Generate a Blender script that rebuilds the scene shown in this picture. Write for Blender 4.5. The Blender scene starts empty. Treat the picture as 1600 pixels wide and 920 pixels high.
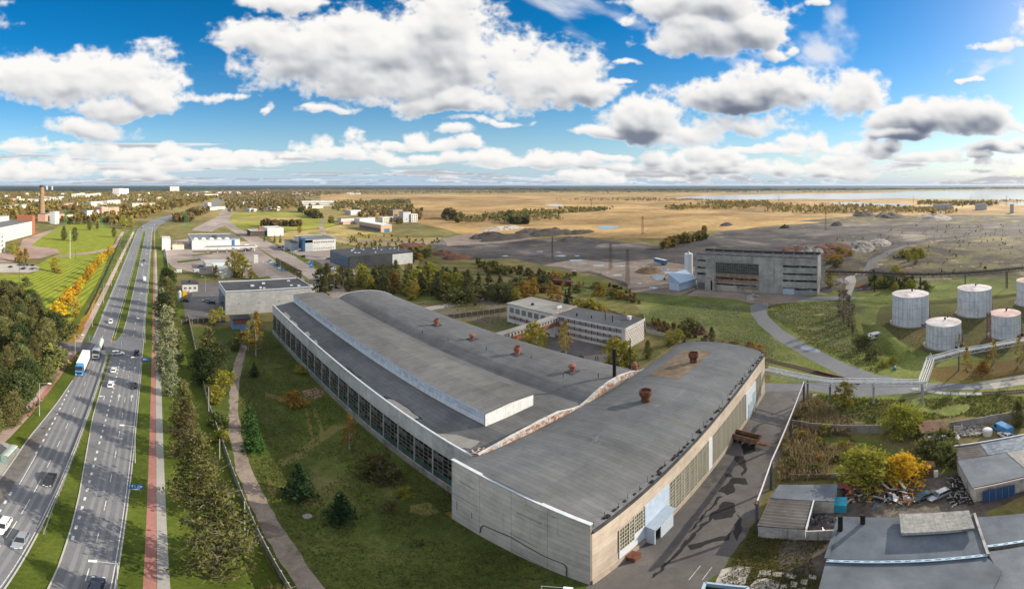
import bpy, math, random
from mathutils import Vector, Matrix, noise as mnoise
R = math.radians
H = 62.0; F = 706.0; XV = 243.0; YH = 288.0
SC = bpy.context.scene
COL = SC.collection
D = bpy.data

def G(px, py, z=0.0):
    """where the line of sight through a photo pixel meets the level z (metres)"""
    az = (px - XV) / F
    d = (H - z) / math.tan((py - YH) / F)
    return (d * math.sin(az), d * math.cos(az))
def GV(px, py, z=0.0):
    x, y = G(px, py, z); return Vector((x, y, z))
def hgt(px, pyb, pyt):
    """height in metres of something standing at ground pixel (px,pyb) whose top is at pyt"""
    d = H / math.tan((pyb - YH) / F)
    return H - d * math.tan((pyt - YH) / F)

# ---------------------------------------------------------------- meshes
class MB:
    def __init__(s): s.v = []; s.f = []; s.m = []
    def add(s, vs, fs, m=0):
        b = len(s.v); s.v += [tuple(v) for v in vs]
        for f in fs: s.f.append(tuple(b + i for i in f)); s.m.append(m)
        return s
    def poly(s, pts, m=0): return s.add(pts, [tuple(range(len(pts)))], m)
    def box(s, x0, x1, y0, y1, z0, z1, m=0):
        return s.add([(x0,y0,z0),(x1,y0,z0),(x1,y1,z0),(x0,y1,z0),(x0,y0,z1),(x1,y0,z1),(x1,y1,z1),(x0,y1,z1)],
              [(0,3,2,1),(4,5,6,7),(0,1,5,4),(1,2,6,5),(2,3,7,6),(3,0,4,7)], m)
    def obox(s, c, ax, ay, hx, hy, z0, z1, m=0):
        """box with 2-D axis directions ax, ay (unit), half sizes hx, hy, centre c"""
        P = [(c[0]+ax[0]*i*hx+ay[0]*j*hy, c[1]+ax[1]*i*hx+ay[1]*j*hy) for i, j in ((-1,-1),(1,-1),(1,1),(-1,1))]
        return s.prism(P, z0, z1, m, m)
    def prism(s, pts, z0, z1, m=0, mt=None, bottom=True):
        n = len(pts); a = sum(pts[i][0]*pts[(i+1)%n][1]-pts[(i+1)%n][0]*pts[i][1] for i in range(n))
        if a < 0: pts = pts[::-1]
        zz = z1 if isinstance(z1, (list, tuple)) else [z1]*n
        if a < 0 and isinstance(z1, (list, tuple)): zz = zz[::-1]
        vs = [(p[0],p[1],z0) for p in pts] + [(p[0],p[1],z) for p, z in zip(pts, zz)]
        s.add(vs, [(i,(i+1)%n,n+(i+1)%n,n+i) for i in range(n)], m)
        s.add(vs[n:], [tuple(range(n))], m if mt is None else mt)
        if bottom: s.add(vs[:n], [tuple(range(n-1,-1,-1))], m)
        return s
    def cyl(s, c, r0, r1, z0, z1, n=12, m=0, mt=None, cap=True):
        vs = []
        for r, z in ((r0,z0),(r1,z1)):
            for i in range(n):
                a = 2*math.pi*i/n; vs.append((c[0]+r*math.cos(a), c[1]+r*math.sin(a), z))
        s.add(vs, [(i,(i+1)%n,n+(i+1)%n,n+i) for i in range(n)], m)
        if cap:
            s.add(vs[n:], [tuple(range(n))], m if mt is None else mt)
            s.add(vs[:n], [tuple(range(n-1,-1,-1))], m)
        return s
    def tube(s, p, q, r, n=6, m=0, r1=None):
        p = Vector(p); q = Vector(q); d = (q-p)
        if d.length < 1e-6: return s
        d.normalize(); u = d.cross(Vector((0,0,1)) if abs(d.z) < .95 else Vector((1,0,0))).normalized(); w = d.cross(u)
        vs = []
        for c, rr in ((p, r), (q, r if r1 is None else r1)):
            for i in range(n):
                a = 2*math.pi*i/n; vs.append(c + (u*math.cos(a)+w*math.sin(a))*rr)
        return s.add(vs, [(i,n+i,n+(i+1)%n,(i+1)%n) for i in range(n)] + [tuple(range(n)), tuple(range(2*n-1,n-1,-1))], m)
    def bar(s, p, q, w, h, m=0):
        """box-section bar from p to q, w wide (level) and h high"""
        p = Vector(p); q = Vector(q); d = (q-p).normalized()
        u = d.cross(Vector((0,0,1)))
        u = u.normalized() if u.length > 1e-4 else Vector((1,0,0))
        n = u.cross(d)
        vs = [c + u*(i*w/2) + n*(j*h/2) for c in (p, q) for i, j in ((-1,-1),(1,-1),(1,1),(-1,1))]
        return s.add(vs, [(0,1,2,3),(7,6,5,4),(0,4,5,1),(1,5,6,2),(2,6,7,3),(3,7,4,0)], m)
    def lathe(s, c, prof, n=16, m=0):
        vs = []
        for r, z in prof:
            for i in range(n):
                a = 2*math.pi*i/n; vs.append((c[0]+r*math.cos(a), c[1]+r*math.sin(a), c[2]+z))
        k = len(prof); fs = []
        for j in range(k-1):
            for i in range(n): fs.append((j*n+i, j*n+(i+1)%n, (j+1)*n+(i+1)%n, (j+1)*n+i))
        fs.append(tuple(range(n-1,-1,-1))); fs.append(tuple((k-1)*n+i for i in range(n)))
        return s.add(vs, fs, m)
    def build(s, name, mats, parent=None, smooth=False, kind=None):
        me = D.meshes.new(name)
        off = rootloc(parent) if parent is not None else Vector()
        me.from_pydata([(v[0]-off.x, v[1]-off.y, v[2]-off.z) for v in s.v], [], s.f)
        mats = mats if isinstance(mats, (list, tuple)) else [mats]
        for m in mats: me.materials.append(m)
        if len(mats) > 1: me.polygons.foreach_set('material_index', s.m)
        if smooth: me.polygons.foreach_set('use_smooth', [True]*len(s.f))
        me.update()
        o = D.objects.new(name, me); COL.objects.link(o)
        if parent is not None: o.parent = parent
        if kind: o['kind'] = kind
        return o

    def split(s, name, mats, parent=None):
        """like build, one object per separate piece"""
        up = list(range(len(s.v)))
        def fd(a):
            while up[a] != a: up[a] = up[up[a]]; a = up[a]
            return a
        for f in s.f:
            for b in f[1:]: up[fd(b)] = fd(f[0])
        grp = {}
        for f, m in zip(s.f, s.m): grp.setdefault(fd(f[0]), []).append((f, m))
        out = []
        for fs in grp.values():
            ids = {}; mb = MB()
            for f, m in fs:
                for i in f:
                    if i not in ids: ids[i] = len(mb.v); mb.v.append(s.v[i])
                mb.f.append(tuple(ids[i] for i in f)); mb.m.append(m)
            out.append(mb.build(name, mats, parent))
        return out

def rootloc(o):
    v = Vector()
    while o is not None: v = v + o.location; o = o.parent
    return v
def tag(o, label=None, cat=None, group=None, kind=None):
    if label: o['label'] = label
    if cat: o['category'] = cat
    if group: o['group'] = group
    if kind: o['kind'] = kind
    return o
def thing(name, label, cat, loc=(0,0,0), rz=0.0, group=None):
    o = D.objects.new(name, None); COL.objects.link(o)
    o.location = loc; o.rotation_euler = (0,0,rz); o.empty_display_size = .2
    return tag(o, label, cat, group)
CH = {}
def kids(o):
    if o not in CH: CH[o] = list(o.children)
    return CH[o]
def copy_tree(o, loc=None, rz=None, label=None, group=None, scale=None, parent=None):
    c = o.copy(); COL.objects.link(c)
    if parent is not None: c.parent = parent
    if loc is not None: c.location = loc
    if rz is not None: c.rotation_euler = (0,0,rz)
    if scale is not None: c.scale = (scale,)*3 if not isinstance(scale, (tuple, list)) else scale
    if label: c['label'] = label
    if group: c['group'] = group
    for ch in kids(o): copy_tree(ch, parent=c)
    return c

# ---------------------------------------------------------------- materials
MAT = {}
def nodes(m):
    m.use_nodes = True; nt = m.node_tree
    for n in list(nt.nodes): nt.nodes.remove(n)
    return nt, nt.nodes, nt.links
def ramp(N, L, fac, cols, lo=.3, hi=.7):
    r = N.new('ShaderNodeValToRGB'); el = r.color_ramp.elements
    k = len(cols)
    for i in range(k - 2): el.new(.5)
    for i, c in enumerate(cols):
        el[i].position = lo + (hi-lo)*i/max(1, k-1); el[i].color = (*c[:3], 1)
    L.new(fac, r.inputs[0]); return r.outputs[0]
def mixc(N, L, fac, a, b, mode='MIX'):
    n = N.new('ShaderNodeMix'); n.data_type = 'RGBA'; n.blend_type = mode
    for sock, v in ((n.inputs[0], fac), (n.inputs[6], a), (n.inputs[7], b)):
        if isinstance(v, (int, float)): sock.default_value = v
        elif isinstance(v, tuple): sock.default_value = (*v[:3], 1)
        else: L.new(v, sock)
    return n.outputs[2]
def math_(N, L, op, a, b=None, c=None, clamp=False):
    n = N.new('ShaderNodeMath'); n.operation = op; n.use_clamp = clamp
    for i, v in enumerate((a, b, c)):
        if v is None: continue
        if isinstance(v, (int, float)): n.inputs[i].default_value = v
        else: L.new(v, n.inputs[i])
    return n.outputs[0]
def noise_(N, L, vec, scale, detail=6, rough=.6, dist=0.0):
    n = N.new('ShaderNodeTexNoise'); n.inputs['Scale'].default_value = scale; n.inputs['Detail'].default_value = detail
    n.inputs['Roughness'].default_value = rough; n.inputs['Distortion'].default_value = dist
    if vec is not None: L.new(vec, n.inputs['Vector'])
    return n.outputs[0]
def mapping(N, L, vec, scale=(1,1,1), rot=(0,0,0), loc=(0,0,0)):
    n = N.new('ShaderNodeMapping'); n.inputs['Scale'].default_value = scale; n.inputs['Rotation'].default_value = rot
    n.inputs['Location'].default_value = loc; L.new(vec, n.inputs['Vector']); return n.outputs[0]
def finish(m, N, L, col, rough=.8, metal=0.0, spec=.3, bump=None, bstr=.3, bdist=.1, alpha=None, trans=0.0, coat=0.0):
    o = N.new('ShaderNodeOutputMaterial'); b = N.new('ShaderNodeBsdfPrincipled')
    if isinstance(col, tuple): b.inputs['Base Color'].default_value = (*col[:3], 1)
    else: L.new(col, b.inputs['Base Color'])
    if isinstance(rough, (int, float)): b.inputs['Roughness'].default_value = rough
    else: L.new(rough, b.inputs['Roughness'])
    b.inputs['Metallic'].default_value = metal; b.inputs['Specular IOR Level'].default_value = spec
    b.inputs['Coat Weight'].default_value = coat
    if bump is not None:
        k = N.new('ShaderNodeBump'); k.inputs['Strength'].default_value = bstr; k.inputs['Distance'].default_value = bdist
        L.new(bump, k.inputs['Height']); L.new(k.outputs[0], b.inputs['Normal'])
    L.new(b.outputs[0], o.inputs[0]); return b
def mat(name, cols, scale=.4, rough=.85, metal=0.0, spec=.25, bump=0.0, big=None, bigamt=.35, rnd=0.0, detail=7, lo=.3, hi=.7, streak=None, coat=0.0, fine=None):
    """weathered surface: colour ramp over fractal noise, a larger slow variation, optional vertical streaks and per-object tint"""
    if name in MAT: return MAT[name]
    m = D.materials.new(name); nt, N, L = nodes(m); MAT[name] = m
    if isinstance(cols, tuple): cols = [tuple(c*.82 for c in cols), cols, tuple(min(1, c*1.15) for c in cols)]
    tc = N.new('ShaderNodeTexCoord').outputs['Object']
    n1 = noise_(N, L, tc, scale, detail, .65)
    c = ramp(N, L, n1, cols, lo, hi)
    if big:
        n2 = noise_(N, L, tc, big, 4, .55, .4)
        k = ramp(N, L, n2, [(1-bigamt,)*3, (1,1,1), (1+bigamt*.6,)*3], .3, .7)
        c = mixc(N, L, 1.0, c, k, 'MULTIPLY')
    if fine:
        n3 = noise_(N, L, tc, fine[0], 3, .7)
        k = ramp(N, L, n3, [(1-fine[1],)*3, (1+fine[1],)*3], .25, .75)
        c = mixc(N, L, 1.0, c, k, 'MULTIPLY')
    if streak:
        sv = mapping(N, L, tc, (streak[0], streak[0], streak[0]*.06))
        n4 = noise_(N, L, sv, 1.0, 5, .7)
        k = ramp(N, L, n4, [streak[1], (1,1,1), (1,1,1)], .28, .62)
        c = mixc(N, L, streak[2] if len(streak) > 2 else 1.0, c, k, 'MULTIPLY')
    if rnd:
        oi = N.new('ShaderNodeObjectInfo')
        hs = N.new('ShaderNodeHueSaturation'); L.new(c, hs.inputs['Color'])
        L.new(math_(N, L, 'MULTIPLY_ADD', oi.outputs['Random'], rnd*.16, .5-rnd*.08), hs.inputs['Hue'])
        r2 = math_(N, L, 'FRACT', math_(N, L, 'MULTIPLY', oi.outputs['Random'], 7.31))
        L.new(math_(N, L, 'MULTIPLY_ADD', r2, rnd, 1-rnd*.5), hs.inputs['Value'])
        c = hs.outputs[0]
    finish(m, N, L, c, rough, metal, spec, n1 if bump else None, .5, bump or .1, coat=coat)
    return m
def leafmat(name, cols, scale=.6, rnd=.35, transl=.35):
    if name in MAT: return MAT[name]
    m = D.materials.new(name); nt, N, L = nodes(m); MAT[name] = m
    tc = N.new('ShaderNodeTexCoord').outputs['Object']
    c = ramp(N, L, noise_(N, L, tc, scale, 5, .75), cols, .3, .7)
    oi = N.new('ShaderNodeObjectInfo'); hs = N.new('ShaderNodeHueSaturation'); L.new(c, hs.inputs['Color'])
    L.new(math_(N, L, 'MULTIPLY_ADD', oi.outputs['Random'], rnd*.14, .5-rnd*.07), hs.inputs['Hue'])
    r2 = math_(N, L, 'FRACT', math_(N, L, 'MULTIPLY', oi.outputs['Random'], 5.77))
    L.new(math_(N, L, 'MULTIPLY_ADD', r2, rnd*1.2, 1-rnd*.6), hs.inputs['Value'])
    o = N.new('ShaderNodeOutputMaterial'); a = N.new('ShaderNodeBsdfDiffuse'); b = N.new('ShaderNodeBsdfTranslucent'); x = N.new('ShaderNodeMixShader')
    L.new(hs.outputs[0], a.inputs[0]); L.new(hs.outputs[0], b.inputs[0]); x.inputs[0].default_value = transl
    L.new(a.outputs[0], x.inputs[1]); L.new(b.outputs[0], x.inputs[2]); L.new(x.outputs[0], o.inputs[0])
    return m
def flat(name, col, rough=.5, metal=0.0, spec=.4, coat=0.0): return mat(name, [tuple(c*.93 for c in col), col], 1.5, rough, metal, spec, coat=coat)

# ---------------------------------------------------------------- camera
cd = D.cameras.new('camera'); cam = D.objects.new('camera', cd); COL.objects.link(cam); SC.camera = cam
cam.location = (0, 0, H); cam.rotation_euler = (R(90), 0, -(800-XV)/F)
cd.type = 'PANO'; cd.panorama_type = 'EQUIRECTANGULAR'
cd.longitude_min = -800/F; cd.longitude_max = 800/F
cd.latitude_min = -(920-YH)/F; cd.latitude_max = YH/F
cd.clip_start = .1; cd.clip_end = 80000

SUN_AZ = R(124); SUN_EL = R(24)      # azimuth clockwise from +Y
sv = Vector((math.sin(SUN_AZ)*math.cos(SUN_EL), math.cos(SUN_AZ)*math.cos(SUN_EL), math.sin(SUN_EL)))
ld = D.lights.new('sun', 'SUN'); ld.energy = 5.0; ld.angle = R(.53); ld.color = (1, .89, .71)
lo = D.objects.new('sun', ld); COL.objects.link(lo); lo.rotation_euler = sv.to_track_quat('Z', 'Y').to_euler(); lo.location = sv*500
SC.view_settings.view_transform = 'Standard'; SC.view_settings.look = 'None'; SC.view_settings.gamma = 1
SC.view_settings.use_curve_mapping = False; SC.view_settings.exposure = .90
SC.cycles.max_bounces = 6; SC.cycles.diffuse_bounces = 3; SC.cycles.transparent_max_bounces = 12
SC.cycles.use_denoising = True
# ---------------------------------------------------------------- sky: Nishita air plus a computed cumulus field on the dome of directions
import numpy as np
SKW, SKH = 3584, 896            # whole circle x upper hemisphere
RNG = np.random.default_rng(11)
def vnoise(x, y, seed):
    """smooth lattice noise in -1..1"""
    tab = np.random.default_rng(seed).random((256, 256)).astype(np.float32)*2-1
    xi = np.floor(x).astype(np.int32); yi = np.floor(y).astype(np.int32)
    fx = (x-xi).astype(np.float32); fy = (y-yi).astype(np.float32)
    fx = fx*fx*fx*(fx*(fx*6-15)+10); fy = fy*fy*fy*(fy*(fy*6-15)+10)
    x0 = xi & 255; x1 = (xi+1) & 255; y0 = yi & 255; y1 = (yi+1) & 255
    a = tab[y0, x0]; b = tab[y0, x1]; c = tab[y1, x0]; d = tab[y1, x1]
    return (a+(b-a)*fx)*(1-fy) + (c+(d-c)*fx)*fy
def fbm(x, y, seed, octs=7, gain=.52, billow=False):
    s = 0; a = 1.0; t = 0
    for o in range(octs):
        n = vnoise(x+o*17.3, y+o*9.1, seed+o)
        s = s + a*((np.abs(n)*2-.62) if billow else n); t += a; a *= gain; x = x*2.03; y = y*2.03
    return s/t*1.6
def sst(x, a, b):
    t = np.clip((x-a)/(b-a), 0, 1); return t*t*(3-2*t)
CL = [  # cumulus heaps: azimuth, elevation, half sizes (706 units to the radian), strength
 (55,118,75,40,1),(120,128,110,56,1),(200,122,85,48,1),(240,148,70,32,1),(170,172,80,16,.9),(335,151,60,9,.8),
 (460,75,100,42,1),(540,98,150,52,1),(690,50,100,75,1),(720,105,160,65,1),(850,118,115,55,1),(905,140,75,34,1),(690,160,140,22,1),(440,10,55,26,1),(988,134,22,9,.9),(520,172,50,7,.7),(560,45,90,36,.9),(620,90,150,70,1),(600,130,160,40,1),
 (1090,0,115,50,1),(1115,55,90,38,1),(1185,48,48,42,1),(985,28,20,10,.7),(1215,85,20,10,.6),
 (1150,155,88,30,1),(1235,148,118,40,1),(1315,162,55,32,1),(1170,196,110,20,.9),(1010,195,55,32,1),(945,207,48,11,.9),(1075,215,70,22,.8),
 (1440,187,90,30,1),(1525,186,75,30,1),(1400,208,70,12,.9),(1590,195,25,12,.8),
 (680,222,85,15,.9),(720,243,90,15,.9),(590,226,40,9,.8),(650,250,60,10,.8),(140,203,80,20,1),(180,232,120,14,.9),(60,228,60,10,.8),(340,238,110,12,.9),(480,240,60,9,.8),(260,256,120,9,.8),
 (1040,255,95,12,.9),(900,250,60,10,.9),(955,243,50,8,.8),(1150,250,80,11,.85),(1210,233,70,9,.8),(1450,246,110,11,.85),(1565,230,60,9,.8),(1330,258,80,8,.8),(1560,258,60,8,.8),
 (1520,128,18,7,.85),(1262,10,20,11,.9),(712,203,26,9,.8),(415,169,9,5,.7),(1575,68,30,7,.45),(1000,100,14,7,.6),(760,186,60,6,.6)]
def make_clouds():
    a = (np.arange(SKW)+.5)/SKW*2*np.pi-np.pi               # azimuth from +Y, clockwise
    e = (np.arange(SKH)+.5)/SKH*np.pi/2
    rows = int(SKH*.62)
    U, V = np.meshgrid((a*F+XV).astype(np.float32), (e[:rows]*F).astype(np.float32))
    # heaps behind the photographer, so that light and reflections come from a whole sky
    r2 = np.random.default_rng(5)
    lst = list(CL)
    for k in range(70):
        u = r2.uniform(-1950, 2400)
        if -120 < u < 1680: continue
        v = r2.choice([30, 45, 60, 100, 140, 200, 260]); s = .5+v/160
        lst.append((u, YH-v, r2.uniform(50, 110)*s, r2.uniform(16, 34)*s, 1))
    for k in range(26):
        lst.append((r2.uniform(-200, 1800), -r2.uniform(80, 330), r2.uniform(60, 170), r2.uniform(30, 70), 1))
    for k in range(24):
        v = float(r2.choice([12, 18, 26, 36, 48, 62])); lst.append((r2.uniform(-60, 1660), YH-v, r2.uniform(42, 95), 5+v*.16+r2.uniform(0, 4), .88))
    row = []
    for (u, y_, ra, rb, w) in lst:            # rows of low cloud are strings of small heaps
        if 218 < y_ and rb <= 22 and ra > 40:
            k = max(2, int(ra/21))
            for j in range(k):
                t = (j+.5)/k*2-1; row.append((u+t*ra*.86+r2.uniform(-8, 8), y_+r2.uniform(-5, 2.5)+abs(t)*3, r2.uniform(17, 36), rb*r2.uniform(.6, 1.5)*(1.1-.45*abs(t)), w))
            row.append((u, y_+rb*.45, ra*.9, rb*.5, w*.9))
        else: row.append((u, y_, ra, rb, w))
    lst = row
    wx = fbm(U*.011, V*.014, 100, 5); wy = fbm(U*.011+50, V*.014+9, 140, 5)
    amp = np.clip(V/120, .30, 1)
    Uw = U+wx*26*amp; Vw = V+wy*15*amp
    acc = np.full_like(U, -1.5); hv = np.zeros_like(U)
    for cx, cy, ra, rb, w in lst:
        vc = YH-cy
        dv = (Vw-vc)/rb
        dv = np.where(dv < 0, dv*1.35, dv)                    # flatter bases
        q = w*1.15*(1-((Uw-cx)/(ra*1.18))**2-(dv/1.18)**2)
        q = np.maximum(q, -1.5)
        h = np.clip(.5+(q-acc)/.5, 0, 1); acc = acc*(1-h)+q*h+.12*h*(1-h); hv = hv*(1-h)+np.clip(dv, -1.4, 1.2)*h
    sc = 1/np.clip(V/110, .35, 1.2)
    bil = fbm(U*.021, V*.03, 200, 6, .55, True); fin = fbm(U*.05, V*.07, 300, 5, .6); low = fbm(U*.007, V*.012, 400, 4)
    Dn = acc+.30*low-.33*bil+.22*fin
    T = np.clip(Dn, 0, 1.3)
    # form shading: pale crowns, grey bases, each puff lit from above and from the sun's side
    dpx = SKW/(2*np.pi*F)
    def blur(A, r):
        r = max(1, int(r*dpx))
        for ax in (0, 1):
            for _ in range(2):
                C = np.cumsum(np.concatenate([np.repeat(A.take([0], ax), r+1, ax), A, np.repeat(A.take([-1], ax), r, ax)], ax), ax)
                A = (np.take(C, np.arange(2*r+1, C.shape[ax]), ax)-np.take(C, np.arange(0, C.shape[ax]-2*r-1), ax))/(2*r+1)
        return A
    def up(A, dx, dy):
        dx = int(round(dx*dpx)); dy = int(round(dy*dpx)); S = A.copy(); S[:rows-dy] = A[dy:]; return np.roll(S, -dx, 1)
    hgt_f = np.clip(Dn, -.2, 2.0)+.35*low
    p1 = blur(hgt_f, 3); p2 = blur(hgt_f, 8)
    puff = np.clip((up(p1, 2, 5)-p1)*1.7, -.5, .6)+np.clip((up(p2, 5, 14)-p2)*.8, -.5, .7)
    toward = sst(U, 700, 1200)*(1-sst(U, 1900, 2300))*(1-.85*sst(V, 150, 215))
    Tb = blur(T, 12); above = up(Tb, 8, 26)*sst(up(Tb, 14, 52), .0, .9)
    base = sst(-hv+.55*low, -.55, 1.0)
    core = sst(blur(T, 6), .35, 1.15)
    dark = .08+.34*base*(.35+.65*core)+.30*np.clip(above, 0, 1.2)+.36*puff*sst(T, .05, .5)+toward*(.36*core*(.45+.55*base)+.12*core-.05)
    dark = np.clip(dark*sst(T, -.02, .5)**.6, 0, 1)
    dark = (.35*dark+.65*blur(dark, 1.5))*(.72+.22*toward)
    stops = [0, .30, .52, .75, 1.0]
    cr = np.interp(dark, stops, [1.0, .80, .52, .27, .13]); cg = np.interp(dark, stops, [.985, .80, .54, .30, .16]); cb = np.interp(dark, stops, [.955, .81, .575, .37, .23])
    fine2 = fbm(U*.11+7, V*.14, 700, 5, .62)
    al = sst(Dn+.16*fine2, -.12, .62)**1.15
    # level deck of small distant heaps, seen in perspective
    el = V/F; dist = 1/np.tan(np.clip(el+.055, .02, 2)); ux = dist*np.sin((U-XV)/F); uy = dist*np.cos((U-XV)/F)
    dk = fbm(ux*.42+31, uy*1.0+12, 500, 7, .5)
    da = dk*.95+.30*sst(V, 62, 8)+.16*sst(V, 26, 4)-.40-.5*sst(V, 60, 95)
    a2 = sst(da, .0, .30)*.9
    g2 = .96-.42*sst(da, .12, .6)
    out = np.zeros((SKH, SKW, 4), np.float32)
    A = al+(1-al)*a2
    for k, c in enumerate((cr, cg, cb)):
        tint = (g2, g2*1.0, g2*1.0+.03)[k]
        out[:rows, :, k] = (c*al+tint*(1-al)*a2)/np.maximum(A, 1e-4)
    out[:rows, :, 3] = A
    # overhead and behind: bright broken cloud cover, added unseen to lift the fill light
    oh = sst(V, 318, 430)*sst(fbm(U*.006, V*.009, 800, 5)+.55, .0, .5)
    A = A*(1-oh)+oh*.92; out[:rows, :, :3] = out[:rows, :, :3]*(1-oh[..., None])+np.array([1.18, 1.17, 1.15], np.float32)*oh[..., None]
    out[rows:, :, :3] = np.array([1.10, 1.09, 1.08]); out[rows:, :, 3] = .8
    out[:rows, :, 3] = A
    
    return out
W = D.worlds.new('World'); SC.world = W; W.use_nodes = True
nt = W.node_tree; N = nt.nodes; L = nt.links
for n in list(N): N.remove(n)
_cl = make_clouds()
_full = np.zeros((SKH*2, SKW, 4), np.float32); _full[SKH:] = _cl
img = D.images.new('cumulus', SKW, SKH*2, alpha=True, float_buffer=True)
img.alpha_mode = 'CHANNEL_PACKED'
img.colorspace_settings.name = 'Non-Color'
# the environment texture looks along +X at its middle... shift so that azimuth runs clockwise from +Y
img.pixels.foreach_set(np.ascontiguousarray(_full).ravel()); img.update()
tc = N.new('ShaderNodeTexCoord'); sp = N.new('ShaderNodeSeparateXYZ'); L.new(tc.outputs['Generated'], sp.inputs[0])
az = math_(N, L, 'ARCTAN2', sp.outputs[0], sp.outputs[1]); el = math_(N, L, 'ARCSINE', sp.outputs[2])
cz = N.new('ShaderNodeCombineXYZ')
L.new(math_(N, L, 'MULTIPLY_ADD', az, 1/(2*math.pi), .5), cz.inputs[0]); L.new(math_(N, L, 'MULTIPLY_ADD', el, 1/math.pi, .5), cz.inputs[1])
it = N.new('ShaderNodeTexImage'); it.image = img; it.extension = 'EXTEND'; it.interpolation = 'Cubic'; L.new(cz.outputs[0], it.inputs[0])
sky = N.new('ShaderNodeTexSky'); sky.sky_type = 'NISHITA'; sky.sun_disc = False
sky.sun_elevation = SUN_EL; sky.sun_rotation = SUN_AZ; sky.air_density = 1.0; sky.dust_density = .3; sky.ozone_density = 3.0; sky.altitude = 0
hs = N.new('ShaderNodeHueSaturation'); hs.inputs['Saturation'].default_value = 1.5; hs.inputs['Value'].default_value = .66; L.new(sky.outputs[0], hs.inputs['Color'])
k1 = N.new('ShaderNodeVectorMath'); k1.operation = 'SCALE'; L.new(it.outputs['Color'], k1.inputs[0]); k1.inputs['Scale'].default_value = 5.0
lowair = math_(N, L, 'POWER', 2.718, math_(N, L, 'MULTIPLY', math_(N, L, 'ABSOLUTE', el), -11.0))   # paler, bluer air along the horizon
base = mixc(N, L, math_(N, L, 'MULTIPLY', lowair, .85), hs.outputs[0], (2.2, 3.2, 4.5))
s2 = mixc(N, L, it.outputs['Alpha'], base, k1.outputs[0])
bg = N.new('ShaderNodeBackground'); bg.inputs['Strength'].default_value = .105; L.new(s2, bg.inputs[0])
wo = N.new('ShaderNodeOutputWorld'); L.new(bg.outputs[0], wo.inputs[0])
W.cycles.sampling_method = 'MANUAL'; W.cycles.sample_map_resolution = 1024
# ---------------------------------------------------------------- ground materials
def groundmat(name, cols, s1=.08, s2=.9, fine=6.0, fineamt=.35, rough=.95, spec=.1, big=.012, bigamt=.42, patch=None, bump=.12, spread=(.32, .68)):
    """soil and grass: ramp over two scales of noise, fine mottling, optional patches of another colour"""
    if name in MAT: return MAT[name]
    m = D.materials.new(name); nt, N, L = nodes(m); MAT[name] = m
    tc = N.new('ShaderNodeTexCoord').outputs['Object']
    a = noise_(N, L, tc, s1, 8, .62, .3); b = noise_(N, L, tc, s2, 6, .7)
    f = math_(N, L, 'ADD', math_(N, L, 'MULTIPLY', a, .55), math_(N, L, 'MULTIPLY', b, .45))
    c = ramp(N, L, f, cols, *spread)
    fn = noise_(N, L, tc, fine, 3, .8)
    c = mixc(N, L, 1.0, c, ramp(N, L, fn, [(1-fineamt,)*3, (1+fineamt,)*3], .25, .75), 'MULTIPLY')
    g_ = noise_(N, L, tc, big, 4, .5)
    c = mixc(N, L, 1.0, c, ramp(N, L, g_, [(1-bigamt,)*3, (1+bigamt*.7,)*3], .3, .7), 'MULTIPLY')
    if patch:
        for (col, sc, lo, hi) in patch:
            pn = noise_(N, L, tc, sc, 6, .65, .6)
            mr = N.new('ShaderNodeMapRange'); mr.interpolation_type = 'SMOOTHSTEP'; L.new(pn, mr.inputs[0]); mr.inputs[1].default_value = lo; mr.inputs[2].default_value = hi
            c = mixc(N, L, math_(N, L, 'MULTIPLY', mr.outputs[0], math_(N, L, 'MULTIPLY_ADD', fn, .9, .35, clamp=True)), c, col)
    finish(m, N, L, c, rough, 0, spec, b, .5, bump)
    return m
gm_base = groundmat('meadow_soil', [(.050,.052,.018),(.115,.11,.034),(.20,.165,.065),(.25,.20,.10)], patch=[((.13,.105,.065), .03, .52, .68), ((.075,.115,.022), .018, .54, .68), ((.28,.22,.12), .06, .6, .72)])
gm_far = groundmat('far_land', [(.06,.06,.022),(.15,.125,.045),(.28,.22,.085),(.20,.19,.05)], .006, .04, .4, .4, big=.0008)
gm_verge = groundmat('verge_grass', [(.042,.062,.011),(.088,.118,.018),(.15,.172,.03)], .10, 1.1, 5.0, .4, patch=[((.16,.15,.045), .15, .6, .75)])
gm_lawn = groundmat('rough_lawn', [(.024,.036,.010),(.055,.074,.017),(.095,.115,.028),(.17,.16,.062)], .06, .7, 3.0, .55, patch=[((.19,.165,.07), .045, .56, .72), ((.075,.115,.02), .03, .5, .62), ((.06,.05,.03), .09, .62, .72)])
gm_green = groundmat('green_meadow', [(.040,.055,.016),(.095,.125,.028),(.16,.175,.05),(.25,.225,.11)], .06, .7, 2.5, .55, patch=[((.24,.205,.12), .05, .56, .72), ((.05,.045,.03), .025, .6, .72)])
gm_marsh = groundmat('reed_marsh', [(.17,.105,.045),(.32,.21,.09),(.46,.32,.145)], .009, .08, .8, .3, big=.0022, bigamt=.4, patch=[((.12,.085,.04), .0055, .54, .68), ((.44,.32,.17), .004, .58, .7), ((.14,.12,.045), .011, .60, .70)], spread=(.36,.64))
gm_gravel = groundmat('dark_gravel', [(.042,.038,.040),(.088,.079,.078),(.15,.13,.12)], .03, .5, 4, .25, patch=[((.25,.215,.185), .012, .55, .66), ((.040,.039,.045), .02, .55, .64), ((.17,.14,.06), .017, .60, .68), ((.33,.30,.27), .05, .64, .72)], spread=(.36,.64))
gm_dirt = groundmat('pale_dirt', [(.14,.11,.09),(.25,.20,.165),(.36,.30,.26)], .06, .8, 4, .25, patch=[((.12,.12,.06), .08, .58, .7)])
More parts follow.
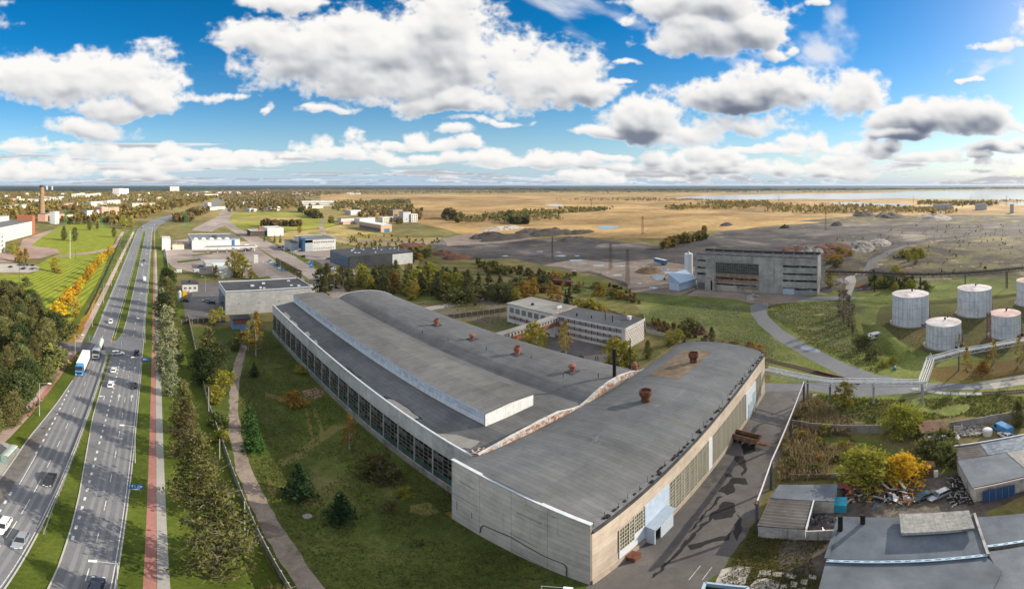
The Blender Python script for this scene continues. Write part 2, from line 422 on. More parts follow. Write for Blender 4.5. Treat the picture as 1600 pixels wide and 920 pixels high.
gm_scrub = groundmat('tip_scrub', [(.045,.038,.032),(.095,.080,.055),(.16,.135,.08),(.25,.21,.14)], .03, .30, 1.5, .5, patch=[((.15,.15,.045), .03, .54, .64), ((.050,.046,.053), .012, .52, .60), ((.40,.34,.25), .06, .60, .68), ((.035,.03,.025), .045, .58, .66), ((.17,.07,.04), .02, .64, .7)], spread=(.36,.64))
gm_straw = groundmat('straw_field', [(.20,.15,.055),(.34,.26,.10),(.42,.33,.17)], .02, .25, 2, .3, patch=[((.12,.14,.035), .015, .52, .66), ((.18,.13,.09), .03, .6, .7)])
gm_asph = groundmat('road_asphalt', [(.120,.122,.134),(.158,.160,.172),(.20,.202,.21)], .05, .5, 9, .15, rough=.75, spec=.35, bigamt=.14, bump=.01)
gm_asph2 = groundmat('old_asphalt', [(.085,.078,.078),(.13,.12,.118),(.19,.175,.17)], .05, .4, 6, .2, rough=.8, spec=.3, bump=.015, patch=[((.05,.05,.055), .09, .60, .66)])
gm_conc = groundmat('old_concrete', [(.24,.22,.20),(.34,.315,.29),(.42,.39,.36)], .1, .8, 6, .2, bump=.01)
gm_pave = groundmat('brick_pavement', [(.26,.18,.155),(.34,.245,.21),(.40,.31,.27)], .06, .6, 5, .2)
gm_lot = groundmat('lot_paving', [(.22,.18,.165),(.31,.26,.235),(.38,.33,.30)], .05, .4, 4, .15, patch=[((.14,.13,.14), .03, .55, .64)])

def edge_noise(p, s, amp, seed=0.0):
    v = mnoise.noise_vector(Vector((p[0]*s+seed, p[1]*s-seed, seed))) + mnoise.noise_vector(Vector((p[0]*s*3.1, p[1]*s*3.1, seed+7)))*.45
    return (p[0]+v.x*amp, p[1]+v.y*amp)
def densify(pts, step):
    out = []
    for i in range(len(pts)):
        a = pts[i]; b = pts[(i+1)%len(pts)]
        k = max(1, int(math.dist(a, b)/step))
        for j in range(k): t = j/k; out.append((a[0]+(b[0]-a[0])*t, a[1]+(b[1]-a[1])*t))
    return out
NTH = {}
def sheet(name, pts, z, m, jit=0.0, js=.15, step=4.0, kind='structure', px=False, label=None, pstep=5):
    """level sheet; pts in metres, or in photo pixels on the ground when px=True"""
    NTH[name] = NTH.get(name, -1)+1; z += .0003*NTH[name]      # sheets of one kind never share a plane
    if px: pts = [G(*p) for p in densify(pts, pstep)]
    if jit:
        pts = densify(pts, step); pts = [edge_noise(p, js, jit, z*37) for p in pts]
    mb = MB(); mb.poly([(p[0], p[1], z) for p in pts])
    a = sum(pts[i][0]*pts[(i+1)%len(pts)][1]-pts[(i+1)%len(pts)][0]*pts[i][1] for i in range(len(pts)))
    if a < 0: mb.f = [tuple(reversed(mb.f[0]))]
    o = mb.build(name, m, kind=kind)
    if label: o['label'] = label
    return o
h = H
def S(name, pts, z, m, **k): return sheet(name, [(p[0]*h, p[1]*h) for p in pts], z, m, **k)

# base sheet reaching the horizon
mb = MB(); q = 27000.0; mb.poly([(-q,-q,0),(q,-q,0),(q,q,0),(-q,q,0)]); mb.build('ground', gm_far, kind='structure')
S('terrain_near', [(-9,-3),(-9,12.5),(2,12.5),(6,11),(16,10),(22,2),(22,-8),(6,-5)], .03, gm_base, jit=8, js=.01, step=30)
# the strip with the road: verges from the woods to the concrete fence
S('verge_grass', [(-.75,.2),(-.75,2.6),(-.72,4.5),(-.66,7),(-.55,10.3),(.02,10.4),(.10,8.0),(.20,5.0),(.226,3.3),(.226,.2)], .05, gm_verge, jit=.4)
S('rough_lawn', [(.226,.2),(.226,3.0),(.60,3.0),(.76,2.86),(.76,.9),(.67,.9),(.67,.40),(.95,.30),(.95,.2)], .054, gm_lawn)
# ---- roads
def strip(name, cl, z, m, **k):
    """road from its left edge and right edge lists (in units of H)"""
    l, r = cl; return S(name, list(l)+list(reversed(r)), z, m, **k)
RK = [(-.0745,.25),(-.0735,1.4),(-.0745,2.6),(-.078,6.8),(-.08,10.2)]
MK = [(-.186,.25),(-.187,.86),(-.194,1.05),(-.203,1.2),(-.215,1.35),(-.226,1.5),(-.243,1.75),(-.247,2.1),(-.248,2.55),(-.246,2.72),(-.21,2.95),(-.202,3.3),(-.20,6.8),(-.205,10.2)]
LK = [(-.262,.25),(-.266,1.1),(-.268,1.9),(-.269,2.5),(-.272,3.3),(-.272,6.8),(-.274,10.2)]
LO = [(-.44,.25),(-.44,1.45),(-.436,1.56),(-.41,1.85),(-.392,2.12),(-.392,2.55),(-.395,3.3),(-.395,6.8),(-.39,10.2)]
strip('road', (MK, RK), .058, gm_asph)
strip('road', (LO, LK), .058, gm_asph)
S('road', [(-.275,2.54),(-.275,2.76),(-.20,2.76),(-.20,2.54)], .056, gm_asph)           # gap in the median
S('side_road', [(-.39,2.50),(-.44,2.54),(-.75,2.56),(-1.0,2.54),(-1.0,2.68),(-.75,2.69),(-.44,2.71),(-.39,2.76)], .062, gm_asph2)
sheet('road', [(213,362),(222,352),(236,344),(262,337),(300,326.5),(330,316),(343,310),(350,310),(346,317),(318,328),(280,339),(258,347),(246,354),(243,362)], .07, gm_asph, px=True)
# darker repairs and wheel-worn bands on the carriageways
worn = mat('worn_tarmac', [(.085,.088,.10),(.105,.108,.12)], .3, .75, spec=.35)
S('road_repair', [(-.437,.9),(-.437,1.50),(-.40,1.72),(-.392,1.72),(-.392,.9)], .062, mat('layby_tarmac', [(.085,.078,.075),(.125,.115,.11),(.16,.15,.14)], .6, .85), jit=.25, js=.2)
pale = mat('polished_lane', [(.185,.187,.198),(.215,.217,.226)], .25, .7, spec=.35)
for x in (-.118, -.094, -.162, -.142): S('road_wear', [(x-.005,.3),(x-.005,2.45),(x+.005,2.45),(x+.005,.3)], .0605, pale, jit=.12, js=.05)
for x in (-.318, -.293, -.37, -.345): S('road_wear', [(x-.005,.3),(x-.005,2.45),(x+.005,2.45),(x+.005,.3)], .0605, pale, jit=.12, js=.05)
# ---- kerbs
kerbm = mat('kerb_stone', [(.33,.32,.30),(.45,.43,.40)], 1.2, .9)
def kerb(cl, side, w=.22, z=.16):
    mb = MB()
    for (a, b) in zip(cl[:-1], cl[1:]):
        mb.bar((a[0]*h+side*w/2, a[1]*h, z-.08), (b[0]*h+side*w/2, b[1]*h, z-.08), w, .17)
    mb.build('kerb', kerbm, kind='structure')
kerb(RK, 1); kerb([p for p in MK if p[1] < 2.55], -1); kerb([p for p in MK if p[1] > 2.75], -1)
kerb([p for p in LK if p[1] <= 2.5], 1); kerb([(-.272,2.8)]+[p for p in LK if p[1] > 2.8], 1)
kerb([p for p in LO if p[1] < 2.5], -1); kerb([p for p in LO if p[1] > 2.8], -1)
# ---- paths
redb = groundmat('red_paving', [(.27,.125,.105),(.36,.175,.15),(.42,.22,.19)], .1, 1.4, 8, .15, bump=.01)
greyb = groundmat('grey_paving', [(.27,.255,.24),(.35,.335,.315),(.42,.40,.38)], .1, 1.4, 8, .15, bump=.01)
S('cycle_path', [(-.0235,.2),(-.0215,1.5),(-.021,3.0),(-.026,7),(-.03,10.2),(-.012,10.2),(-.006,7),(-.0005,3.0),(.0015,1.5),(.0028,.2)], .062, redb)
S('pavement', [(.0034,.2),(.0022,1.5),(.0002,3.0),(-.005,7),(.012,7),(.02,4.2),(.027,2.1),(.0265,1.4),(.026,.2)], .0625, greyb)
pinkb = groundmat('pink_paving', [(.30,.22,.20),(.40,.30,.275),(.46,.36,.33)], .1, 1.2, 8, .15, bump=.01)
PL = [(-.60,1.2),(-.556,1.5),(-.532,1.72),(-.516,2.04),(-.488,2.5),(-.487,3.5),(-.487,6.5),(-.48,9.5)]
PR = [(-.545,1.2),(-.506,1.5),(-.487,1.72),(-.468,2.04),(-.444,2.5),(-.444,3.5),(-.446,6.5),(-.44,9.5)]
S('footpath', PL+PR[::-1], .0615, pinkb)
S('cycle_path', [(-.512,1.66),(-.492,2.04),(-.466,2.5),(-.444,2.5),(-.468,2.04),(-.487,1.72)], .0655, redb)
S('pavement', [(-.60,1.15),(-.56,1.47),(-.506,1.47),(-.442,1.44),(-.442,1.05),(-.60,1.0)], .066, greyb)
# ---- painted markings
paint = mat('road_paint', [(.30,.30,.30),(.56,.56,.55),(.66,.66,.65)], 1.6, .7)
mb = MB()
def dash(x, y0, y1, w=.14, z=.0665, x2=None):
    x2 = x if x2 is None else x2
    mb.poly([(x*h-w/2, y0*h, z), (x*h+w/2, y0*h, z), (x2*h+w/2, y1*h, z), (x2*h-w/2, y1*h, z)])
def lane(xs, y0, y1, ln, gap, w=.14):
    y = y0
    while y < y1:
        t0 = (y-y0)/(y1-y0); t1 = min(1, (y+ln/h-y0)/(y1-y0))
        dash(xs[0]+(xs[1]-xs[0])*t0, y, min(y1, y+ln/h), w, x2=xs[0]+(xs[1]-xs[0])*t1); y += (ln+gap)/h
lane((-.128,-.131), .665, 2.02, 3.0, 6.6); lane((-.131,-.133), 2.06, 2.5, 1.6, 2.4); lane((-.139,-.14), 2.85, 10, 3.5, 5)
lane((-.326,-.328), .72, 1.3, 5.0, 2.2, .16); lane((-.328,-.331), 1.34, 2.5, 3.0, 6.0); lane((-.333,-.334), 2.8, 10, 3.5, 5)
lane((-.183,-.192), .98, 1.5, 1.1, 1.9, .42); lane((-.192,-.190), 1.53, 2.44, 1.2, 1.7, .36)      # square dashes of the turning lane
lane((-.3785,-.388), .96, 1.2, 1.1, 1.9, .42); lane((-.385,-.389), 1.42, 2.0, 1.2, 1.7, .36)
dash(-.3795, 1.22, 1.42, .16, x2=-.383)
for x, y0, y1 in ((-.0795,.3,2.5),(-.0825,2.8,10),(-.256,2.8,10),(-.387,2.8,10)): dash(x, y0, y1, .12)
dash(-.2655+(-.006), .3, 2.5, .12); 
def arrow(x, y, left=False):
    X = x*h; Y = y*h; z = .067
    mb.poly([(X-.1, Y, z), (X+.1, Y, z), (X+.1, Y+2.6, z), (X-.1, Y+2.6, z)])
    if left:
        mb.poly([(X-.1, Y+2.2, z), (X-.1, Y+2.6, z), (X-.9, Y+2.6, z), (X-.9, Y+2.2, z)]); mb.poly([(X-.9, Y+1.8, z), (X-.9, Y+3.0, z), (X-1.7, Y+2.4, z)])
    else: mb.poly([(X-.5, Y+2.6, z), (X+.5, Y+2.6, z), (X, Y+4.4, z)])
for x, l in ((-.222, True), (-.158, False), (-.103, False)): arrow(x, 1.92, l)
for x in (-.160, -.105): arrow(x, 2.27)
dash(-.30, 2.52, 2.525, 6.0)
mb.build('road_markings', paint, kind='structure')
mb = MB(); iron = mat('dark_iron', [(.03,.028,.027),(.06,.055,.05)], 3, .6, .4)
rr = random.Random(3)
# ---- track beside the hall
trk = groundmat('dirt_track', [(.16,.13,.105),(.27,.22,.185),(.37,.31,.27)], .15, 1.0, 6, .25, patch=[((.12,.10,.085), .2, .52, .62)])
TL = [(.25,.4),(.246,.81),(.241,1.34),(.262,1.6),(.309,1.88),(.352,2.1),(.405,2.32),(.475,2.55),(.53,2.74),(.56,2.95),(.60,3.15)]
TR = [(.30,.4),(.293,.81),(.289,1.34),(.305,1.6),(.343,1.87),(.39,2.08),(.448,2.30),(.51,2.52),(.56,2.70),(.59,2.9),(.66,3.1)]
S('dirt_track', TL+TR[::-1], .062, trk, jit=.35, js=.3, step=1.5)
yel = groundmat('dry_grass', [(.10,.105,.03),(.16,.145,.05),(.21,.185,.08)], .2, 1.5, 5, .3)
for pts in ([(470,700),(520,665),(560,650),(575,655),(530,672),(480,706)], [(432,720),(470,704),(480,712),(440,730)], [(476,640),(480,660),(488,690),(492,690),(484,655),(480,638)], [(488,640),(498,665),(503,690),(507,690),(503,662),(493,638)], [(415,612),(445,622),(490,618),(492,624),(445,630),(416,620)],
            [(640,790),(672,785),(688,800),(668,806),(640,800)], [(418,745),(432,760),(428,780),(418,770)]):
    sheet('dry_grass_strip', pts, .059, yel, jit=.28, js=.6, step=.5, px=True)
sheet('bare_soil', [(472,612),(490,606),(506,610),(502,622),(484,624)], .06, mat('bare_earth', [(.22,.14,.10),(.32,.22,.16)], .6, .95), jit=.7, js=.4, step=.8, px=True)
# yard on the sunny side of the wing
sheet('yard', [(880,980),(921,913),(1000,852),(1080,770),(1140,701),(1180,641),(1196,612),(1200,604),(1232,603),(1262,609),(1250,640),(1228,690),(1208,735),(1190,785),(1178,812),(1158,850),(1132,882),(1095,920),(1080,980)], .056, gm_asph2, jit=.35, js=.3, step=1.2, px=True)
wet = mat('wet_tarmac', [(.006,.006,.007),(.018,.017,.018)], .8, .55, spec=.3)
for pts in ([(1150,712),(1160,712),(1167,726),(1165,740),(1158,743),(1160,730),(1152,724),(1148,717)], [(1158,694),(1178,692),(1180,706),(1160,712)], [(1133,740),(1145,740),(1145,746),(1133,746)], [(1145,746),(1165,748),(1167,756),(1150,756),(1147,770),(1135,774),(1123,768),(1135,757)],
            [(1128,784),(1148,786),(1150,800),(1140,808),(1118,812),(1108,806),(1120,798)], [(1148,805),(1160,810),(1158,835),(1150,845),(1146,830),(1152,815)], [(1148,826),(1138,842),(1110,849),(1092,857),(1076,860),(1074,852),(1090,848),(1112,842),(1134,838)],
            [(1122,776),(1128,776),(1095,812),(1078,832),(1075,832),(1092,810)], [(1112,805),(1120,805),(1090,832),(1060,868),(1020,905),(1016,905),(1054,866),(1086,830)]):
    sheet('oil_stain', pts, .061, wet, jit=.55, js=.45, step=.3, px=True)
for pts in ([(1076,906),(1077,906),(1095,884),(1094,884)], [(1097,906),(1098,906),(1113,886),(1112,886)]): sheet('painted_line', pts, .0625, paint, px=True)
# ---- east side roads
sheet('road', [(1194,612),(1172,598),(1252,600),(1330,596),(1322,591),(1262,560),(1215,532),(1186,508),(1173,490),(1172,478),(1190,470),(1236,466),(1240,461),(1250,461),(1262,464),(1330,463),(1345,466),(1310,469),(1250,471),(1205,475),(1197,484),(1200,494),(1222,515),(1262,539),(1312,564),(1366,585),(1410,592),(1450,598),(1500,600),(1548,600),(1552,608),(1480,610),(1400,616),(1330,621),(1262,610)], .058, gm_asph, px=True, pstep=4)
sheet('concrete_road', [(1546,599),(1580,594),(1640,585),(1640,598),(1590,602),(1553,608)], .062, gm_conc, px=True)
sheet('concrete_road', [(1528,598),(1560,592),(1640,579),(1640,583),(1570,594),(1536,600)], .0615, gm_conc, px=True)
sheet('puddle', [(1250,541),(1268,543),(1282,548),(1280,552),(1265,549),(1252,545)], .064, mat('still_water', [(.22,.22,.225),(.32,.32,.325)], .1, .10, spec=.6), jit=.3, js=.5, step=.6, px=True)  # puddle water: pale base colour stands in for reflected cloud
sheet('muddy_path', [(1318,430),(1336,430),(1338,440),(1330,463),(1318,463),(1322,445)], .06, gm_conc, px=True, jit=.5, js=.2, step=2)
sheet('road', [(1340,430),(1352,412),(1380,393),(1420,372),(1470,362),(1500,362),(1440,374),(1395,394),(1366,414),(1350,432)], .064, gm_asph2, px=True, jit=.8, js=.1, step=4)
# ---- meadow east of the hall
sheet('meadow', [(1000,486),(985,468),(1085,455),(1175,468),(1290,455),(1340,452),(1420,440),(1520,430),(1700,425),(1700,650),(1540,645),(1300,665),(1240,660),(1262,612),(1200,604),(1196,560),(1130,528),(1060,530),(1010,512)], .045, gm_green, px=True, jit=1.5, js=.08, step=5)
sheet('tip_ground', [(1296,452),(1300,425),(1360,400),(1420,375),(1500,365),(1700,362),(1700,428),(1520,434),(1420,444),(1345,456)], .048, gm_scrub, px=True, jit=2, js=.05, step=6)
sheet('leaf_litter', [(1440,590),(1450,575),(1530,568),(1640,556),(1640,578),(1560,592),(1520,597),(1470,597)], .05, groundmat('leaf_litter', [(.07,.055,.02),(.13,.09,.03),(.17,.14,.05)], .1, 1, 5, .4), px=True, jit=1, js=.2, step=2)
sheet('tank_ground', [(1366,508),(1375,480),(1440,470),(1640,455),(1640,545),(1560,552),(1475,560),(1420,540)], .05, groundmat('tank_ground', [(.045,.05,.02),(.09,.09,.03),(.14,.12,.05)], .07, .8, 4, .4, patch=[((.16,.10,.07), .05, .62, .72)]), px=True, jit=1, js=.1, step=3)
# ---- gravel yard, tip, marsh and water
sheet('reed_marsh', [(500,302.5),(640,303),(800,302),(1000,301.5),(1250,301),(1700,300.5),(1700,345),(1330,345),(1210,352),(1150,360),(1080,362),(1040,372),(960,372),(870,368),(820,374),(745,372),(640,346),(560,334),(500,318)], .075, gm_marsh, px=True, jit=9, js=.008, step=25)
sheet('gravel_yard', [(640,390),(690,374),(745,366),(830,375),(900,370),(1010,382),(1035,388),(1080,372),(1130,362),(1200,355),(1320,345),(1420,347),(1700,349),(1700,366),(1600,367),(1460,374),(1390,390),(1360,405),(1345,424),(1300,440),(1295,456),(1180,468),(1085,460),(985,457),(955,436),(880,420),(800,404),(740,406),(690,402)], .09, gm_gravel, px=True, jit=4, js=.03, step=10)
sheet('pale_dirt', [(985,456),(975,440),(940,428),(850,415),(905,405),(960,410),(1020,405),(1086,418),(1090,452),(1060,462)], .10, gm_dirt, px=True, jit=4, js=.04, step=6)
sheet('pale_dirt', [(1090,452),(1160,456),(1236,462),(1250,470),(1200,478),(1150,468),(1075,462)], .10, gm_dirt, px=True, jit=2.0, js=.1, step=4)
sheet('pale_dirt', [(690,372),(745,364),(830,366),(830,374),(780,380),(700,384)], .10, gm_dirt, px=True, jit=4, js=.03, step=8)
sheet('tip_ground', [(1290,448),(1290,405),(1310,392),(1390,378),(1360,402),(1340,424),(1318,436)], .11, gm_scrub, px=True, jit=2, js=.05, step=6)
sheet('tip_ground', [(1395,346),(1480,350),(1600,349),(1700,349),(1700,336),(1500,336),(1330,338),(1250,345),(1300,350)], .12, gm_scrub, px=True, jit=5, js=.02, step=12)
watm = mat('lake_water', [(.10,.12,.14),(.15,.17,.19)], .002, .07, spec=.5)
sheet('lake', [(1058,309),(1090,306),(1140,304.6),(1200,303.6),(1270,302.6),(1370,301.4),(1420,299.4),(1480,297.6),(1700,296),(1700,312.5),(1560,311.6),(1470,310.6),(1420,309.6),(1330,311.8),(1250,310.6),(1180,311.6),(1120,311.5)], .20, watm, px=True, jit=25, js=.003, step=60)
sheet('pond', [(1295,317),(1330,315.6),(1380,318),(1424,318.5),(1420,321),(1370,322.5),(1330,323)], .20, watm, px=True, jit=10, js=.01, step=20)
sheet('pond', [(1560,318),(1600,315),(1700,315),(1700,320),(1600,321)], .20, watm, px=True, jit=8, js=.01, step=20)
for pts in ([(933,354),(945,352.5),(965,353),(970,355),(955,358),(938,358.5)], [(850,320.5),(868,318.6),(880,320),(878,322.6),(862,322)], [(1018,432),(1040,430),(1042,436),(1028,438)]): sheet('pond', pts, .2, watm, px=True, jit=2, js=.03, step=8)
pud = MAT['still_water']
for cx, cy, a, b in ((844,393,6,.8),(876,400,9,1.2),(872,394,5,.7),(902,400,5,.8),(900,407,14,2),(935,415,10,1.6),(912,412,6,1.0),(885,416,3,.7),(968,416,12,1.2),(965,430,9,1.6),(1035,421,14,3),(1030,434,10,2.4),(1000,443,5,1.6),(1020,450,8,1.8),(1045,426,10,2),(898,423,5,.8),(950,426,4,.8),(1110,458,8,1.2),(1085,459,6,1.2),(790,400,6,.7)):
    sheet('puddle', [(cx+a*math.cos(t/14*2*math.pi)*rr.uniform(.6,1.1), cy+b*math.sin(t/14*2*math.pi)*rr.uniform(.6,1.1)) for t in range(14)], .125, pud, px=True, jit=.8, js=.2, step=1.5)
# ---- park, playing field, lots and far streets
stripe = D.materials.new('mown_grass'); MAT['mown_grass'] = stripe; nt, N, L = nodes(stripe)
tc = N.new('ShaderNodeTexCoord').outputs['Object']
wv = N.new('ShaderNodeTexWave'); wv.wave_type = 'BANDS'; wv.bands_direction = 'X'; wv.inputs['Scale'].default_value = .085; wv.inputs['Distortion'].default_value = .8; wv.inputs['Detail'].default_value = 2; wv.inputs['Detail Scale'].default_value = 1.5
L.new(mapping(N, L, tc, rot=(0,0,R(9))), wv.inputs['Vector'])
c = mixc(N, L, wv.outputs['Fac'], (.135,.175,.018), (.245,.265,.035))
c = mixc(N, L, 1.0, c, ramp(N, L, noise_(N, L, tc, .12, 7, .7), [(.65,.7,.6),(1,1,1),(1.3,1.2,1.1)], .3, .7), 'MULTIPLY')
c = mixc(N, L, 1.0, c, ramp(N, L, noise_(N, L, tc, 4, 3, .7), [(.7,)*3,(1.25,)*3], .3, .7), 'MULTIPLY')
finish(stripe, N, L, c, .95, 0, .1)
sheet('park_lawn', [(-60,540),(70,530),(112,505),(140,462),(160,430),(182,395),(180,372),(190,360),(160,352),(120,350),(92,354),(66,368),(46,385),(92,390),(92,396),(55,415),(64,421),(50,428),(-60,432)], .055, stripe, px=True)
sheet('ditch_bank', [(178,378),(190,364),(196,364),(186,384),(170,425),(150,470),(132,505),(112,545),(92,545),(112,512),(142,462),(160,425)], .06, gm_verge, px=True)
sheet('fallen_leaves', [(152,452),(158,450),(146,480),(128,520),(112,535),(104,535),(118,515),(138,480)], .064, groundmat('fallen_leaves', [(.16,.10,.015),(.30,.17,.025),(.38,.24,.05)], .3, 1.5, 4, .4), px=True, jit=1.2, js=.15, step=2)
sheet('ditch', [(188,372),(191,369),(186,381),(168,424),(150,463),(136,492),(132,492),(148,461),(165,422)], .07, mat('ditch_mud', [(.012,.012,.01),(.03,.028,.02)], .3, .7), px=True, jit=.4, js=.1, step=3)
sheet('footpath', [(88,399),(120,396),(150,392),(172,387),(180,380),(184,371),(190,362),(194,362),(190,373),(186,383),(175,390),(150,395.5),(120,399.5),(90,402)], .068, gm_pave, px=True)
sheet('paved_court', [(40,404),(30,390),(35,374),(58,366),(75,360),(90,357),(66,370),(48,384),(90,389),(94,395),(60,404)], .06, gm_pave, px=True)
sheet('car_park', [(-60,412),(20,411.5),(50,413),(62,418),(60,423),(45,426),(-60,425)], .06, gm_conc, px=True)
sheet('paved_court', [(-60,408),(-60,392),(20,395),(32,404),(28,410)], .061, gm_pave, px=True)
fieldm = groundmat('playing_field', [(.15,.17,.025),(.23,.24,.04),(.30,.29,.07)], .03, .3, 1.5, .25)
sheet('playing_field', [(352,334),(400,332),(470,331),(500,338),(525,352),(480,358),(420,360),(345,357)], .055, fieldm, px=True)
sheet('sports_ground', [(362,341),(400,338),(462,337.5),(470,341),(430,344),(366,346)], .06, gm_straw, px=True, jit=3, js=.03, step=10)
sheet('straw_field', [(420,372),(450,362),(500,358),(530,352),(560,358),(620,370),(700,372),(700,384),(640,392),(660,405),(640,430),(600,400),(560,385),(500,372),(440,385)], .056, gm_straw, px=True, jit=3, js=.04, step=8)
sheet('road', [(345,340),(352,338),(372,356),(420,378),(470,404),(520,436),(560,470),(530,475),(500,450),(480,434),(438,408),(394,381),(352,354)], .062, gm_lot, px=True)
sheet('lane', [(503,340),(508,340),(505,352),(510,366),(540,374),(600,376),(690,378),(690,381),(600,379),(535,377),(503,368),(498,353)], .062, gm_dirt, px=True, jit=.8, js=.05, step=4)
sheet('car_park', [(255,398),(258,378),(300,372),(390,378),(440,415),(476,436),(470,452),(430,436),(340,434),(300,425),(272,418),(262,410)], .060, gm_lot, px=True)
sheet('car_park', [(284,444),(340,440),(350,505),(290,505)], .0615, gm_asph2, px=True)
sheet('car_park', [(425,385),(480,378),(545,398),(600,390),(580,402),(525,412),(445,398)], .0605, gm_lot, px=True)
sheet('car_park', [(478,398),(520,392),(570,396),(565,432),(535,434),(505,414)], .0608, gm_lot, px=True)
sheet('car_park', [(545,408),(560,406),(560,434),(520,440)], .0609, gm_lot, px=True)
sheet('road', [(300,358),(340,338),(352,322),(362,322),(356,338),(330,360)], .061, gm_lot, px=True)
sheet('station_platform', [(300,360),(345,340),(357,322),(364,322),(362,336),(352,352),(330,362)], .064, gm_lot, px=True, jit=1, js=.1)
# ---- courtyard and tracks between hall and offices
sheet('courtyard', [(860,560),(855,520),(900,530),(975,548),(1000,556),(985,575),(960,590),(900,572)], .056, gm_asph2, px=True)
sheet('ballast_ground', [(560,470),(700,480),(800,458),(900,470),(1000,500),(1070,520),(1040,535),(1000,505),(870,500),(800,520),(690,490)], .052, groundmat('cinder', [(.09,.08,.06),(.15,.13,.10),(.20,.18,.13)], .05, .6, 4, .4, patch=[((.09,.115,.03), .04, .5, .62)]), px=True, jit=2, js=.08, step=5)
sheet('concrete_path', [(652,482),(700,474),(790,459),(796,462),(720,476),(662,487)], .06, gm_conc, px=True, jit=.4, js=.3, step=2)
sheet('green_strip', [(640,478),(600,450),(680,430),(760,446),(800,440),(820,450),(760,458),(700,470)], .055, gm_green, px=True, jit=2, js=.1, step=5)
sheet('green_strip', [(830,436),(900,428),(985,455),(1085,455),(1070,478),(980,470),(900,458),(860,450)], .055, gm_green, px=True, jit=2, js=.1, step=5)
# ---- garage yards at lower right
sheet('garage_yard', [(1215,870),(1230,800),(1300,760),(1420,745),(1500,740),(1640,730),(1640,760),(1540,800),(1560,830),(1300,830),(1290,900),(1220,900)], .058, groundmat('yard_mud', [(.05,.043,.035),(.11,.095,.08),(.22,.20,.18)], .15, .9, 5, .3), px=True, jit=.5, js=.3, step=1)
sheet('grass_plot', [(1150,862),(1180,815),(1300,838),(1290,980),(1080,980),(1110,915)], .057, groundmat('poor_grass', [(.03,.036,.014),(.065,.068,.022),(.11,.095,.045)], .15, 1, 5, .45, patch=[((.13,.105,.08), .12, .55, .68)]), px=True, jit=.4, js=.3, step=1)
slab = mat('broken_slab', [(.24,.22,.20),(.38,.355,.33),(.46,.43,.40)], .9, .9, fine=(6, .25))
def crackslab(poly):
    sheet('broken_slab', poly, .07, slab, px=True, jit=.12, js=1.0, step=.4)
for p in ([(1127,890),(1150,884),(1176,887),(1166,905),(1158,930),(1112,930),(1120,905)], [(1186,892),(1205,892),(1204,900),(1183,902)], [(1208,893),(1226,895),(1222,901),(1206,900)], [(1183,905),(1200,904),(1218,910),(1214,930),(1166,930),(1174,912)], [(1230,896),(1244,899),(1242,904),(1229,903)], [(1236,908),(1246,910),(1244,918),(1234,917)], [(1250,904),(1262,906),(1261,914),(1250,912)], [(1220,914),(1230,914),(1228,925),(1218,925)], [(1246,920),(1258,918),(1258,926),(1246,928)], [(1264,898),(1276,900),(1274,906),(1264,904)]):
    crackslab(p)
sheet('courtyard', [(1190,470),(1240,462),(1250,470),(1205,476)], .066, gm_asph2, px=True)

for p in ([(276,408),(312,404),(314,407),(278,411)], [(300,430),(340,427),(342,432),(302,436)], [(395,424),(412,440),(406,442),(388,427)], [(300,398),(332,395),(333,397),(301,400)], [(470,398),(500,418),(494,421),(462,402)], [(378,436),(420,432),(440,446),(392,450)], [(440,392),(470,404),(474,402),(446,390)]): sheet('grass_island', p, .066, gm_verge, px=True, jit=.4, js=.2, step=2)
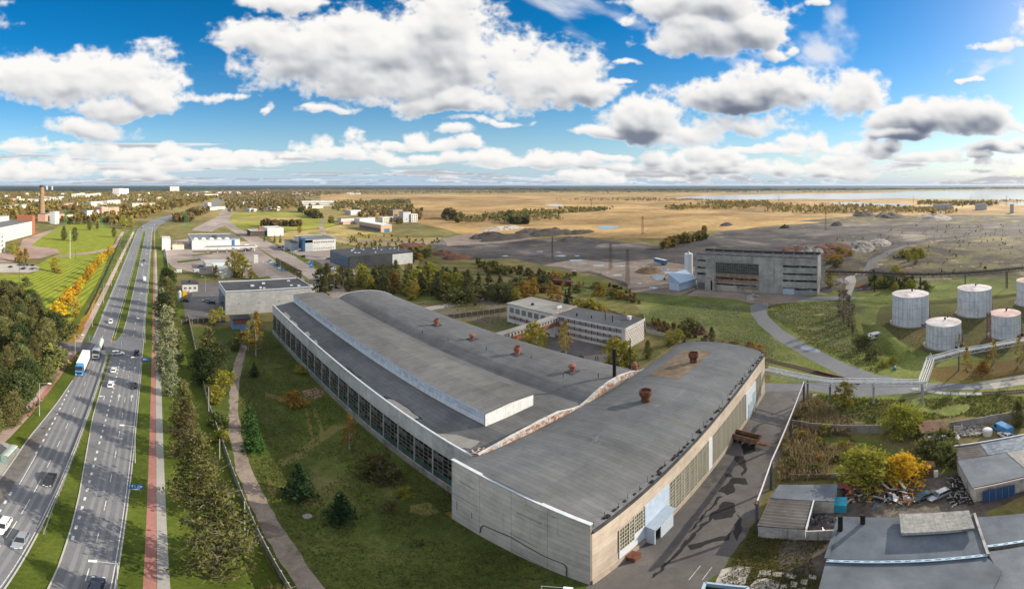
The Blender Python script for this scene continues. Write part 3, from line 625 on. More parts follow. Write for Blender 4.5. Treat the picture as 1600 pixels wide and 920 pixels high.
# ---------------------------------------------------------------- building materials
def panelmat(name, cols, axis, w, hh, mort=.03, mcol=(.12,.115,.11), scale=.35, streak=None, rough=.9, off=.0, big=.05, bigamt=.25, stain=None):
    """wall of cast panels with joints; axis 'x' when the wall faces +-X (runs along Y), 'y' otherwise, 'r' for a roof"""
    if name in MAT: return MAT[name]
    m = D.materials.new(name); nt, N, L = nodes(m); MAT[name] = m
    tc = N.new('ShaderNodeTexCoord').outputs['Object']
    sp = N.new('ShaderNodeSeparateXYZ'); L.new(tc, sp.inputs[0]); cb = N.new('ShaderNodeCombineXYZ')
    ia, ib = {'x': (1, 2), 'y': (0, 2), 'r': (0, 1), 'q': (1, 0)}[axis]
    L.new(sp.outputs[ia], cb.inputs[0]); L.new(sp.outputs[ib], cb.inputs[1])
    br = N.new('ShaderNodeTexBrick'); br.offset = off; br.inputs['Scale'].default_value = 1; br.inputs['Brick Width'].default_value = w; br.inputs['Row Height'].default_value = hh
    br.inputs['Mortar Size'].default_value = mort; br.inputs['Mortar Smooth'].default_value = .4; br.inputs['Color1'].default_value = (.9,.9,.9,1); br.inputs['Color2'].default_value = (1.08,1.08,1.08,1); br.inputs['Mortar'].default_value = (*mcol, 1)
    L.new(cb.outputs[0], br.inputs[0])
    n1 = noise_(N, L, tc, scale, 8, .68, .2)
    c = ramp(N, L, n1, cols, .3, .7)
    n2 = noise_(N, L, tc, big, 4, .5); c = mixc(N, L, 1.0, c, ramp(N, L, n2, [(1-bigamt,)*3, (1,1,1), (1+bigamt*.6,)*3], .3, .7), 'MULTIPLY')
    c = mixc(N, L, 1.0, c, br.outputs[0], 'MULTIPLY')
    if streak:
        s = streak[0]; n4 = noise_(N, L, mapping(N, L, tc, (s, s, s*.05)), 1.0, 6, .72)
        c = mixc(N, L, 1.0, c, ramp(N, L, n4, [streak[1], (1,1,1), (1,1,1)], .3, streak[2]), 'MULTIPLY')
    if stain:
        for (sc, lo_, hi_, col, st) in stain:
            pn = noise_(N, L, mapping(N, L, tc, st), sc, 9, .68, .9); mr = N.new('ShaderNodeMapRange'); mr.interpolation_type = 'SMOOTHSTEP'; L.new(pn, mr.inputs[0]); mr.inputs[1].default_value = lo_; mr.inputs[2].default_value = hi_
            c = mixc(N, L, math_(N, L, 'MULTIPLY', mr.outputs[0], .5), c, col)
    finish(m, N, L, c, rough, 0, .2, n1, .3, .02); return m
def panemat(name, cols, sx, sz, axis, rough=.12):
    """glazing whose panes differ a little (clean, dusty, painted, missing)"""
    if name in MAT: return MAT[name]
    m = D.materials.new(name); nt, N, L = nodes(m); MAT[name] = m
    tc = N.new('ShaderNodeTexCoord').outputs['Object']; sp = N.new('ShaderNodeSeparateXYZ'); L.new(tc, sp.inputs[0]); cb = N.new('ShaderNodeCombineXYZ')
    L.new(math_(N, L, 'FLOOR', math_(N, L, 'DIVIDE', sp.outputs[1 if axis == 'x' else 0], sx)), cb.inputs[0]); L.new(math_(N, L, 'FLOOR', math_(N, L, 'DIVIDE', sp.outputs[2], sz)), cb.inputs[1])
    wn = N.new('ShaderNodeTexWhiteNoise'); wn.noise_dimensions = '2D'; L.new(cb.outputs[0], wn.inputs['Vector'])
    c = ramp(N, L, wn.outputs[0], cols, .25, 1.0)
    c = mixc(N, L, 1.0, c, ramp(N, L, noise_(N, L, tc, .5, 6, .7), [(.6,)*3, (1.3,)*3], .3, .7), 'MULTIPLY')
    finish(m, N, L, c, ramp(N, L, wn.outputs[0], [(rough,)*3, (.45,)*3], .3, .9), 0, .5); return m

m_grey = panelmat('grey_panel_wall', [(.40,.37,.335),(.54,.50,.455),(.62,.58,.53)], 'x', 6.2, 1.22, .035, (.42,.40,.38), streak=(1.6, (.66,.64,.62), .5))
m_tan = panelmat('tan_panel_wall', [(.42,.34,.27),(.53,.44,.36),(.60,.52,.44)], 'y', 6.0, 1.8, .03, (.62,.58,.52), streak=(1.2, (.80,.76,.72), .5))
m_fascia = panelmat('white_fascia', [(.36,.35,.34),(.52,.51,.49),(.62,.61,.59)], 'x', 6.0, 3.0, .03, (.45,.43,.4), streak=(1.8, (.42,.40,.37), .52))
m_plinth = mat('concrete_plinth', [(.16,.15,.135),(.30,.28,.26),(.38,.36,.33)], .5, .95, big=.08, streak=(1.2, (.5,.47,.43)))
m_felt = panelmat('roof_felt', [(.10,.102,.106),(.130,.132,.137),(.158,.159,.163)], 'q', 9.0, 1.05, .05, (.66,.66,.66), .25, big=.03, bigamt=.28, rough=.8, off=.5, stain=[(.09,.58,.72,(.085,.085,.088),(1,1,1)),(.25,.62,.74,(.27,.26,.24),(1,.3,1))])
m_felt2 = panelmat('roof_felt_wing', [(.096,.101,.108),(.125,.130,.138),(.152,.157,.164)], 'q', 9.2, 1.02, .05, (.68,.68,.69), .22, big=.035, bigamt=.28, rough=.78, off=.5, stain=[(.07,.57,.72,(.085,.088,.095),(1,.5,1)),(.2,.62,.75,(.29,.285,.275),(.4,1,1)),(.05,.66,.75,(.17,.155,.11),(1,1,1))])
m_felt3 = mat('tar_paper', [(.030,.032,.036),(.060,.063,.07),(.085,.088,.095)], .35, .85, big=.05)
m_glassd = panemat('dark_panes', [(.008,.010,.010),(.016,.018,.017),(.030,.030,.025),(.06,.057,.045),(.22,.22,.20)], 1.5, 1.1, 'x')
m_glassy = panemat('dusty_panes', [(.035,.045,.045),(.075,.085,.075),(.15,.14,.10),(.22,.17,.09),(.10,.14,.16)], .95, .9, 'y', .3)
m_teal = panemat('teal_panels', [(.030,.075,.075),(.045,.105,.10),(.06,.12,.115)], 1.5, 3, 'x', .5)
m_mull = mat('steel_glazing_bar', [(.16,.155,.14),(.24,.235,.215)], 2, .7)
m_white = mat('white_paint', [(.58,.58,.57),(.74,.74,.73)], .8, .6, big=.2, bigamt=.12)
m_whitem = mat('white_flashing', [(.46,.49,.53),(.60,.63,.67)], .8, .5)
m_bluew = panemat('blue_white_panes', [(.46,.55,.68),(.52,.60,.72),(.60,.67,.76),(.70,.74,.79)], 1.0, 1.0, 'x', .3)
m_rust = mat('rusty_white_sheet', [(.20,.08,.04),(.36,.18,.11),(.56,.53,.49),(.62,.60,.57)], 1.1, .8, streak=(3.0, (.52,.30,.21)))
m_redv = mat('red_oxide_paint', [(.17,.06,.04),(.28,.105,.07),(.38,.18,.13)], 1.6, .7)
m_brownv = mat('rusted_steel', [(.07,.028,.016),(.14,.055,.032),(.22,.09,.055)], 1.2, .85)
m_ltblue = mat('pale_blue_cladding', [(.42,.52,.66),(.56,.65,.77)], 1, .55, streak=(3, (.85,.87,.9)))
m_black = mat('soot_black', [(.010,.009,.009),(.022,.02,.02)], 2, .8)
m_galv = mat('galvanised_steel', [(.28,.29,.30),(.42,.43,.44)], 2, .45, .6, .5)
def hh(v): return v*H
# ================================================================ the long hall
hall = thing('factory_hall', 'long factory hall with a glazed side wall and a lantern along its grey roof', 'factory hall', (.75*H, .87*H, 0))
X0, XV1, X1 = .753*h, 1.212*h, 1.625*h; Y0, Y1 = .870*h, 2.825*h
def zwest(x):       # west bay: rises gently to its lantern
    return float(np.interp(x/h, [.753,.886,1.092,1.212], [.186,.213,.217,.2095]))*h
def zeast(x):
    return float(np.interp(x/h, [1.212,1.24,1.27,1.30,1.34,1.38,1.42,1.46,1.50,1.54,1.58,1.63], [.2095,.2235,.2345,.2395,.2425,.2432,.2420,.2385,.2325,.2235,.2105,.1860]))*h
mb = MB(); mb.box(X0+.02, X1, Y0, Y1, 0, .18*h); 
xs = [XV1+(X1-XV1)*i/16 for i in range(17)]
for y in (Y0, Y1):
    pts = [(x, y, zeast(x)-.05) for x in xs]+[(X1, y, .17*h), (XV1, y, .17*h)]
    mb.poly(pts if y == Y1 else pts[::-1])
mb.build('wall', m_plinth, hall)
# west wall, bay by bay
mb = MB(); mb.box(X0-.45, X0+.3, Y0, Y1, 0, .026*h); mb.build('plinth', m_plinth, hall)
mb = MB(); mb.box(X0-.30, X0+.3, Y0-.2, Y1+.2, .139*h, .200*h); mb.build('fascia', m_fascia, hall)
mb = MB(); mb.box(X0-.36, X0+.05, Y0-.25, Y1+.25, .2005*h, .2045*h); mb.build('coping', m_whitem, hall)
mb = MB(); mb.box(X0-.12, X0-.02, Y0, Y1, .0262*h, .050*h); mb.build('spandrel', m_teal, hall)
nb = 20; bl = (Y1-Y0)/nb
pw = None
for i in range(nb):
    y0 = Y0+i*bl
    if pw is None:
        mb = MB(); mb.box(X0-.06, X0-.01, y0+.05, y0+bl-.05, .0502*h, .1388*h); w = mb.build('window', m_glassd, hall)
        mb = MB()
        for k in range(1, 4): mb.box(X0-.16, X0-.062, y0+bl*k/4-.05, y0+bl*k/4+.05, .0505*h, .1385*h)
        for k in range(1, 5):
            z = .0502*h+(.0886*h)*k/5; mb.box(X0-.13, X0-.063, y0+.05, y0+bl-.05, z-.04, z+.04)
        fr = mb.build('frame', m_mull, w); pw = w
    else:
        c = copy_tree(pw, parent=hall); c.location = (0, i*bl, 0)
    mb = MB(); mb.box(X0-.26, X0-.01, y0-.11, y0+.11, .0262*h, .1388*h); mb.build('column', mat('pale_column', [(.42,.41,.38),(.52,.5,.47)], 1, .9), hall)
# roofs
def ruled(mb, prof, y0, y1, th=.25, n=1):
    """roof sheet of a profile [(x,z)...] drawn along Y, with thickness"""
    for a, b in zip(prof[:-1], prof[1:]):
        mb.add([(a[0],y0,a[1]),(b[0],y0,b[1]),(b[0],y1,b[1]),(a[0],y1,a[1]),(a[0],y0,a[1]-th),(b[0],y0,b[1]-th),(b[0],y1,b[1]-th),(a[0],y1,a[1]-th)],
               [(0,1,2,3),(7,6,5,4),(0,4,5,1),(2,6,7,3)])
M0, M1 = .886*h, 1.092*h
mb = MB(); ruled(mb, [(X0+.06, zwest(X0)), (M0, zwest(M0)), (M1, zwest(M1)), (XV1, zwest(XV1))], Y0-.02, Y1+.3); mb.build('roof', m_felt, hall)
mb = MB(); ruled(mb, [(x, zeast(x)) for x in [XV1+(X1+.4-XV1)*i/22 for i in range(23)]], Y0-.02, Y1+.3); mb.build('roof', m_felt, hall)
mb = MB(); mb.box(X1+.42, X1+.52, Y0, Y1+.3, .172*h, .1835*h); mb.build('gutter', m_whitem, hall)
mb = MB()
e = [(x, zeast(x)) for x in [XV1+(X1+.4-XV1)*i/22 for i in range(23)]]
for a, b in zip(e[:-1], e[1:]): mb.bar((a[0], Y1+.36, a[1]), (b[0], Y1+.36, b[1]), .12, .35)
mb.build('verge_flashing', m_whitem, hall)
# lantern
lan = None
zb = zwest(M0)-.3; zt = .2665*h
mb = MB(); mb.box(M0+.1, M1-.1, .990*h, 2.81*h, zb, zt-.3); lan = mb.build('lantern', m_white, hall)
mb = MB(); ruled(mb, [(M0-.2, zt-.1), ((M0+M1)/2, zt+.35), (M1+.2, zt-.1)], .9895*h-.25, 2.815*h, .22); mb.build('roof', panelmat('lantern_felt', [(.120,.120,.118),(.150,.149,.146),(.178,.176,.171)], 'r', 6.5, 1.05, .05, (.68,.68,.68), .25, rough=.85, off=.5, stain=[(.12,.6,.74,(.12,.118,.11),(1,1,1))]), lan)
mb = MB(); mb.box(M0+.02, M0+.098, .995*h, 2.805*h, zb+.75, zt-.42); mb.build('glazing', m_bluew, lan)
mb = MB()
for i in range(39): 
    y = .995*h+i*(1.81*h/38); mb.box(M0-.06, M0+.0195, y-.07, y+.07, zb+.5, zt-.4)
mb.box(M0-.05, M0+.018, .995*h, 2.805*h, zb+.45, zb+.74)
for i in range(113):
    y = .995*h+i*1.0
    if y < 2.80*h: mb.box(M0-.012, M0+.019, y-.035, y+.035, zb+.75, zt-.42)
for zz in (1.5, 2.25, 2.95): mb.box(M0-.016, M0+.0185, .995*h, 2.805*h, zb+zz-.04, zb+zz+.04)
mb.build('frame', mat('pale_frame', [(.55,.58,.62),(.68,.70,.73)], 1, .6), lan)
mb = MB(); mb.box(M0-.03, M0+.017, .996*h, 2.804*h, zb+.76, zb+1.46); mb.build('lower_panel', mat('lantern_lower_panel', [(.50,.50,.50),(.70,.70,.70),(.76,.76,.76)], 1.2, .7, streak=(1.6,(.45,.45,.46))), lan)
mb = MB(); mb.box(M0-.24, M0-.06, .9895*h, 2.81*h, zt-.40, zt-.12); mb.build('eaves_board', mat('eaves_blue', [(.48,.56,.70),(.58,.66,.78)], 1, .5), lan)
mb = MB(); mb.box(M0-.1, M1+.1, .9898*h-.12, .9899*h+.02, zb+.2, zt-.12); mb.build('end_panel', mat('white_end_panel', [(.58,.58,.58),(.80,.80,.79),(.82,.82,.81)], .9, .6, streak=(2.2, (.45,.44,.43))), lan)
# south gable parapet above the wing, following the bays
mb = MB()
prof = [(X0-.1,.218),(.83*h,.228),(.873*h,.234),(.99*h,.240),(1.075*h,.2385),(1.15*h,.219),(1.19*h,.214),(1.23*h,.221),(1.28*h,.236),(1.36*h,.246),(1.44*h,.244),(1.52*h,.229),(1.60*h,.204),(1.64*h,.198)]
for a, b in zip(prof[:-1], prof[1:]):
    mb.add([(a[0],Y0-.36,a[1]*h-1.5),(b[0],Y0-.36,b[1]*h-1.5),(b[0],Y0-.36,b[1]*h),(a[0],Y0-.36,a[1]*h),(a[0],Y0+.1,a[1]*h-1.5),(b[0],Y0+.1,b[1]*h-1.5),(b[0],Y0+.1,b[1]*h),(a[0],Y0+.1,a[1]*h)], [(0,1,2,3),(7,6,5,4),(3,2,6,7),(4,5,1,0)])
gp = mb.build('gable_parapet', m_rust, hall)
mb = MB()
for a, b in zip(prof[:-1], prof[1:]): mb.bar((a[0],Y0-.13,a[1]*h+.06), (b[0],Y0-.13,b[1]*h+.06), .62, .10)
mb.build('coping', mat('broken_coping', [(.22,.19,.16),(.55,.53,.50),(.68,.66,.63)], .9, .85), gp)
def vent(x, y, z, r, hgt_, m, parent, wide=True):
    mb = MB(); pr = [(r*.72,0),(r*.72,hgt_*.34),(r*.62,hgt_*.40),(r*.78,hgt_*.46),(r*1.0,hgt_*.60),(r*1.02,hgt_*.97),(r*.94,hgt_),(r*.88,hgt_*.80)] if wide else [(r*.95,0),(r*.95,hgt_*.1),(r*.62,hgt_*.16),(r*.62,hgt_*.5),(r*.95,hgt_*.62),(r*.95,hgt_*.86),(r*.4,hgt_)]
    mb.lathe((x, y, z), pr, 18); v = mb.build('roof_vent', m, parent, smooth=False)
    return v
def onroof(px, py, zf):
    z = .2*h
    for _ in range(8):
        x, y = G(px, py, z); z = zf(x, y)
    return x, y, z
ze = lambda x, y: zeast(min(max(x, XV1), X1))
for (px, py, hs_) in ((682,508,2.6),(738,530,2.2),(808,553.5,2.9),(894,581,2.7)):
    x, y, z = onroof(px, py, ze); v = vent(x, y, z-.25, .95, hs_*.92, m_redv, hall, px == 808 or px == 682)
    mb = MB(); mb.box(x-1.3, x+1.3, y-1.3, y+1.3, z-.15, z+.18); mb.build('curb', m_felt3, v)
x, y, z = onroof(960, 589, ze); mb = MB(); mb.cyl((x,y), .42, .42, z-.3, z+7.2, 12); mb.cyl((x,y), .5, .5, z+7.25, z+7.5, 12); mb.build('flue', m_black, hall)
for (px, py) in ((513,494),(552,507),(572,492),(610,515),(660,520),(700,533),(760,548),(830,560),(935,590),(880,590),(500,470),(640,540),(705,570)):
    x, y, z = onroof(px, py, ze if px > 600 and py < 600 else (lambda x, y: zt+.2)); 
    if x > XV1+1: mb = MB(); mb.cyl((x,y), .07, .07, z-.1, z+rr.uniform(.7,1.3), 6); mb.build('vent_pipe', m_black, hall)
# ladders and openings on the lantern, patches of bare screed and tar on the west slope
zw = lambda x, y: zwest(min(max(x, X0), XV1))
def roofpatch(pts, zf, m, parent, lift=.02, jit=.25):
    P = [onroof(px, py, zf) for px, py in densify(pts, 4)]
    mb = MB(); mb.poly([(*edge_noise(p, .5, jit, 3), p[2]+lift) for p in P][::-1]); mb.build('roof_patch', m, parent)
scr = mat('bare_screed', [(.30,.28,.24),(.42,.395,.35),(.48,.45,.41)], .6, .9); tar = mat('wet_tar', [(.02,.02,.022),(.05,.05,.053)], .5, .5)
roofpatch([(600,618),(613,622),(634,634),(652,648),(662,655),(650,656),(640,650),(615,634),(604,628)], zw, tar, hall, .03)
roofpatch([(606,623),(615,624),(635,637),(652,650),(655,654),(646,654),(622,640),(608,630)], zw, scr, hall, .05)
roofpatch([(540,572),(548,576),(556,586),(568,590),(562,593),(550,586),(542,578)], zw, tar, hall, .03)
roofpatch([(682,677),(712,679),(750,690),(737,701),(720,700)], zw, mat('pale_felt', [(.26,.25,.23),(.31,.30,.28)], .5, .9), hall, .03)
for p in ([(440,490),(447,488),(455,496),(449,501)], [(450,503),(456,500),(466,508),(462,512)], [(476,519),(482,518),(486,524),(480,526)], [(488,532),(494,531),(498,537),(492,538)]): roofpatch(p, zw, scr, hall, .03, .4)
x, y, z = onroof(740, 706, lambda x, y: .215*h)
mb = MB()
for k in range(16):
    a = rr.uniform(0, 6.28); c = Vector((X0+1.2+rr.uniform(-1.1,1.6), Y0+.6+rr.uniform(-.5,1.2), .205*h+rr.uniform(0,.8))); mb.bar(c, c+Vector((math.cos(a)*1.3, math.sin(a)*1.3, rr.uniform(-.3,.7))), .25, .08)
mb.build('torn_flashing', m_rust, hall)
# ================================================================ the wing
wing = thing('factory_wing', 'wide factory wing with a barrel roof, blank concrete end and sunlit tan window wall', 'factory wing', (.67*h, .466*h, 0))
WA, WB, WC, WD = (.670*h,.466*h), (1.962*h,.444*h), (1.962*h,.850*h), (.670*h,.8685*h)
def wq(s, t):      # s along the wing 0..1, t across 0 (sunny side)..1
    a = (WA[0]+(WB[0]-WA[0])*s, WA[1]+(WB[1]-WA[1])*s); d = (WD[0]+(WC[0]-WD[0])*s, WD[1]+(WC[1]-WD[1])*s)
    return (a[0]+(d[0]-a[0])*t, a[1]+(d[1]-a[1])*t)
def zwing(t): return (.2115+.003*t+.0325*(1-abs(2*t-1)**2.3))*h
mb = MB(); 
P = [wq(0,0), wq(1,0), wq(1,1), wq(0,1)]
P2 = [(p[0]+(.3 if p[0] < 100 else -.05), p[1]) for p in P]
mb.prism(P2, 0, .2*h)
for s in (1,):
    pts = [(*wq(s, i/14), zwing(i/14)-.1) for i in range(15)]
    mb.poly([(*wq(s,0), .19*h)]+pts+[(*wq(s,1), .19*h)])
mb.build('wall', m_tan, wing)
mb = MB()
for i in range(20):
    a, b = i/20, (i+1)/20
    mb.add([(*wq(.002,a),zwing(a)),(*wq(1,a),zwing(a)),(*wq(1,b),zwing(b)),(*wq(.002,b),zwing(b))], [(0,1,2,3)])
mb.build('roof', m_felt2, wing)
mb = MB()     # blank west end
for i in range(8):
    a, b = i/8, (i+1)/8; za = (.2345+.005*math.sin(math.pi*a))*h; zb_ = (.2345+.005*math.sin(math.pi*b))*h; pa, pb = wq(0,a), wq(0,b)
    mb.add([(pa[0]-.12,pa[1],0),(pb[0]-.12,pb[1],0),(pb[0]-.12,pb[1],zb_),(pa[0]-.12,pa[1],za),(pa[0]+.28,pa[1],0),(pb[0]+.28,pb[1],0),(pb[0]+.28,pb[1],zb_),(pa[0]+.28,pa[1],za)],
           [(0,3,2,1),(4,5,6,7),(3,7,6,2)]+([(0,4,7,3)] if i == 0 else [])+([(1,2,6,5)] if i == 7 else []))
mb.build('west_end', m_grey, wing)
mb = MB()
pts = [(wq(0,i/8)[0]+.06, wq(0,i/8)[1]+(-.1 if i == 0 else .1 if i == 8 else 0), (.2345+.005*math.sin(math.pi*i/8))*h+.07) for i in range(9)]
for a, b in zip(pts[:-1], pts[1:]): mb.bar(a, b, .62, .13)
mb.build('coping', m_whitem, wing)
mb = MB(); xw = WA[0]-.22      # iron pipe along the blank wall
def wy(px, py):       # photo pixel on the west end -> y, z
    y = WA[0]/math.tan((px-XV)/F); d = math.hypot(WA[0], y); return y, H-d*math.tan((py-YH)/F)
ln = [(752,831),(753,823),(757,820),(800,838),(852,868),(882,880),(887,885),(887,904)]
ps = [(xw, *wy(*q)) for q in ln]
for a, b in zip(ps[:-1], ps[1:]): mb.tube(a, b, .09, 6)
mb.build('pipe', mat('pipe_dark', [(.07,.065,.06),(.12,.11,.10)], 1, .7), wing)
mb = MB()
for (a, b) in (((719,751),(743,765)),((808,800),(848,818)),((707,769),(747,792)),((863,806),(870,809)),((715,783),(715,797)),((738,800),(738,809)),((798,832),(840,855)),((800,858),(850,885)),((870,895),(905,909))):
    mb.bar((WA[0]-.13, *wy(*a)), (WA[0]-.13, *wy(*b)), .06, .07)
mb.split('crack', mat('dark_joint', [(.09,.085,.08),(.14,.13,.12)], 1, .9), wing)
# sunny wall: things along s (x from .67 to 1.96)
def sx(x): return (x-.670)/(1.962-.670)
ay = ((WB[0]-WA[0])/math.dist(WA, WB), (WB[1]-WA[1])/math.dist(WA, WB)); an = (ay[1], -ay[0])
def wbox(mb, xa, xb, o0, o1, z0, z1):
    """box on the sunny wall between xa and xb (units of H), from o0 to o1 metres out of it"""
    a = wq(sx(xa), 0); b = wq(sx(xb), 0)
    pts = [(a[0]+an[0]*o0, a[1]+an[1]*o0), (b[0]+an[0]*o0, b[1]+an[1]*o0), (b[0]+an[0]*o1, b[1]+an[1]*o1), (a[0]+an[0]*o1, a[1]+an[1]*o1)]
    mb.prism(pts, z0, z1)
def wwindow(xa, xb, z0, z1, nx, nz):
    mb = MB(); wbox(mb, xa, xb, .01, .05, z0, z1); w = mb.build('window', m_glassy, wing)
    mb = MB()
    for k in range(nx+1): x = xa+(xb-xa)*k/nx; wd = (.16 if k % 4 == 0 else .085)/h; wbox(mb, x-wd/2, x+wd/2, .055, .15 if k % 4 == 0 else .11, z0, z1)
    for k in range(nz+1): z = z0+(z1-z0)*k/nz; wbox(mb, xa, xb, .052, .10, z-.05, z+.05)
    mb.build('frame', mat('cream_glazing_bar', [(.50,.46,.36),(.62,.58,.47)], 2, .7), w)
wwindow(.765, .822, .055*h, .141*h, 6, 6); wwindow(.824, .868, .075*h, .145*h, 5, 5)
for k in range(3): wwindow(.990+k*.0895, .990+(k+1)*.0895-.003, .018*h, .147*h, 10, 9)
for k in range(4): wwindow(1.288+k*.090, 1.288+(k+1)*.090-.003, .018*h, .147*h, 10, 9)
wwindow(1.80, 1.895, .02*h, .145*h, 9, 8)
mb = MB(); wbox(mb, .765, .868, .02, .10, .024*h, .0545*h); wbox(mb, .824, .868, .02, .11, .0545*h, .0745*h); mb.build('panel', mat('white_board', [(.60,.62,.66),(.72,.74,.78)], 1, .6), wing)
mb = MB(); wbox(mb, .869, .988, .02, .16, .02*h, .150*h); mb.build('cladding', m_ltblue, wing)
po = MB(); wbox(po, .872, .876, .17, 1.5, 0, .0655*h); wbox(po, .904, .968, 1.3, 1.45, 0, .0655*h); wbox(po, .8762, .9038, 1.42, 1.5, .055*h, .0655*h); wbox(po, .964, .968, .17, 1.299, 0, .0655*h)
pr_ = po.split('porch_wall', mat('porch_pale', [(.44,.50,.58),(.54,.60,.68)], 1, .6), wing)[0]
mb = MB(); a = wq(sx(.868),0); b = wq(sx(.972),0)
q = [(a, .17, .072), (b, .17, .079), (b, 1.75, .073), (a, 1.75, .066)]
vs = [(p[0]+an[0]*o, p[1]+an[1]*o, z*h) for p, o, z in q]; mb.add(vs+[(v[0],v[1],v[2]-.12) for v in vs], [(0,1,2,3),(7,6,5,4),(0,4,5,1),(1,5,6,2),(2,6,7,3),(3,7,4,0)]); mb.build('canopy', mat('porch_roof', [(.26,.32,.40),(.34,.40,.48)], 1, .5), wing)
mb = MB(); wbox(mb, .878, .902, .205, .25, 0, .055*h); mb.build('door', m_black, pr_)
mb = MB(); wbox(mb, 1.256, 1.286, .02, .18, .012*h, .15*h); mb.build('door', mat('white_steel_door', [(.66,.68,.70),(.76,.78,.80)], 1, .5), wing)
mb = MB(); wbox(mb, 1.655, 1.795, .02, .2, .0, .14*h); gd = mb.build('gate', mat('pale_gate', [(.56,.62,.68),(.70,.75,.80)], .8, .5, streak=(2, (.8,.82,.85))), wing)
mb = MB(); wbox(mb, 1.685, 1.735, .21, .3, .0, .075*h); wbox(mb, 1.748, 1.785, .21, .28, .03*h, .10*h); mb.build('door', mat('gate_blue_leaf', [(.30,.38,.48),(.42,.50,.6)], 1, .5), gd)
mb = MB(); wbox(mb, .672, 1.958, .05, .22, 0, .017*h); mb.build('plinth', mat('tan_plinth', [(.34,.28,.22),(.46,.39,.32)], .5, .95, streak=(1.2,(.6,.57,.5))), wing)
mb = MB(); wbox(mb, .675, 1.96, -.35, .18, .2005*h, .2085*h); mb.build('gutter', m_felt3, wing)
mb = MB()
for k in range(30):
    s = .012+k*.0332; p = wq(s, .012+.01*(k % 2)); mb.cyl(p, .035, .035, zwing(.012)-.1, zwing(.012)+1.15, 5)
for k in range(70):
    s = rr.random(); p = wq(s, rr.uniform(.002,.03)); mb.box(p[0]-rr.uniform(.1,.6), p[0]+.2, p[1]-.15, p[1]+.15, zwing(.01)-.1, zwing(.01)+rr.uniform(.1,.35))
mb.split('guard_post', m_black, wing)
mb = MB()
for k in range(18):
    s = k/17; p = wq(s, .985); mb.cyl(p, .04, .04, zwing(.985)-.1, zwing(.985)+1.1, 5)
for zz in (.55, 1.05):
    mb.bar((*wq(.52,.985), zwing(.985)+zz), (*wq(1,.985), zwing(.985)+zz), .05, .05)
    for i in range(10):
        a, b = i/10, (i+1)/10; mb.bar((*wq(.997,a), zwing(a)+zz), (*wq(.997,b), zwing(b)+zz), .05, .05)
for i in range(13): p = wq(.997, i/12); mb.cyl(p, .04, .04, zwing(i/12)-.05, zwing(i/12)+1.1, 5)
mb.split('railing', mat('railing_grey', [(.20,.185,.17),(.34,.31,.29)], 1, .7), wing)
def zwg(x, y):
    s = (x-WA[0])/(WB[0]-WA[0]); a = wq(s,0); d = wq(s,1); t = min(1, max(0, (y-a[1])/(d[1]-a[1]))); return zwing(t)
x, y, z = onroof(1008.5, 627, zwg); vent(x, y, z-.2, 1.25, 3.0, m_brownv, wing)
x, y, z = onroof(1083.5, 566, zwg); vent(x, y, z-.2, 1.25, 3.0, m_brownv, wing)
P = [onroof(px, py, zwg) for px, py in densify([(1007,591),(1065,592),(1120,545),(1078,543),(1040,565)], 5)]
# laid strip by strip so that it follows the curve of the roof
s0, s1 = sx(1.50), sx(1.83)
mb = MB()
for i in range(6):
    a, b = .50+.055*i, .50+.055*(i+1); mb.add([(*wq(s0,a),zwing(a)+.035),(*wq(s1,a),zwing(a)+.035),(*wq(s1,b),zwing(b)+.035),(*wq(s0,b),zwing(b)+.035)], [(0,1,2,3)])
mb.build('roof_patch', mat('mossy_patch', [(.10,.085,.065),(.19,.14,.095),(.26,.20,.14)], .4, .95, big=.08), wing)
x, y, z = onroof(984.5, 580, lambda x, y: .2*h); mb = MB(); mb.cyl((x,y), .14, .14, z-4, z+9.5, 8); mb.build('flue', m_black, wing)
v = vent(x+1.2, y-.6, z-2.6, .8, 5.0, m_redv, wing, False)
# ================================================================ office blocks behind the hall
def wins(parent, A, B, floors, n, w, wh, z0, dz, glass, frame, skip=(), m0=.08, out=.05, divs=2):
    """window rows on the wall from A to B (outside on the right when walking A->B)"""
    L_ = math.dist(A, B); ux = ((B[0]-A[0])/L_, (B[1]-A[1])/L_); nx = (ux[1], -ux[0]); ang = math.atan2(ux[1], ux[0])
    key = ('win', w, wh, glass.name, frame.name, divs); proto = WIN.get(key)
    off = rootloc(parent)
    for f in range(floors):
        for i in range(n):
            if (f, i) in skip: continue
            t = m0+(1-2*m0)*(i+.5)/n
            p = (A[0]+(B[0]-A[0])*t+nx[0]*out-off.x, A[1]+(B[1]-A[1])*t+nx[1]*out-off.y, z0+f*dz-off.z)
            if proto is None:
                mb = MB(); mb.box(-w/2, w/2, -.02, .02, 0, wh); o = mb.build('window', glass)
                mb = MB(); fw = min(.16, w*.11)
                for xx in [-w/2+(w)*k/divs for k in range(divs+1)]: mb.box(xx-fw/2, xx+fw/2, -.06, -.022, 0, wh)
                mb.box(-w/2, w/2, -.058, -.022, wh-fw, wh); mb.box(-w/2, w/2, -.10, -.022, -.06, .04)
                fo = mb.build('frame', frame); fo.parent = o; WIN[key] = o; proto = o
                o.parent = parent; o.location = p; o.rotation_euler = (0,0,ang)
            else:
                c = copy_tree(proto, loc=p, rz=ang, parent=parent)
WIN = {}
m_glass = mat('window_glass', [(.018,.022,.03),(.05,.06,.075)], .25, .1, spec=.6)
m_brick_w = mat('white_brick', [(.54,.52,.50),(.68,.66,.64),(.74,.72,.70)], .7, .9, big=.1, bigamt=.15, streak=(1,(.8,.78,.76)))
m_redp = mat('oxblood_panel', [(.16,.06,.045),(.23,.095,.07)], 1, .8)
OX, OX2 = 2.238*h, 2.47*h
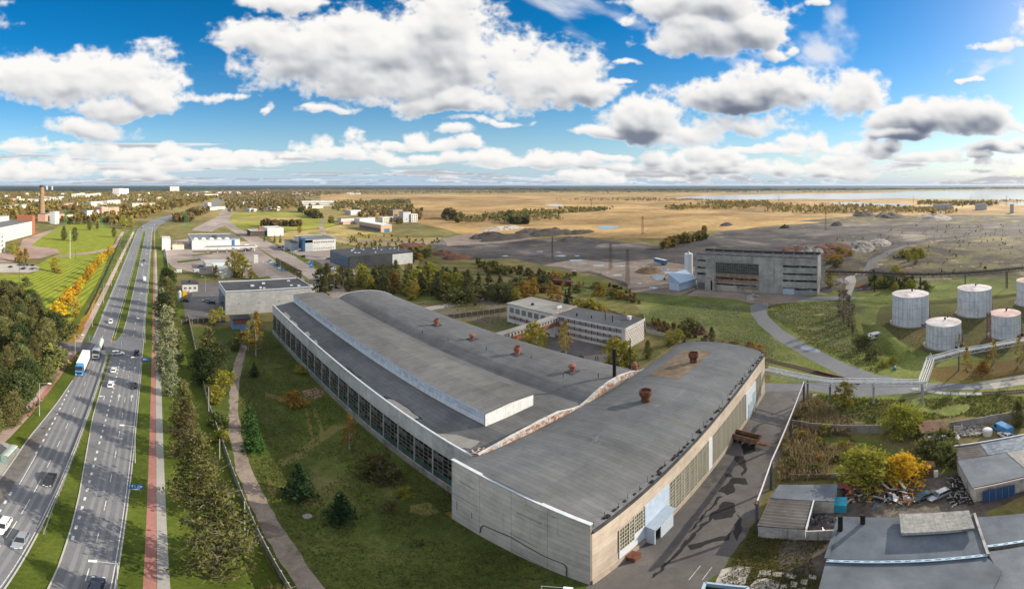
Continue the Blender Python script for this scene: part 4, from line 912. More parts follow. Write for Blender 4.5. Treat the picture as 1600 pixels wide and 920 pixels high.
off1 = thing('office_block', 'three storey white office block with brown red panels and a patterned end wall', 'office block', (OX, 1.316*h, 0))
zt1 = .1385*h
mb = MB(); mb.box(OX, OX2, 1.316*h, 1.832*h, 0, zt1); mb.build('wall', m_brick_w, off1)
mb = MB(); mb.box(OX-.25, OX2+.2, 1.316*h-.25, 1.832*h, zt1+.003, zt1+.28); mb.build('roof', mat('office_felt', [(.07,.072,.078),(.10,.103,.11)], .15, .8, big=.05), off1)
mb = MB(); mb.box(OX-.32, OX2+.2, 1.316*h-.36, 1.316*h-.26, zt1-.5, zt1+.45); mb.box(OX-.36, OX-.26, 1.316*h-.25, 1.832*h, zt1-.12, zt1+.33); mb.build('fascia', m_white, off1)
for f in range(3):
    mb = MB(); mb.box(OX-.03, OX, 1.34*h, 1.81*h, 1.15+f*2.75, 2.65+f*2.75); mb.build('spandrel', m_redp, off1)
A, B = (OX, 1.81*h), (OX, 1.33*h)
wins(off1, A, B, 3, 11, 1.65, 1.5, 1.15, 2.75, m_glass, m_white, skip=((0,10),), m0=.0, out=.055, divs=3)
# perforated end wall
em = D.materials.new('diamond_pattern_wall'); nt, N, L = nodes(em); tc = N.new('ShaderNodeTexCoord').outputs['Object']
ck = N.new('ShaderNodeTexBrick'); spq = N.new('ShaderNodeSeparateXYZ'); cbq = N.new('ShaderNodeCombineXYZ'); L.new(tc, spq.inputs[0]); L.new(spq.outputs[0], cbq.inputs[0]); L.new(spq.outputs[2], cbq.inputs[1]); L.new(cbq.outputs[0], ck.inputs[0])
ck.inputs['Scale'].default_value = 1; ck.inputs['Brick Width'].default_value = 1.45; ck.inputs['Row Height'].default_value = .95; ck.inputs['Mortar Size'].default_value = .27; ck.inputs['Mortar Smooth'].default_value = .1
for nm_, cl_ in (('Color1',(.30,.17,.13,1)),('Color2',(.38,.23,.18,1)),('Mortar',(.72,.69,.66,1))): ck.inputs[nm_].default_value = cl_
finish(em, N, L, mixc(N, L, 1.0, ck.outputs[0], ramp(N, L, noise_(N, L, tc, .8), [(.8,)*3, (1.1,)*3]), 'MULTIPLY'), .9)
mb = MB(); mb.box(OX+.2, OX2-.1, 1.316*h-.05, 1.316*h, .4, zt1-.6); mb.build('end_wall', em, off1)
mb = MB(); mb.box(OX-2.2, OX-.06, 1.36*h, 1.40*h, 0, 2.7); en = mb.build('entrance', mat('entrance_blue', [(.05,.09,.14),(.08,.13,.19)], 1, .4), off1)
mb = MB(); mb.box(OX-2.9, OX-.06, 1.35*h, 1.45*h, 2.75, 2.95); mb.build('canopy', mat('canopy_dark', [(.05,.07,.10),(.08,.10,.13)], 1, .6), en)
for (u, v, s) in ((.25,.25,.3),(.45,.3,.2),(.62,.4,.16),(.75,.30,.16),(.86,.75,.7)):
    x = OX+(OX2-OX)*v; y = 1.832*h+(1.316-1.832)*h*u; mb = MB()
    if s > .5: mb.box(x-.7, x+.7, y-.6, y+.6, zt1+.28, zt1+1.5); mb.box(x-.85, x+.85, y-.75, y+.75, zt1+1.503, zt1+1.65)
    else: mb.cyl((x,y), s, s, zt1+.2, zt1+(3.0 if s < .18 else 1.4), 8)
    mb.build('chimney', m_white if s > .5 else m_black, off1)
off2 = thing('office_block', 'two storey whitewashed office annex with a pale flat roof next to the covered bridge', 'office annex', (OX, 1.85*h, 0))
mb = MB(); mb.box(OX, OX2+1, 1.85*h, 2.27*h, 0, zt1); mb.build('wall', m_brick_w, off2)
mb = MB(); mb.box(OX-.25, OX2+1.3, 1.85*h-.25, 2.27*h+.3, zt1+.003, zt1+.3); mb.build('roof', mat('pale_annex_felt', [(.24,.225,.205),(.31,.295,.27)], .2, .9, big=.06), off2)
mb = MB(); mb.box(OX-.3, OX2+1.3, 1.85*h-.36, 1.85*h-.26, zt1-.7, zt1+.4); mb.build('parapet', m_rust, off2)
wins(off2, (OX, 2.26*h), (OX, 1.9*h), 1, 6, 2.5, 2.6, 4.9, 3.6, m_glass, m_white, m0=.02, divs=4)
mb = MB(); mb.box(OX-.03, OX, 1.9*h, 2.25*h, 1.9, 3.5); mb.build('spandrel', m_redp, off2)
wins(off2, (OX, 2.26*h), (OX, 1.9*h), 1, 6, 2.0, 1.5, 1.95, 3.6, m_glass, m_white, m0=.02, divs=3)
for (u, v, b) in ((.4,.35,0),(.85,.6,1)):
    x = OX+(OX2-OX)*v; y = 2.27*h+(1.85-2.27)*h*u; mb = MB(); mb.box(x-.5-b, x+.5+b, y-.4, y+.4, zt1+.3, zt1+1.2); mb.build('chimney', m_white if b else m_black, off2)
br = thing('covered_bridge', 'covered footbridge of brick with a strip of small white windows linking hall and offices', 'footbridge', (X1+.6, 1.80*h, 0))
mb = MB(); mb.box(X1+.6, OX-.02, 1.80*h, 1.845*h, .075*h, .105*h); mb.build('wall', mat('orange_brick', [(.24,.085,.045),(.34,.14,.08)], 1.2, .9), br)
mb = MB(); mb.box(X1+.6, OX-.02, 1.803*h, 1.842*h, .1051*h, .131*h); mb.build('upper_wall', m_white, br)
mb = MB(); mb.box(X1+.6, OX-.3, 1.795*h, 1.85*h, .1312*h, .136*h); mb.build('roof', MAT['pale_annex_felt'], br)
wins(br, (X1+1.2, 1.803*h), (OX-.6, 1.803*h), 1, 22, 1.0, 1.0, .109*h, 1, m_glass, m_white, m0=.0, divs=1)
for k in range(4):
    x = X1+4+k*10.5; mb = MB(); mb.box(x-.35, x+.35, 1.805*h, 1.84*h, 0, .0748*h); mb.build('pillar', m_white, br)
# ================================================================ derelict mill beyond the meadow
mill = thing('derelict_mill', 'derelict five storey grey panel mill with broken window bands and a rust stained front', 'derelict mill', (3.96*h, .418*h, 0))
mx, my0, my1, mz = 3.96*h, .418*h, 1.55*h, .340*h
m_mill = panelmat('mill_panels', [(.25,.24,.22),(.36,.345,.32),(.44,.425,.395)], 'x', 6.1, 1.25, .05, (.45,.44,.42), .2, streak=(.6, (.55,.51,.45), .56))
mb = MB(); mb.box(mx, mx+16, my0, my1, 0, mz); mb.build('wall', m_mill, mill)
mb = MB(); mb.box(mx+.5, mx+15.5, my0+.5, my1-.5, mz-.5, mz+.05); mb.box(mx-.1, mx+.45, my0-.1, my1+.1, mz+.003, mz+.35); mb.box(mx+15.6, mx+16.1, my0-.1, my1+.1, mz+.003, mz+.35)
rf = mb.build('roof', m_felt3, mill)
mb = MB()
for k in range(12): y = my0+3+k*6.1; mb.bar((mx+1, y, mz+.3), (mx+15.5, y, mz+.5), .4, .5)
mb.box(mx+15, mx+16, my0, my1, mz+.36, mz+1.3); mb.build('roof_rib', mat('roof_rib_dark', [(.05,.05,.05),(.09,.085,.08)], 1, .9), rf)
def mq(u, v): return my1+(my0-my1)*u, mz*v      # u along the front from its left end, v up
def mband(u0, u1, v0, v1, m, name='window', o=.06):
    a, z0 = mq(u0, v0); b, z1 = mq(u1, v1); mb = MB(); mb.box(mx-o, mx-.005, min(a,b), max(a,b), z0, z1); return mb.build(name, m, mill)
mg = panemat('broken_panes', [(.010,.011,.012),(.022,.024,.024),(.05,.055,.055),(.20,.22,.23)], 1.5, 1.1, 'x', .25); mgn = panemat('green_panes', [(.03,.038,.034),(.05,.06,.053),(.075,.085,.075)], 1.0, 1.1, 'x', .3)
ms = mat('rusty_panel', [(.20,.12,.07),(.30,.19,.12),(.33,.27,.21)], .5, .9, streak=(1.2,(.6,.48,.38)))
w = mband(.168, .528, .50, .80, mgn); mb = MB()
for k in range(25): y = mq(.168+.36*k/24, 0)[0]; mb.box(mx-.14, mx-.062, y-.06, y+.06, mz*.50, mz*.80)
for k in range(5): mb.box(mx-.13, mx-.063, mq(.528,0)[0], mq(.168,0)[0], mz*(.5+.075*k)-.05, mz*(.5+.075*k)+.05)
mb.build('frame', m_mull, w)
for v0, v1, m in ((.40,.50,ms),(.25,.335,ms),(.09,.165,ms),(.335,.395,mg),(.17,.215,mg)): mband(.168, .528, v0, v1, m, 'window' if m is mg else 'rusty_panel', .05)
for v0, v1 in ((.745,.80),(.545,.59),(.355,.41),(.13,.19)): mband(.725, 1.0-.008, v0, v1, mg)
for v0, v1 in ((.80,.85),(.60,.65),(.42,.48)): mband(.0+.005, .08, v0, v1, mg)
mband(.725, .815, .0, .165, mat('mill_gate_blue', [(.36,.46,.56),(.46,.56,.66)], .8, .6), 'gate', .12)
mband(.168, .345, 0, .16, mat('pale_patch', [(.36,.33,.28),(.50,.46,.40)], .4, .9), 'panel', .09); mband(.01, .075, 0, .19, mat('grey_gate', [(.10,.10,.105),(.17,.17,.175)], .5, .8), 'gate', .12)
mb = MB(); y, _ = mq(.125, 0); mb.box(mx-3.2, mx-.07, y-3.2, y+2.5, 0, mz*.42); tw = mb.build('stair_tower', mat('crumbling_render', [(.20,.19,.17),(.36,.33,.29),(.44,.41,.37)], .5, .95, streak=(1,(.5,.47,.43))), mill)
mb = MB(); mb.box(mx-3.28, mx-3.2, y-2.0, y-1.0, mz*.03, mz*.30); mb.build('opening', m_black, tw)
mb = MB(); mb.box(mx+.3, mx+15.7, my0-.06, my0-.003, .4, mz-.5); mb.build('end_wall', panelmat('mill_end', [(.26,.25,.235),(.34,.33,.31),(.40,.39,.37)], 'y', 5.5, 1.25, .04, (.6,.58,.55), .2, streak=(.6,(.75,.72,.68),.5)), mill)
mb = MB(); mb.box(mx+5, mx+6.2, my0-.11, my0-.062, 2, mz-2); mb.build('window', mg, mill)
mb = MB(); mb.box(mx-.3, mx-.01, my0-.25, my0+.25, 0, mz+.2); mb.box(mx+15.9, mx+16.3, my0-.25, my0+.25, 0, mz+.8); mb.split('corner_pier', m_conc_ if (m_conc_ := MAT.get('pale_column')) else m_white, mill)
# silo plant beside the mill
silo = thing('cement_silo', 'tall white cement silo standing on legs beside the derelict mill', 'silo', (*G(1076,441), 0))
x, y = G(1076, 441); s_h = hgt(1076,441,396)
mb = MB(); mb.cyl((x,y), 2.6, 2.6, 5.5, s_h, 20); mb.cyl((x,y), .8, 2.6, 3.0, 5.5, 20); mb.build('tank', mat('silo_white', [(.60,.62,.64),(.72,.74,.76)], .5, .5), silo)
for a in range(4): mb = MB(); c = (x+2.2*math.cos(a*1.571+.78), y+2.2*math.sin(a*1.571+.78)); mb.cyl(c, .18, .18, 0, 5.6, 8); mb.build('leg', m_galv, silo)
mb = MB(); mb.cyl((x,y), 1.2, .3, s_h, s_h+1.2, 10); mb.cyl((x+.6,y), .12, .12, s_h, s_h+2.4, 6); mb.build('filter_cap', m_galv, silo)
shed = thing('silo_shed', 'low shed with a pale blue lean-to roof at the foot of the white silo', 'shed', (*G(1072,451), 0))
A = GV(1062,453); B = GV(1086,449)
mb = MB(); p, q = G(1061,455), G(1087,447); n = Vector((p[1]-q[1], q[0]-p[0], 0)).normalized(); n = n if n.x > 0 else -n
pts = [p, q, (q[0]+n.x*7, q[1]+n.y*7), (p[0]+n.x*7, p[1]+n.y*7)]
mb.prism(pts, 0, 4.2); mb.build('wall', m_ltblue, shed)
mb = MB(); mb.prism([(p_[0]-n.x*.8, p_[1]-n.y*.8) for p_ in pts[:2]]+[(p_[0]+n.x*.8, p_[1]+n.y*.8) for p_ in pts[2:]], 4.21, [5.0,5.0,9.5,9.5]); mb.build('roof', mat('lean_to_roof', [(.30,.42,.56),(.40,.52,.66)], .8, .5), shed)
# ================================================================ oil tanks
def tank(az, d, r, z, label, rust, dirty):
    x, y = d*h*math.sin(az), d*h*math.cos(az); r *= h; z *= h
    t = thing('oil_tank', label, 'oil tank', (x, y, 0), 0, 'white oil tanks beyond the pipe bridge')
    wm = mat('tank_white_'+('grimy' if dirty else 'plain'), [(.50,.52,.56),(.64,.66,.70),(.72,.74,.77)], .4, .6, streak=(1.5 if dirty else 1.1, (.20,.15,.12) if dirty else (.50,.48,.48)), big=.08, bigamt=.12)
    mb = MB(); mb.lathe((x,y,0), [(r,.1),(r,z)], 40); mb.build('shell', wm, t)
    mb = MB(); mb.lathe((x,y,0), [(r*1.012,z+.002),(r*1.012,z+.12),(r*.5,z+r*.09),(.4,z+r*.12)], 40)
    top = mat('tank_top_'+rust, [(.50,.36,.33),(.62,.44,.40),(.66,.52,.48)] if rust == 'pink' else [(.44,.33,.31),(.62,.57,.56),(.70,.69,.69)], .3, .8, big=.12); mb.build('roof', top, t)
    mb = MB()
    for k in range(24):
        a = 2*math.pi*k/24; mb.box(0,0,0,0,0,0) if False else None
        c = (x+(r+.03)*math.cos(a), y+(r+.03)*math.sin(a)); mb.cyl(c, .05, .05, .3, z, 4)
    for zz in (.28*z, .62*z): mb.lathe((x,y,0), [(r+.02,zz-.06),(r+.06,zz-.06),(r+.06,zz+.06),(r+.02,zz+.06)], 40)
    mb.build('seam', mat('tank_seam', [(.30,.29,.30),(.42,.42,.43)], 1, .7), t)
    mb = MB(); mb.lathe((x,y,0), [(r+1.1,.0),(r+1.1,.28),(r+.05,.32)], 40); mb.build('base', gm_conc, t)
    a0 = -2.0; 
    mb = MB()
    for k in range(26):
        a = a0+k*.05; zz = .4+z*k/25; c = (x+(r+.5)*math.cos(a), y+(r+.5)*math.sin(a)); mb.box(c[0]-.45, c[0]+.45, c[1]-.45, c[1]+.45, zz-.05, zz+.05)
        if k % 4 == 0: mb.cyl(c, .05, .05, zz, zz+1.1, 4)
    mb.build('stair', mat('stair_dark', [(.05,.045,.045),(.10,.085,.08)], 1, .8), t)
    mb = MB(); mb.cyl((x+r*.1,y-r*.1), .35, .35, z+r*.1, z+r*.1+1.0, 8); mb.cyl((x+r*.7,y-r*.35), .25, .25, z+.3, z+1.0, 8); mb.split('vent', m_black, t)
    mb = MB()
    for k in range(3): a = -2.6+k*.22; mb.tube((x+(r-.1)*math.cos(a), y+(r-.1)*math.sin(a), .8), (x+(r+1.6)*math.cos(a), y+(r+1.6)*math.sin(a), .8), .28, 8)
    mb.build('valve', m_black, t)
tank(1.6708, 3.1735, .1285, .217, 'tall white oil tank nearest the mill, with a faded pink and white roof', 'mixed', False)
tank(1.8125, 3.41, .1287, .205, 'tall white oil tank with dark rust streaks running down its sides', 'mixed', True)
tank(1.744, 2.70, .106, .151, 'short white oil tank in front, with a dark valve group at its foot', 'mixed', False)
tank(1.8807, 2.89, .1, .154, 'short white oil tank with an all pink roof beside the lattice mast', 'pink', False)
tank(1.940, 3.71, .1287, .2, 'oil tank with a pink roof cut off by the right edge of the picture', 'pink', False)
# ================================================================ plain buildings placed by their ground corners
def bpx(pa, pb, depth, hgt_, wall, roof, label, cat, name='building', slope=0.0, over=.3, par=None, wspec=(), doors=(), extra=None, flip=False):
    """building on the front line pa->pb (photo pixels on the ground), running back from the viewer by depth"""
    a, b = G(*pa), G(*pb); L_ = math.dist(a, b); u = ((b[0]-a[0])/L_, (b[1]-a[1])/L_); n = (-u[1], u[0])
    mid = ((a[0]+b[0])/2, (a[1]+b[1])/2)
    if n[0]*mid[0]+n[1]*mid[1] < 0: n = (-n[0], -n[1])
    c = (b[0]+n[0]*depth, b[1]+n[1]*depth); d = (a[0]+n[0]*depth, a[1]+n[1]*depth)
    o = thing(name, label, cat, (a[0], a[1], 0))
    pts = [a, b, c, d]
    mb = MB(); mb.prism(pts, 0, [hgt_, hgt_, hgt_+slope, hgt_+slope]); mb.build('wall', wall, o)
    ex = lambda p, su, sn: (p[0]+u[0]*su*over+n[0]*sn*over, p[1]+u[1]*su*over+n[1]*sn*over)
    mb = MB(); P = [ex(a,-1,-1), ex(b,1,-1), ex(c,1,1), ex(d,-1,1)]
    m2 = MB(); vs0 = [(p[0],p[1],z+.004) for p, z in zip(P, (hgt_, hgt_, hgt_+slope, hgt_+slope))]; vs1 = [(v[0],v[1],v[2]+.25) for v in vs0]
    m2.add(vs0+vs1, [(0,3,2,1),(4,5,6,7),(0,1,5,4),(1,2,6,5),(2,3,7,6),(3,0,4,7)]); m2.build('roof', roof, o)
    if par:
        m3 = MB()
        for i in range(4):
            p, q = vs1[i], vs1[(i+1)%4]; m3.bar((p[0],p[1],p[2]+.15), (q[0],q[1],q[2]+.15), .3, .35)
        m3.build('parapet', par, o)
    E = [(a,b),(b,c),(c,d),(d,a)]
    for (e, fl, k, w, wh, z0, dz, gl, frm) in wspec:
        p, q = E[e]; wins(o, p, q, fl, k, w, wh, z0, dz, gl, frm, m0=.04)
    for (e, t, w, wh, dm, nm) in doors:
        p, q = E[e]; l2 = math.dist(p, q); uu = ((q[0]-p[0])/l2, (q[1]-p[1])/l2); nn = (uu[1], -uu[0]); cc = (p[0]+(q[0]-p[0])*t, p[1]+(q[1]-p[1])*t)
        mb = MB(); mb.obox((cc[0]+nn[0]*.03, cc[1]+nn[1]*.03), uu, nn, w/2, .05, .02, wh); mb.build(nm, dm, o)
    o['_h'] = hgt_; del o['_h']
    return o, pts, u, n
# ---------------------------------------------------------------- left side, commercial street and the town
m_cream = mat('cream_render', [(.44,.40,.33),(.56,.52,.45),(.62,.59,.52)], .3, .9, big=.05, bigamt=.15)
m_salmon = mat('salmon_render', [(.42,.24,.18),(.52,.31,.24)], .5, .9); m_whiter = mat('white_render', [(.52,.52,.50),(.68,.68,.66)], .3, .85, big=.05, bigamt=.12)
m_palegrey = mat('pale_grey_sheet', [(.36,.37,.39),(.46,.47,.49)], .5, .6, streak=(2,(.85,.86,.87))); m_greycl = panelmat('grey_cladding', [(.30,.305,.31),(.36,.365,.37),(.40,.405,.41)], 'y', 2.4, 1.2, .05, (.7,.7,.7), .5)
m_roofg = mat('grey_flat_roof', [(.11,.112,.12),(.15,.152,.16)], .2, .85, big=.04); m_roofd = mat('dark_flat_roof', [(.045,.047,.053),(.075,.078,.085)], .2, .85, big=.04); m_roofl = mat('light_sheet_roof', [(.38,.39,.40),(.50,.51,.52)], .3, .6, big=.05)
m_blueg = mat('blue_glass_front', [(.015,.06,.13),(.03,.11,.21)], .4, .2, spec=.6); m_blueb = mat('blue_sheet', [(.03,.12,.24),(.05,.18,.34)], .6, .5); m_redbr = mat('red_brick', [(.24,.08,.045),(.34,.13,.075)], .8, .9); m_darkwood = mat('dark_boards', [(.05,.04,.035),(.09,.075,.06)], .8, .9)
m_orbr = mat('sooty_brick', [(.15,.095,.055),(.25,.165,.095),(.30,.20,.12)], .25, .9)
def blabel(*a, **k): return bpx(*a, **k)
GW = (m_glass, m_white)
# the factory on the left
o, P, u, n = bpx((-95,404), (50,366.5), 95, 16.5, m_cream, m_roofg, 'long cream factory with a grey flat roof at the left edge', 'factory', wspec=((0,2,26,2.0,1.6,3.2,5.2,*GW),), over=.2)
b0 = P[1]; mb = MB()
q = [(P[0][0]+n[0]*30, P[0][1]+n[1]*30), (P[1][0]+n[0]*30-u[0]*2, P[1][1]+n[1]*30-u[1]*2), (P[1][0]+n[0]*70-u[0]*2, P[1][1]+n[1]*70-u[1]*2), (P[0][0]+n[0]*70, P[0][1]+n[1]*70)]
mb.prism(q, 16.8, 22.5); mb.build('clerestory', m_palegrey, o)
mb = MB(); c = b0; mb.obox((c[0]+u[0]*4.5+n[0]*10, c[1]+u[1]*4.5+n[1]*10), u, n, 4.3, 10.5, 0, 23.5); t = mb.build('stair_tower', m_redbr, o)
mb = MB(); mb.obox((c[0]+u[0]*8.95+n[0]*10, c[1]+u[1]*8.95+n[1]*10), u, n, .14, 9, 1, 23); mb.build('glass_strip', m_white, t)
bpx((-60,402), (8,394), 22, 17, m_cream, m_roofl, 'cream office wing with tall windows in front of the long factory', 'office wing', wspec=((0,4,14,2.2,2.2,1.5,4.0,*GW),(1,4,3,2.2,2.2,1.5,4.0,*GW)), over=.3)
bpx((9,377), (33,370), 24, 4.5, m_palegrey, m_roofl, 'low canopy hall with a white sheet roof beside the long factory', 'canopy')
# chimney
x, y = G(65.5, 340); t = thing('factory_chimney', 'tall tapering brick factory chimney standing above the town', 'chimney', (x, y, 0))
mb = MB(); mb.lathe((x,y,0), [(6.5,0),(6.2,3),(4.0,57)], 20); mb.build('stack', m_orbr, t); mb = MB(); mb.lathe((x,y,0), [(4.4,57.003),(4.7,58),(4.7,60),(4.2,60.6),(3.2,60.6)], 20); mb.build('rim', m_darkwood, t)
for (pa, pb, dp, hg, wl, rf, lb, ct, ws) in (
 ((71,346),(86,343),14,12,m_salmon,m_roofg,'red and white factory office below the brick chimney','office',((0,3,7,3,1.4,1.2,3.6,*GW),)),
 ((86,350),(92.5,349),10,19,m_whiter,m_roofl,'slim white stair tower beside the red and white factory office','tower',()),
 ((92.5,346),(101,344),14,12,m_salmon,m_roofg,'short red and white wing right of the slim white tower','office',((0,3,4,3,1.4,1.2,3.6,*GW),)),
 ((104,342),(136,338),30,7,m_palegrey,m_roofg,'long low grey works hall behind the park trees','works hall',((0,1,9,4,1.6,2.5,3,*GW),)),
 ((136,341),(159,339.5),16,14,m_whiter,m_roofg,'white office building behind the park trees','office',((0,3,7,2.6,1.4,1.5,4,*GW),)),
 ((159,340),(169,339),14,19,m_salmon,m_roofl,'salmon block of flats, left and tallest of the stepped row','flats',((0,5,4,1.6,1.5,1.5,3.2,*GW),)),
 ((169.5,339),(178,338),14,16,m_salmon,m_roofl,'salmon block of flats, middle one of the stepped row','flats',((0,4,4,1.6,1.5,1.5,3.2,*GW),)),
 ((178.5,338),(186,337),14,17,m_salmon,m_roofl,'salmon block of flats, right end of the stepped row','flats',((0,4,3,1.6,1.5,1.5,3.2,*GW),)),
 ((207,329),(224,328.5),16,17,m_cream,m_roofl,'cream block of flats across the far main road','flats',((0,5,8,1.8,1.6,1.5,3.2,*GW),)),
 ((224.5,328.5),(229,328.2),16,17,m_redbr,m_roofl,'narrow red end of the cream block of flats','flats',((0,5,2,1.8,1.6,1.5,3.2,*GW),)),
 ((229.5,328),(244,325.5),16,14,m_cream,m_roofl,'lower cream flats to the right of the red block end','flats',((0,4,6,1.8,1.6,1.5,3.2,*GW),)),
 ((142,323),(166,321.5),20,13,m_cream,m_roofl,'pale long block in the middle of the town','flats',((0,3,9,3,1.8,1.5,3.8,*GW),)),
 ((168,322),(188,320),20,15,m_cream,m_roofl,'pale block behind the salmon flats','flats',((0,4,7,3,1.8,1.5,3.4,*GW),)),
 ((100,323),(122,321),24,9,m_salmon,m_roofg,'pinkish low works behind the grey hall','works hall',()),
 ((56,318),(72,316),22,12,m_whiter,m_roofl,'white building left of the chimney top','building',()),
 ((75,313),(100,310),30,10,m_whiter,m_roofg,'white low building on the town edge beyond the chimney','building',()),
 ((120,309),(133,307.5),26,18,m_whiter,m_roofl,'white block with a green end in the far town','flats',()),
 ((134,309),(158,306),30,15,m_cream,m_roofl,'long cream block in the far town','flats',()),
 ((186,304.5),(193,304),40,38,m_whiter,m_roofl,'pale tower block, left of two in the far town','tower block',()),
 ((195,304),(201,303.6),40,36,m_whiter,m_roofl,'pale tower block, right of two in the far town','tower block',()),
 ((72,299),(75,299),50,50,m_palegrey,m_roofl,'tiny bluish tower block on the far left skyline','tower block',()),
 ((80.5,299),(83,299),50,48,m_palegrey,m_roofl,'second tiny bluish tower block on the far left skyline','tower block',()),
 ((265.5,299),(280,299),50,44,m_whiter,m_roofl,'big white tower block standing alone on the horizon','tower block',()),
 ((306,309),(320,309),26,15,m_palegrey,m_roofg,'grey block left of the bright flats near the bridge','flats',()),
 ((320,309.5),(335,309),26,17,m_cream,m_roofl,'bright cream flats beyond the road bend','flats',((0,4,8,3,1.8,1.5,3.4,*GW),)),
 ((336,309),(341,308.8),26,17,m_cream,m_roofl,'narrow bright block at the end of the cream flats','flats',()),
 ((0,330),(24,328),30,8,m_cream,m_roofl,'low cream building behind the factory roof','building',()),
 ((26,327),(58,324),40,9,m_cream,m_roofl,'long cream shed behind the factory, left of the chimney','shed',()),
 ((318,330),(352,326),20,6,m_roofl,m_roofl,'station hall with a light flat roof by the platforms','station hall',()),
 ((325,322),(330,321.7),14,9,m_whiter,m_roofl,'small white signal house by the platforms','signal house',()),
 ((378,319),(397,318),20,7,m_whiter,m_blueb,'white hall with a blue roof past the playing field','hall',()),
 ((390,331),(402,330.5),18,7,m_palegrey,m_roofl,'curved silver hangar at the edge of the playing field','hangar',()),
 ((423,329.5),(438,328.5),14,9,m_whiter,m_blueb,'white house with a bright blue roof at the playing field','house',((0,1,4,2.2,3.5,1.5,3,*GW),)),
 ((472,322),(522,321.5),30,14.5,m_whiter,m_roofl,'very long white warehouse at the edge of the reed marsh','warehouse',((0,2,22,3.2,1.6,3,5,*GW),)),
 ((478,326),(505,325),20,7,m_cream,m_roofl,'low pale sheds in front of the very long white warehouse','sheds',()),
 ((548,336),(564,335),18,9,m_palegrey,m_roofl,'grey gabled hangar among the ruined works','hangar',()),
 ((533,347),(556,346),14,6,m_cream,m_roofg,'crumbling pale works building left of the two storey block','ruin',()),
 ((536,351),(560,349.5),10,4,m_salmon,m_roofl,'low ruined wing with rubble in front','ruin',()),
 ((562,350.5),(586,348.5),13,8.5,m_whiter,m_roofl,'white two storey block behind the brick warehouse','building',((0,2,8,1.6,1.5,1.4,3.6,*GW),)),
 ((614,341),(629,339.5),12,15,m_orbr,m_roofg,'ochre ruined tower block of the old works','ruin',((0,3,3,2.2,2,2,4.2,m_black,m_cream),)),
 ((598,348.5),(628,346.5),12,9,m_cream,m_roofl,'long pale ruin with empty windows in the old works','ruin',((0,2,10,1.8,2,1.5,4,m_black,m_cream),)),
 ((630,347.5),(642,346.8),12,17,m_palegrey,m_roofg,'grey concrete ruin, left half of the tall works block','ruin',()),
 ((642.5,347),(653,346.5),12,13,m_whiter,m_roofl,'white concrete ruin, right half of the tall works block','ruin',((0,3,3,2,2,1.5,3.8,m_black,m_cream),)),
 ((1465,328.5),(1488,327),16,13,m_palegrey,m_roofg,'derelict grey block before the lake','derelict block',((0,2,5,3,2,2,5,m_black,m_mull),)),
 ((1528,328),(1542,327.6),16,15,m_palegrey,m_roofg,'square derelict tower before the lake, right of the grey block','derelict block',()),
 ((1578,333),(1584,333),8,19,m_palegrey,m_roofg,'slim derelict stair tower near the right edge','tower',()),
 ((1380,326.5),(1462,324.5),10,4,m_palegrey,m_roofl,'long low concrete platform shed before the lake','shed',())):
    bpx(pa, pb, dp, hg, wl, rf, lb, ct, wspec=ws)
# town houses spread among the far trees
trn = random.Random(23); HM = [m_whiter, m_cream, m_salmon, m_palegrey]; RM = [m_roofg, m_redbr, m_roofl, m_orbr]
for k in range(64):
    px = trn.uniform(5, 560); py = trn.choice([303.5,304.5,306,308,311,314]) + trn.uniform(-.6,.6)
    if px > 300 and py > 306: py = trn.uniform(301, 304)
    w = trn.uniform(14, 34); d = H/math.tan((py-YH)/F); dp_ = w*F/d
    o, P, u, n = bpx((px,py), (px+dp_,py-.05), trn.uniform(10,16), trn.uniform(6,12), trn.choice(HM), trn.choice(RM), 'small pale house among the trees of the far town', 'house', name='house', over=.5); o['group'] = 'houses among the far town trees'
# commercial street
def wb(x0, x1, y0, y1, hg, wall, roof, label, cat, name=None, ws=(), over=.2, par=None, doors=(), z0=0.0):
    """upright rectangular building in metres; edge 0 faces the viewer (south), edge 3 faces west"""
    o = thing(name or cat.replace(' ', '_'), label, cat, (x0, y0, z0))
    mb = MB(); mb.box(x0, x1, y0, y1, z0, z0+hg); mb.build('wall', wall, o)
    mb = MB(); mb.box(x0-over, x1+over, y0-over, y1+over, z0+hg+.004, z0+hg+.22); mb.build('roof', roof, o)
    if par:
        mb = MB(); t = z0+hg+.225
        for b in ((x0-over, x1+over, y0-over, y0-over+.25),(x0-over, x1+over, y1+over-.25, y1+over),(x0-over, x0-over+.25, y0-over+.25, y1+over-.25),(x1+over-.25, x1+over, y0-over+.25, y1+over-.25)): mb.box(*b, t, t+.45)
        mb.build('parapet', par, o)
    E_ = [((x0,y0),(x1,y0)), ((x1,y0),(x1,y1)), ((x1,y1),(x0,y1)), ((x0,y1),(x0,y0))]
    for (e, fl, k, w, wh, zz, dz, gl, frm) in ws: wins(o, *E_[e], fl, k, w, wh, z0+zz, dz, gl, frm, m0=.04)
    for (e, t, w, wh, zz, dm, nm) in doors:
        p, q = E_[e]; l2 = math.dist(p, q); uu = ((q[0]-p[0])/l2, (q[1]-p[1])/l2); nn = (uu[1], -uu[0]); cc = (p[0]+(q[0]-p[0])*t, p[1]+(q[1]-p[1])*t)
        mb = MB(); mb.obox((cc[0]+nn[0]*.07, cc[1]+nn[1]*.07), uu, nn, w/2, .06, z0+zz, z0+wh); mb.build(nm, dm, o)
    return o
def roofbits(o, x0, x1, y0, y1, z, n, seed, m, lo=.6, hi=1.6):
    r = random.Random(seed)
    for k in range(n):
        x, y, s = r.uniform(x0, x1), r.uniform(y0, y1), r.uniform(lo, hi); mb = MB(); mb.box(x-s, x+s, y-s*.6, y+s*.6, z, z+r.uniform(.3, .9)); mb.build('skylight', m, o)
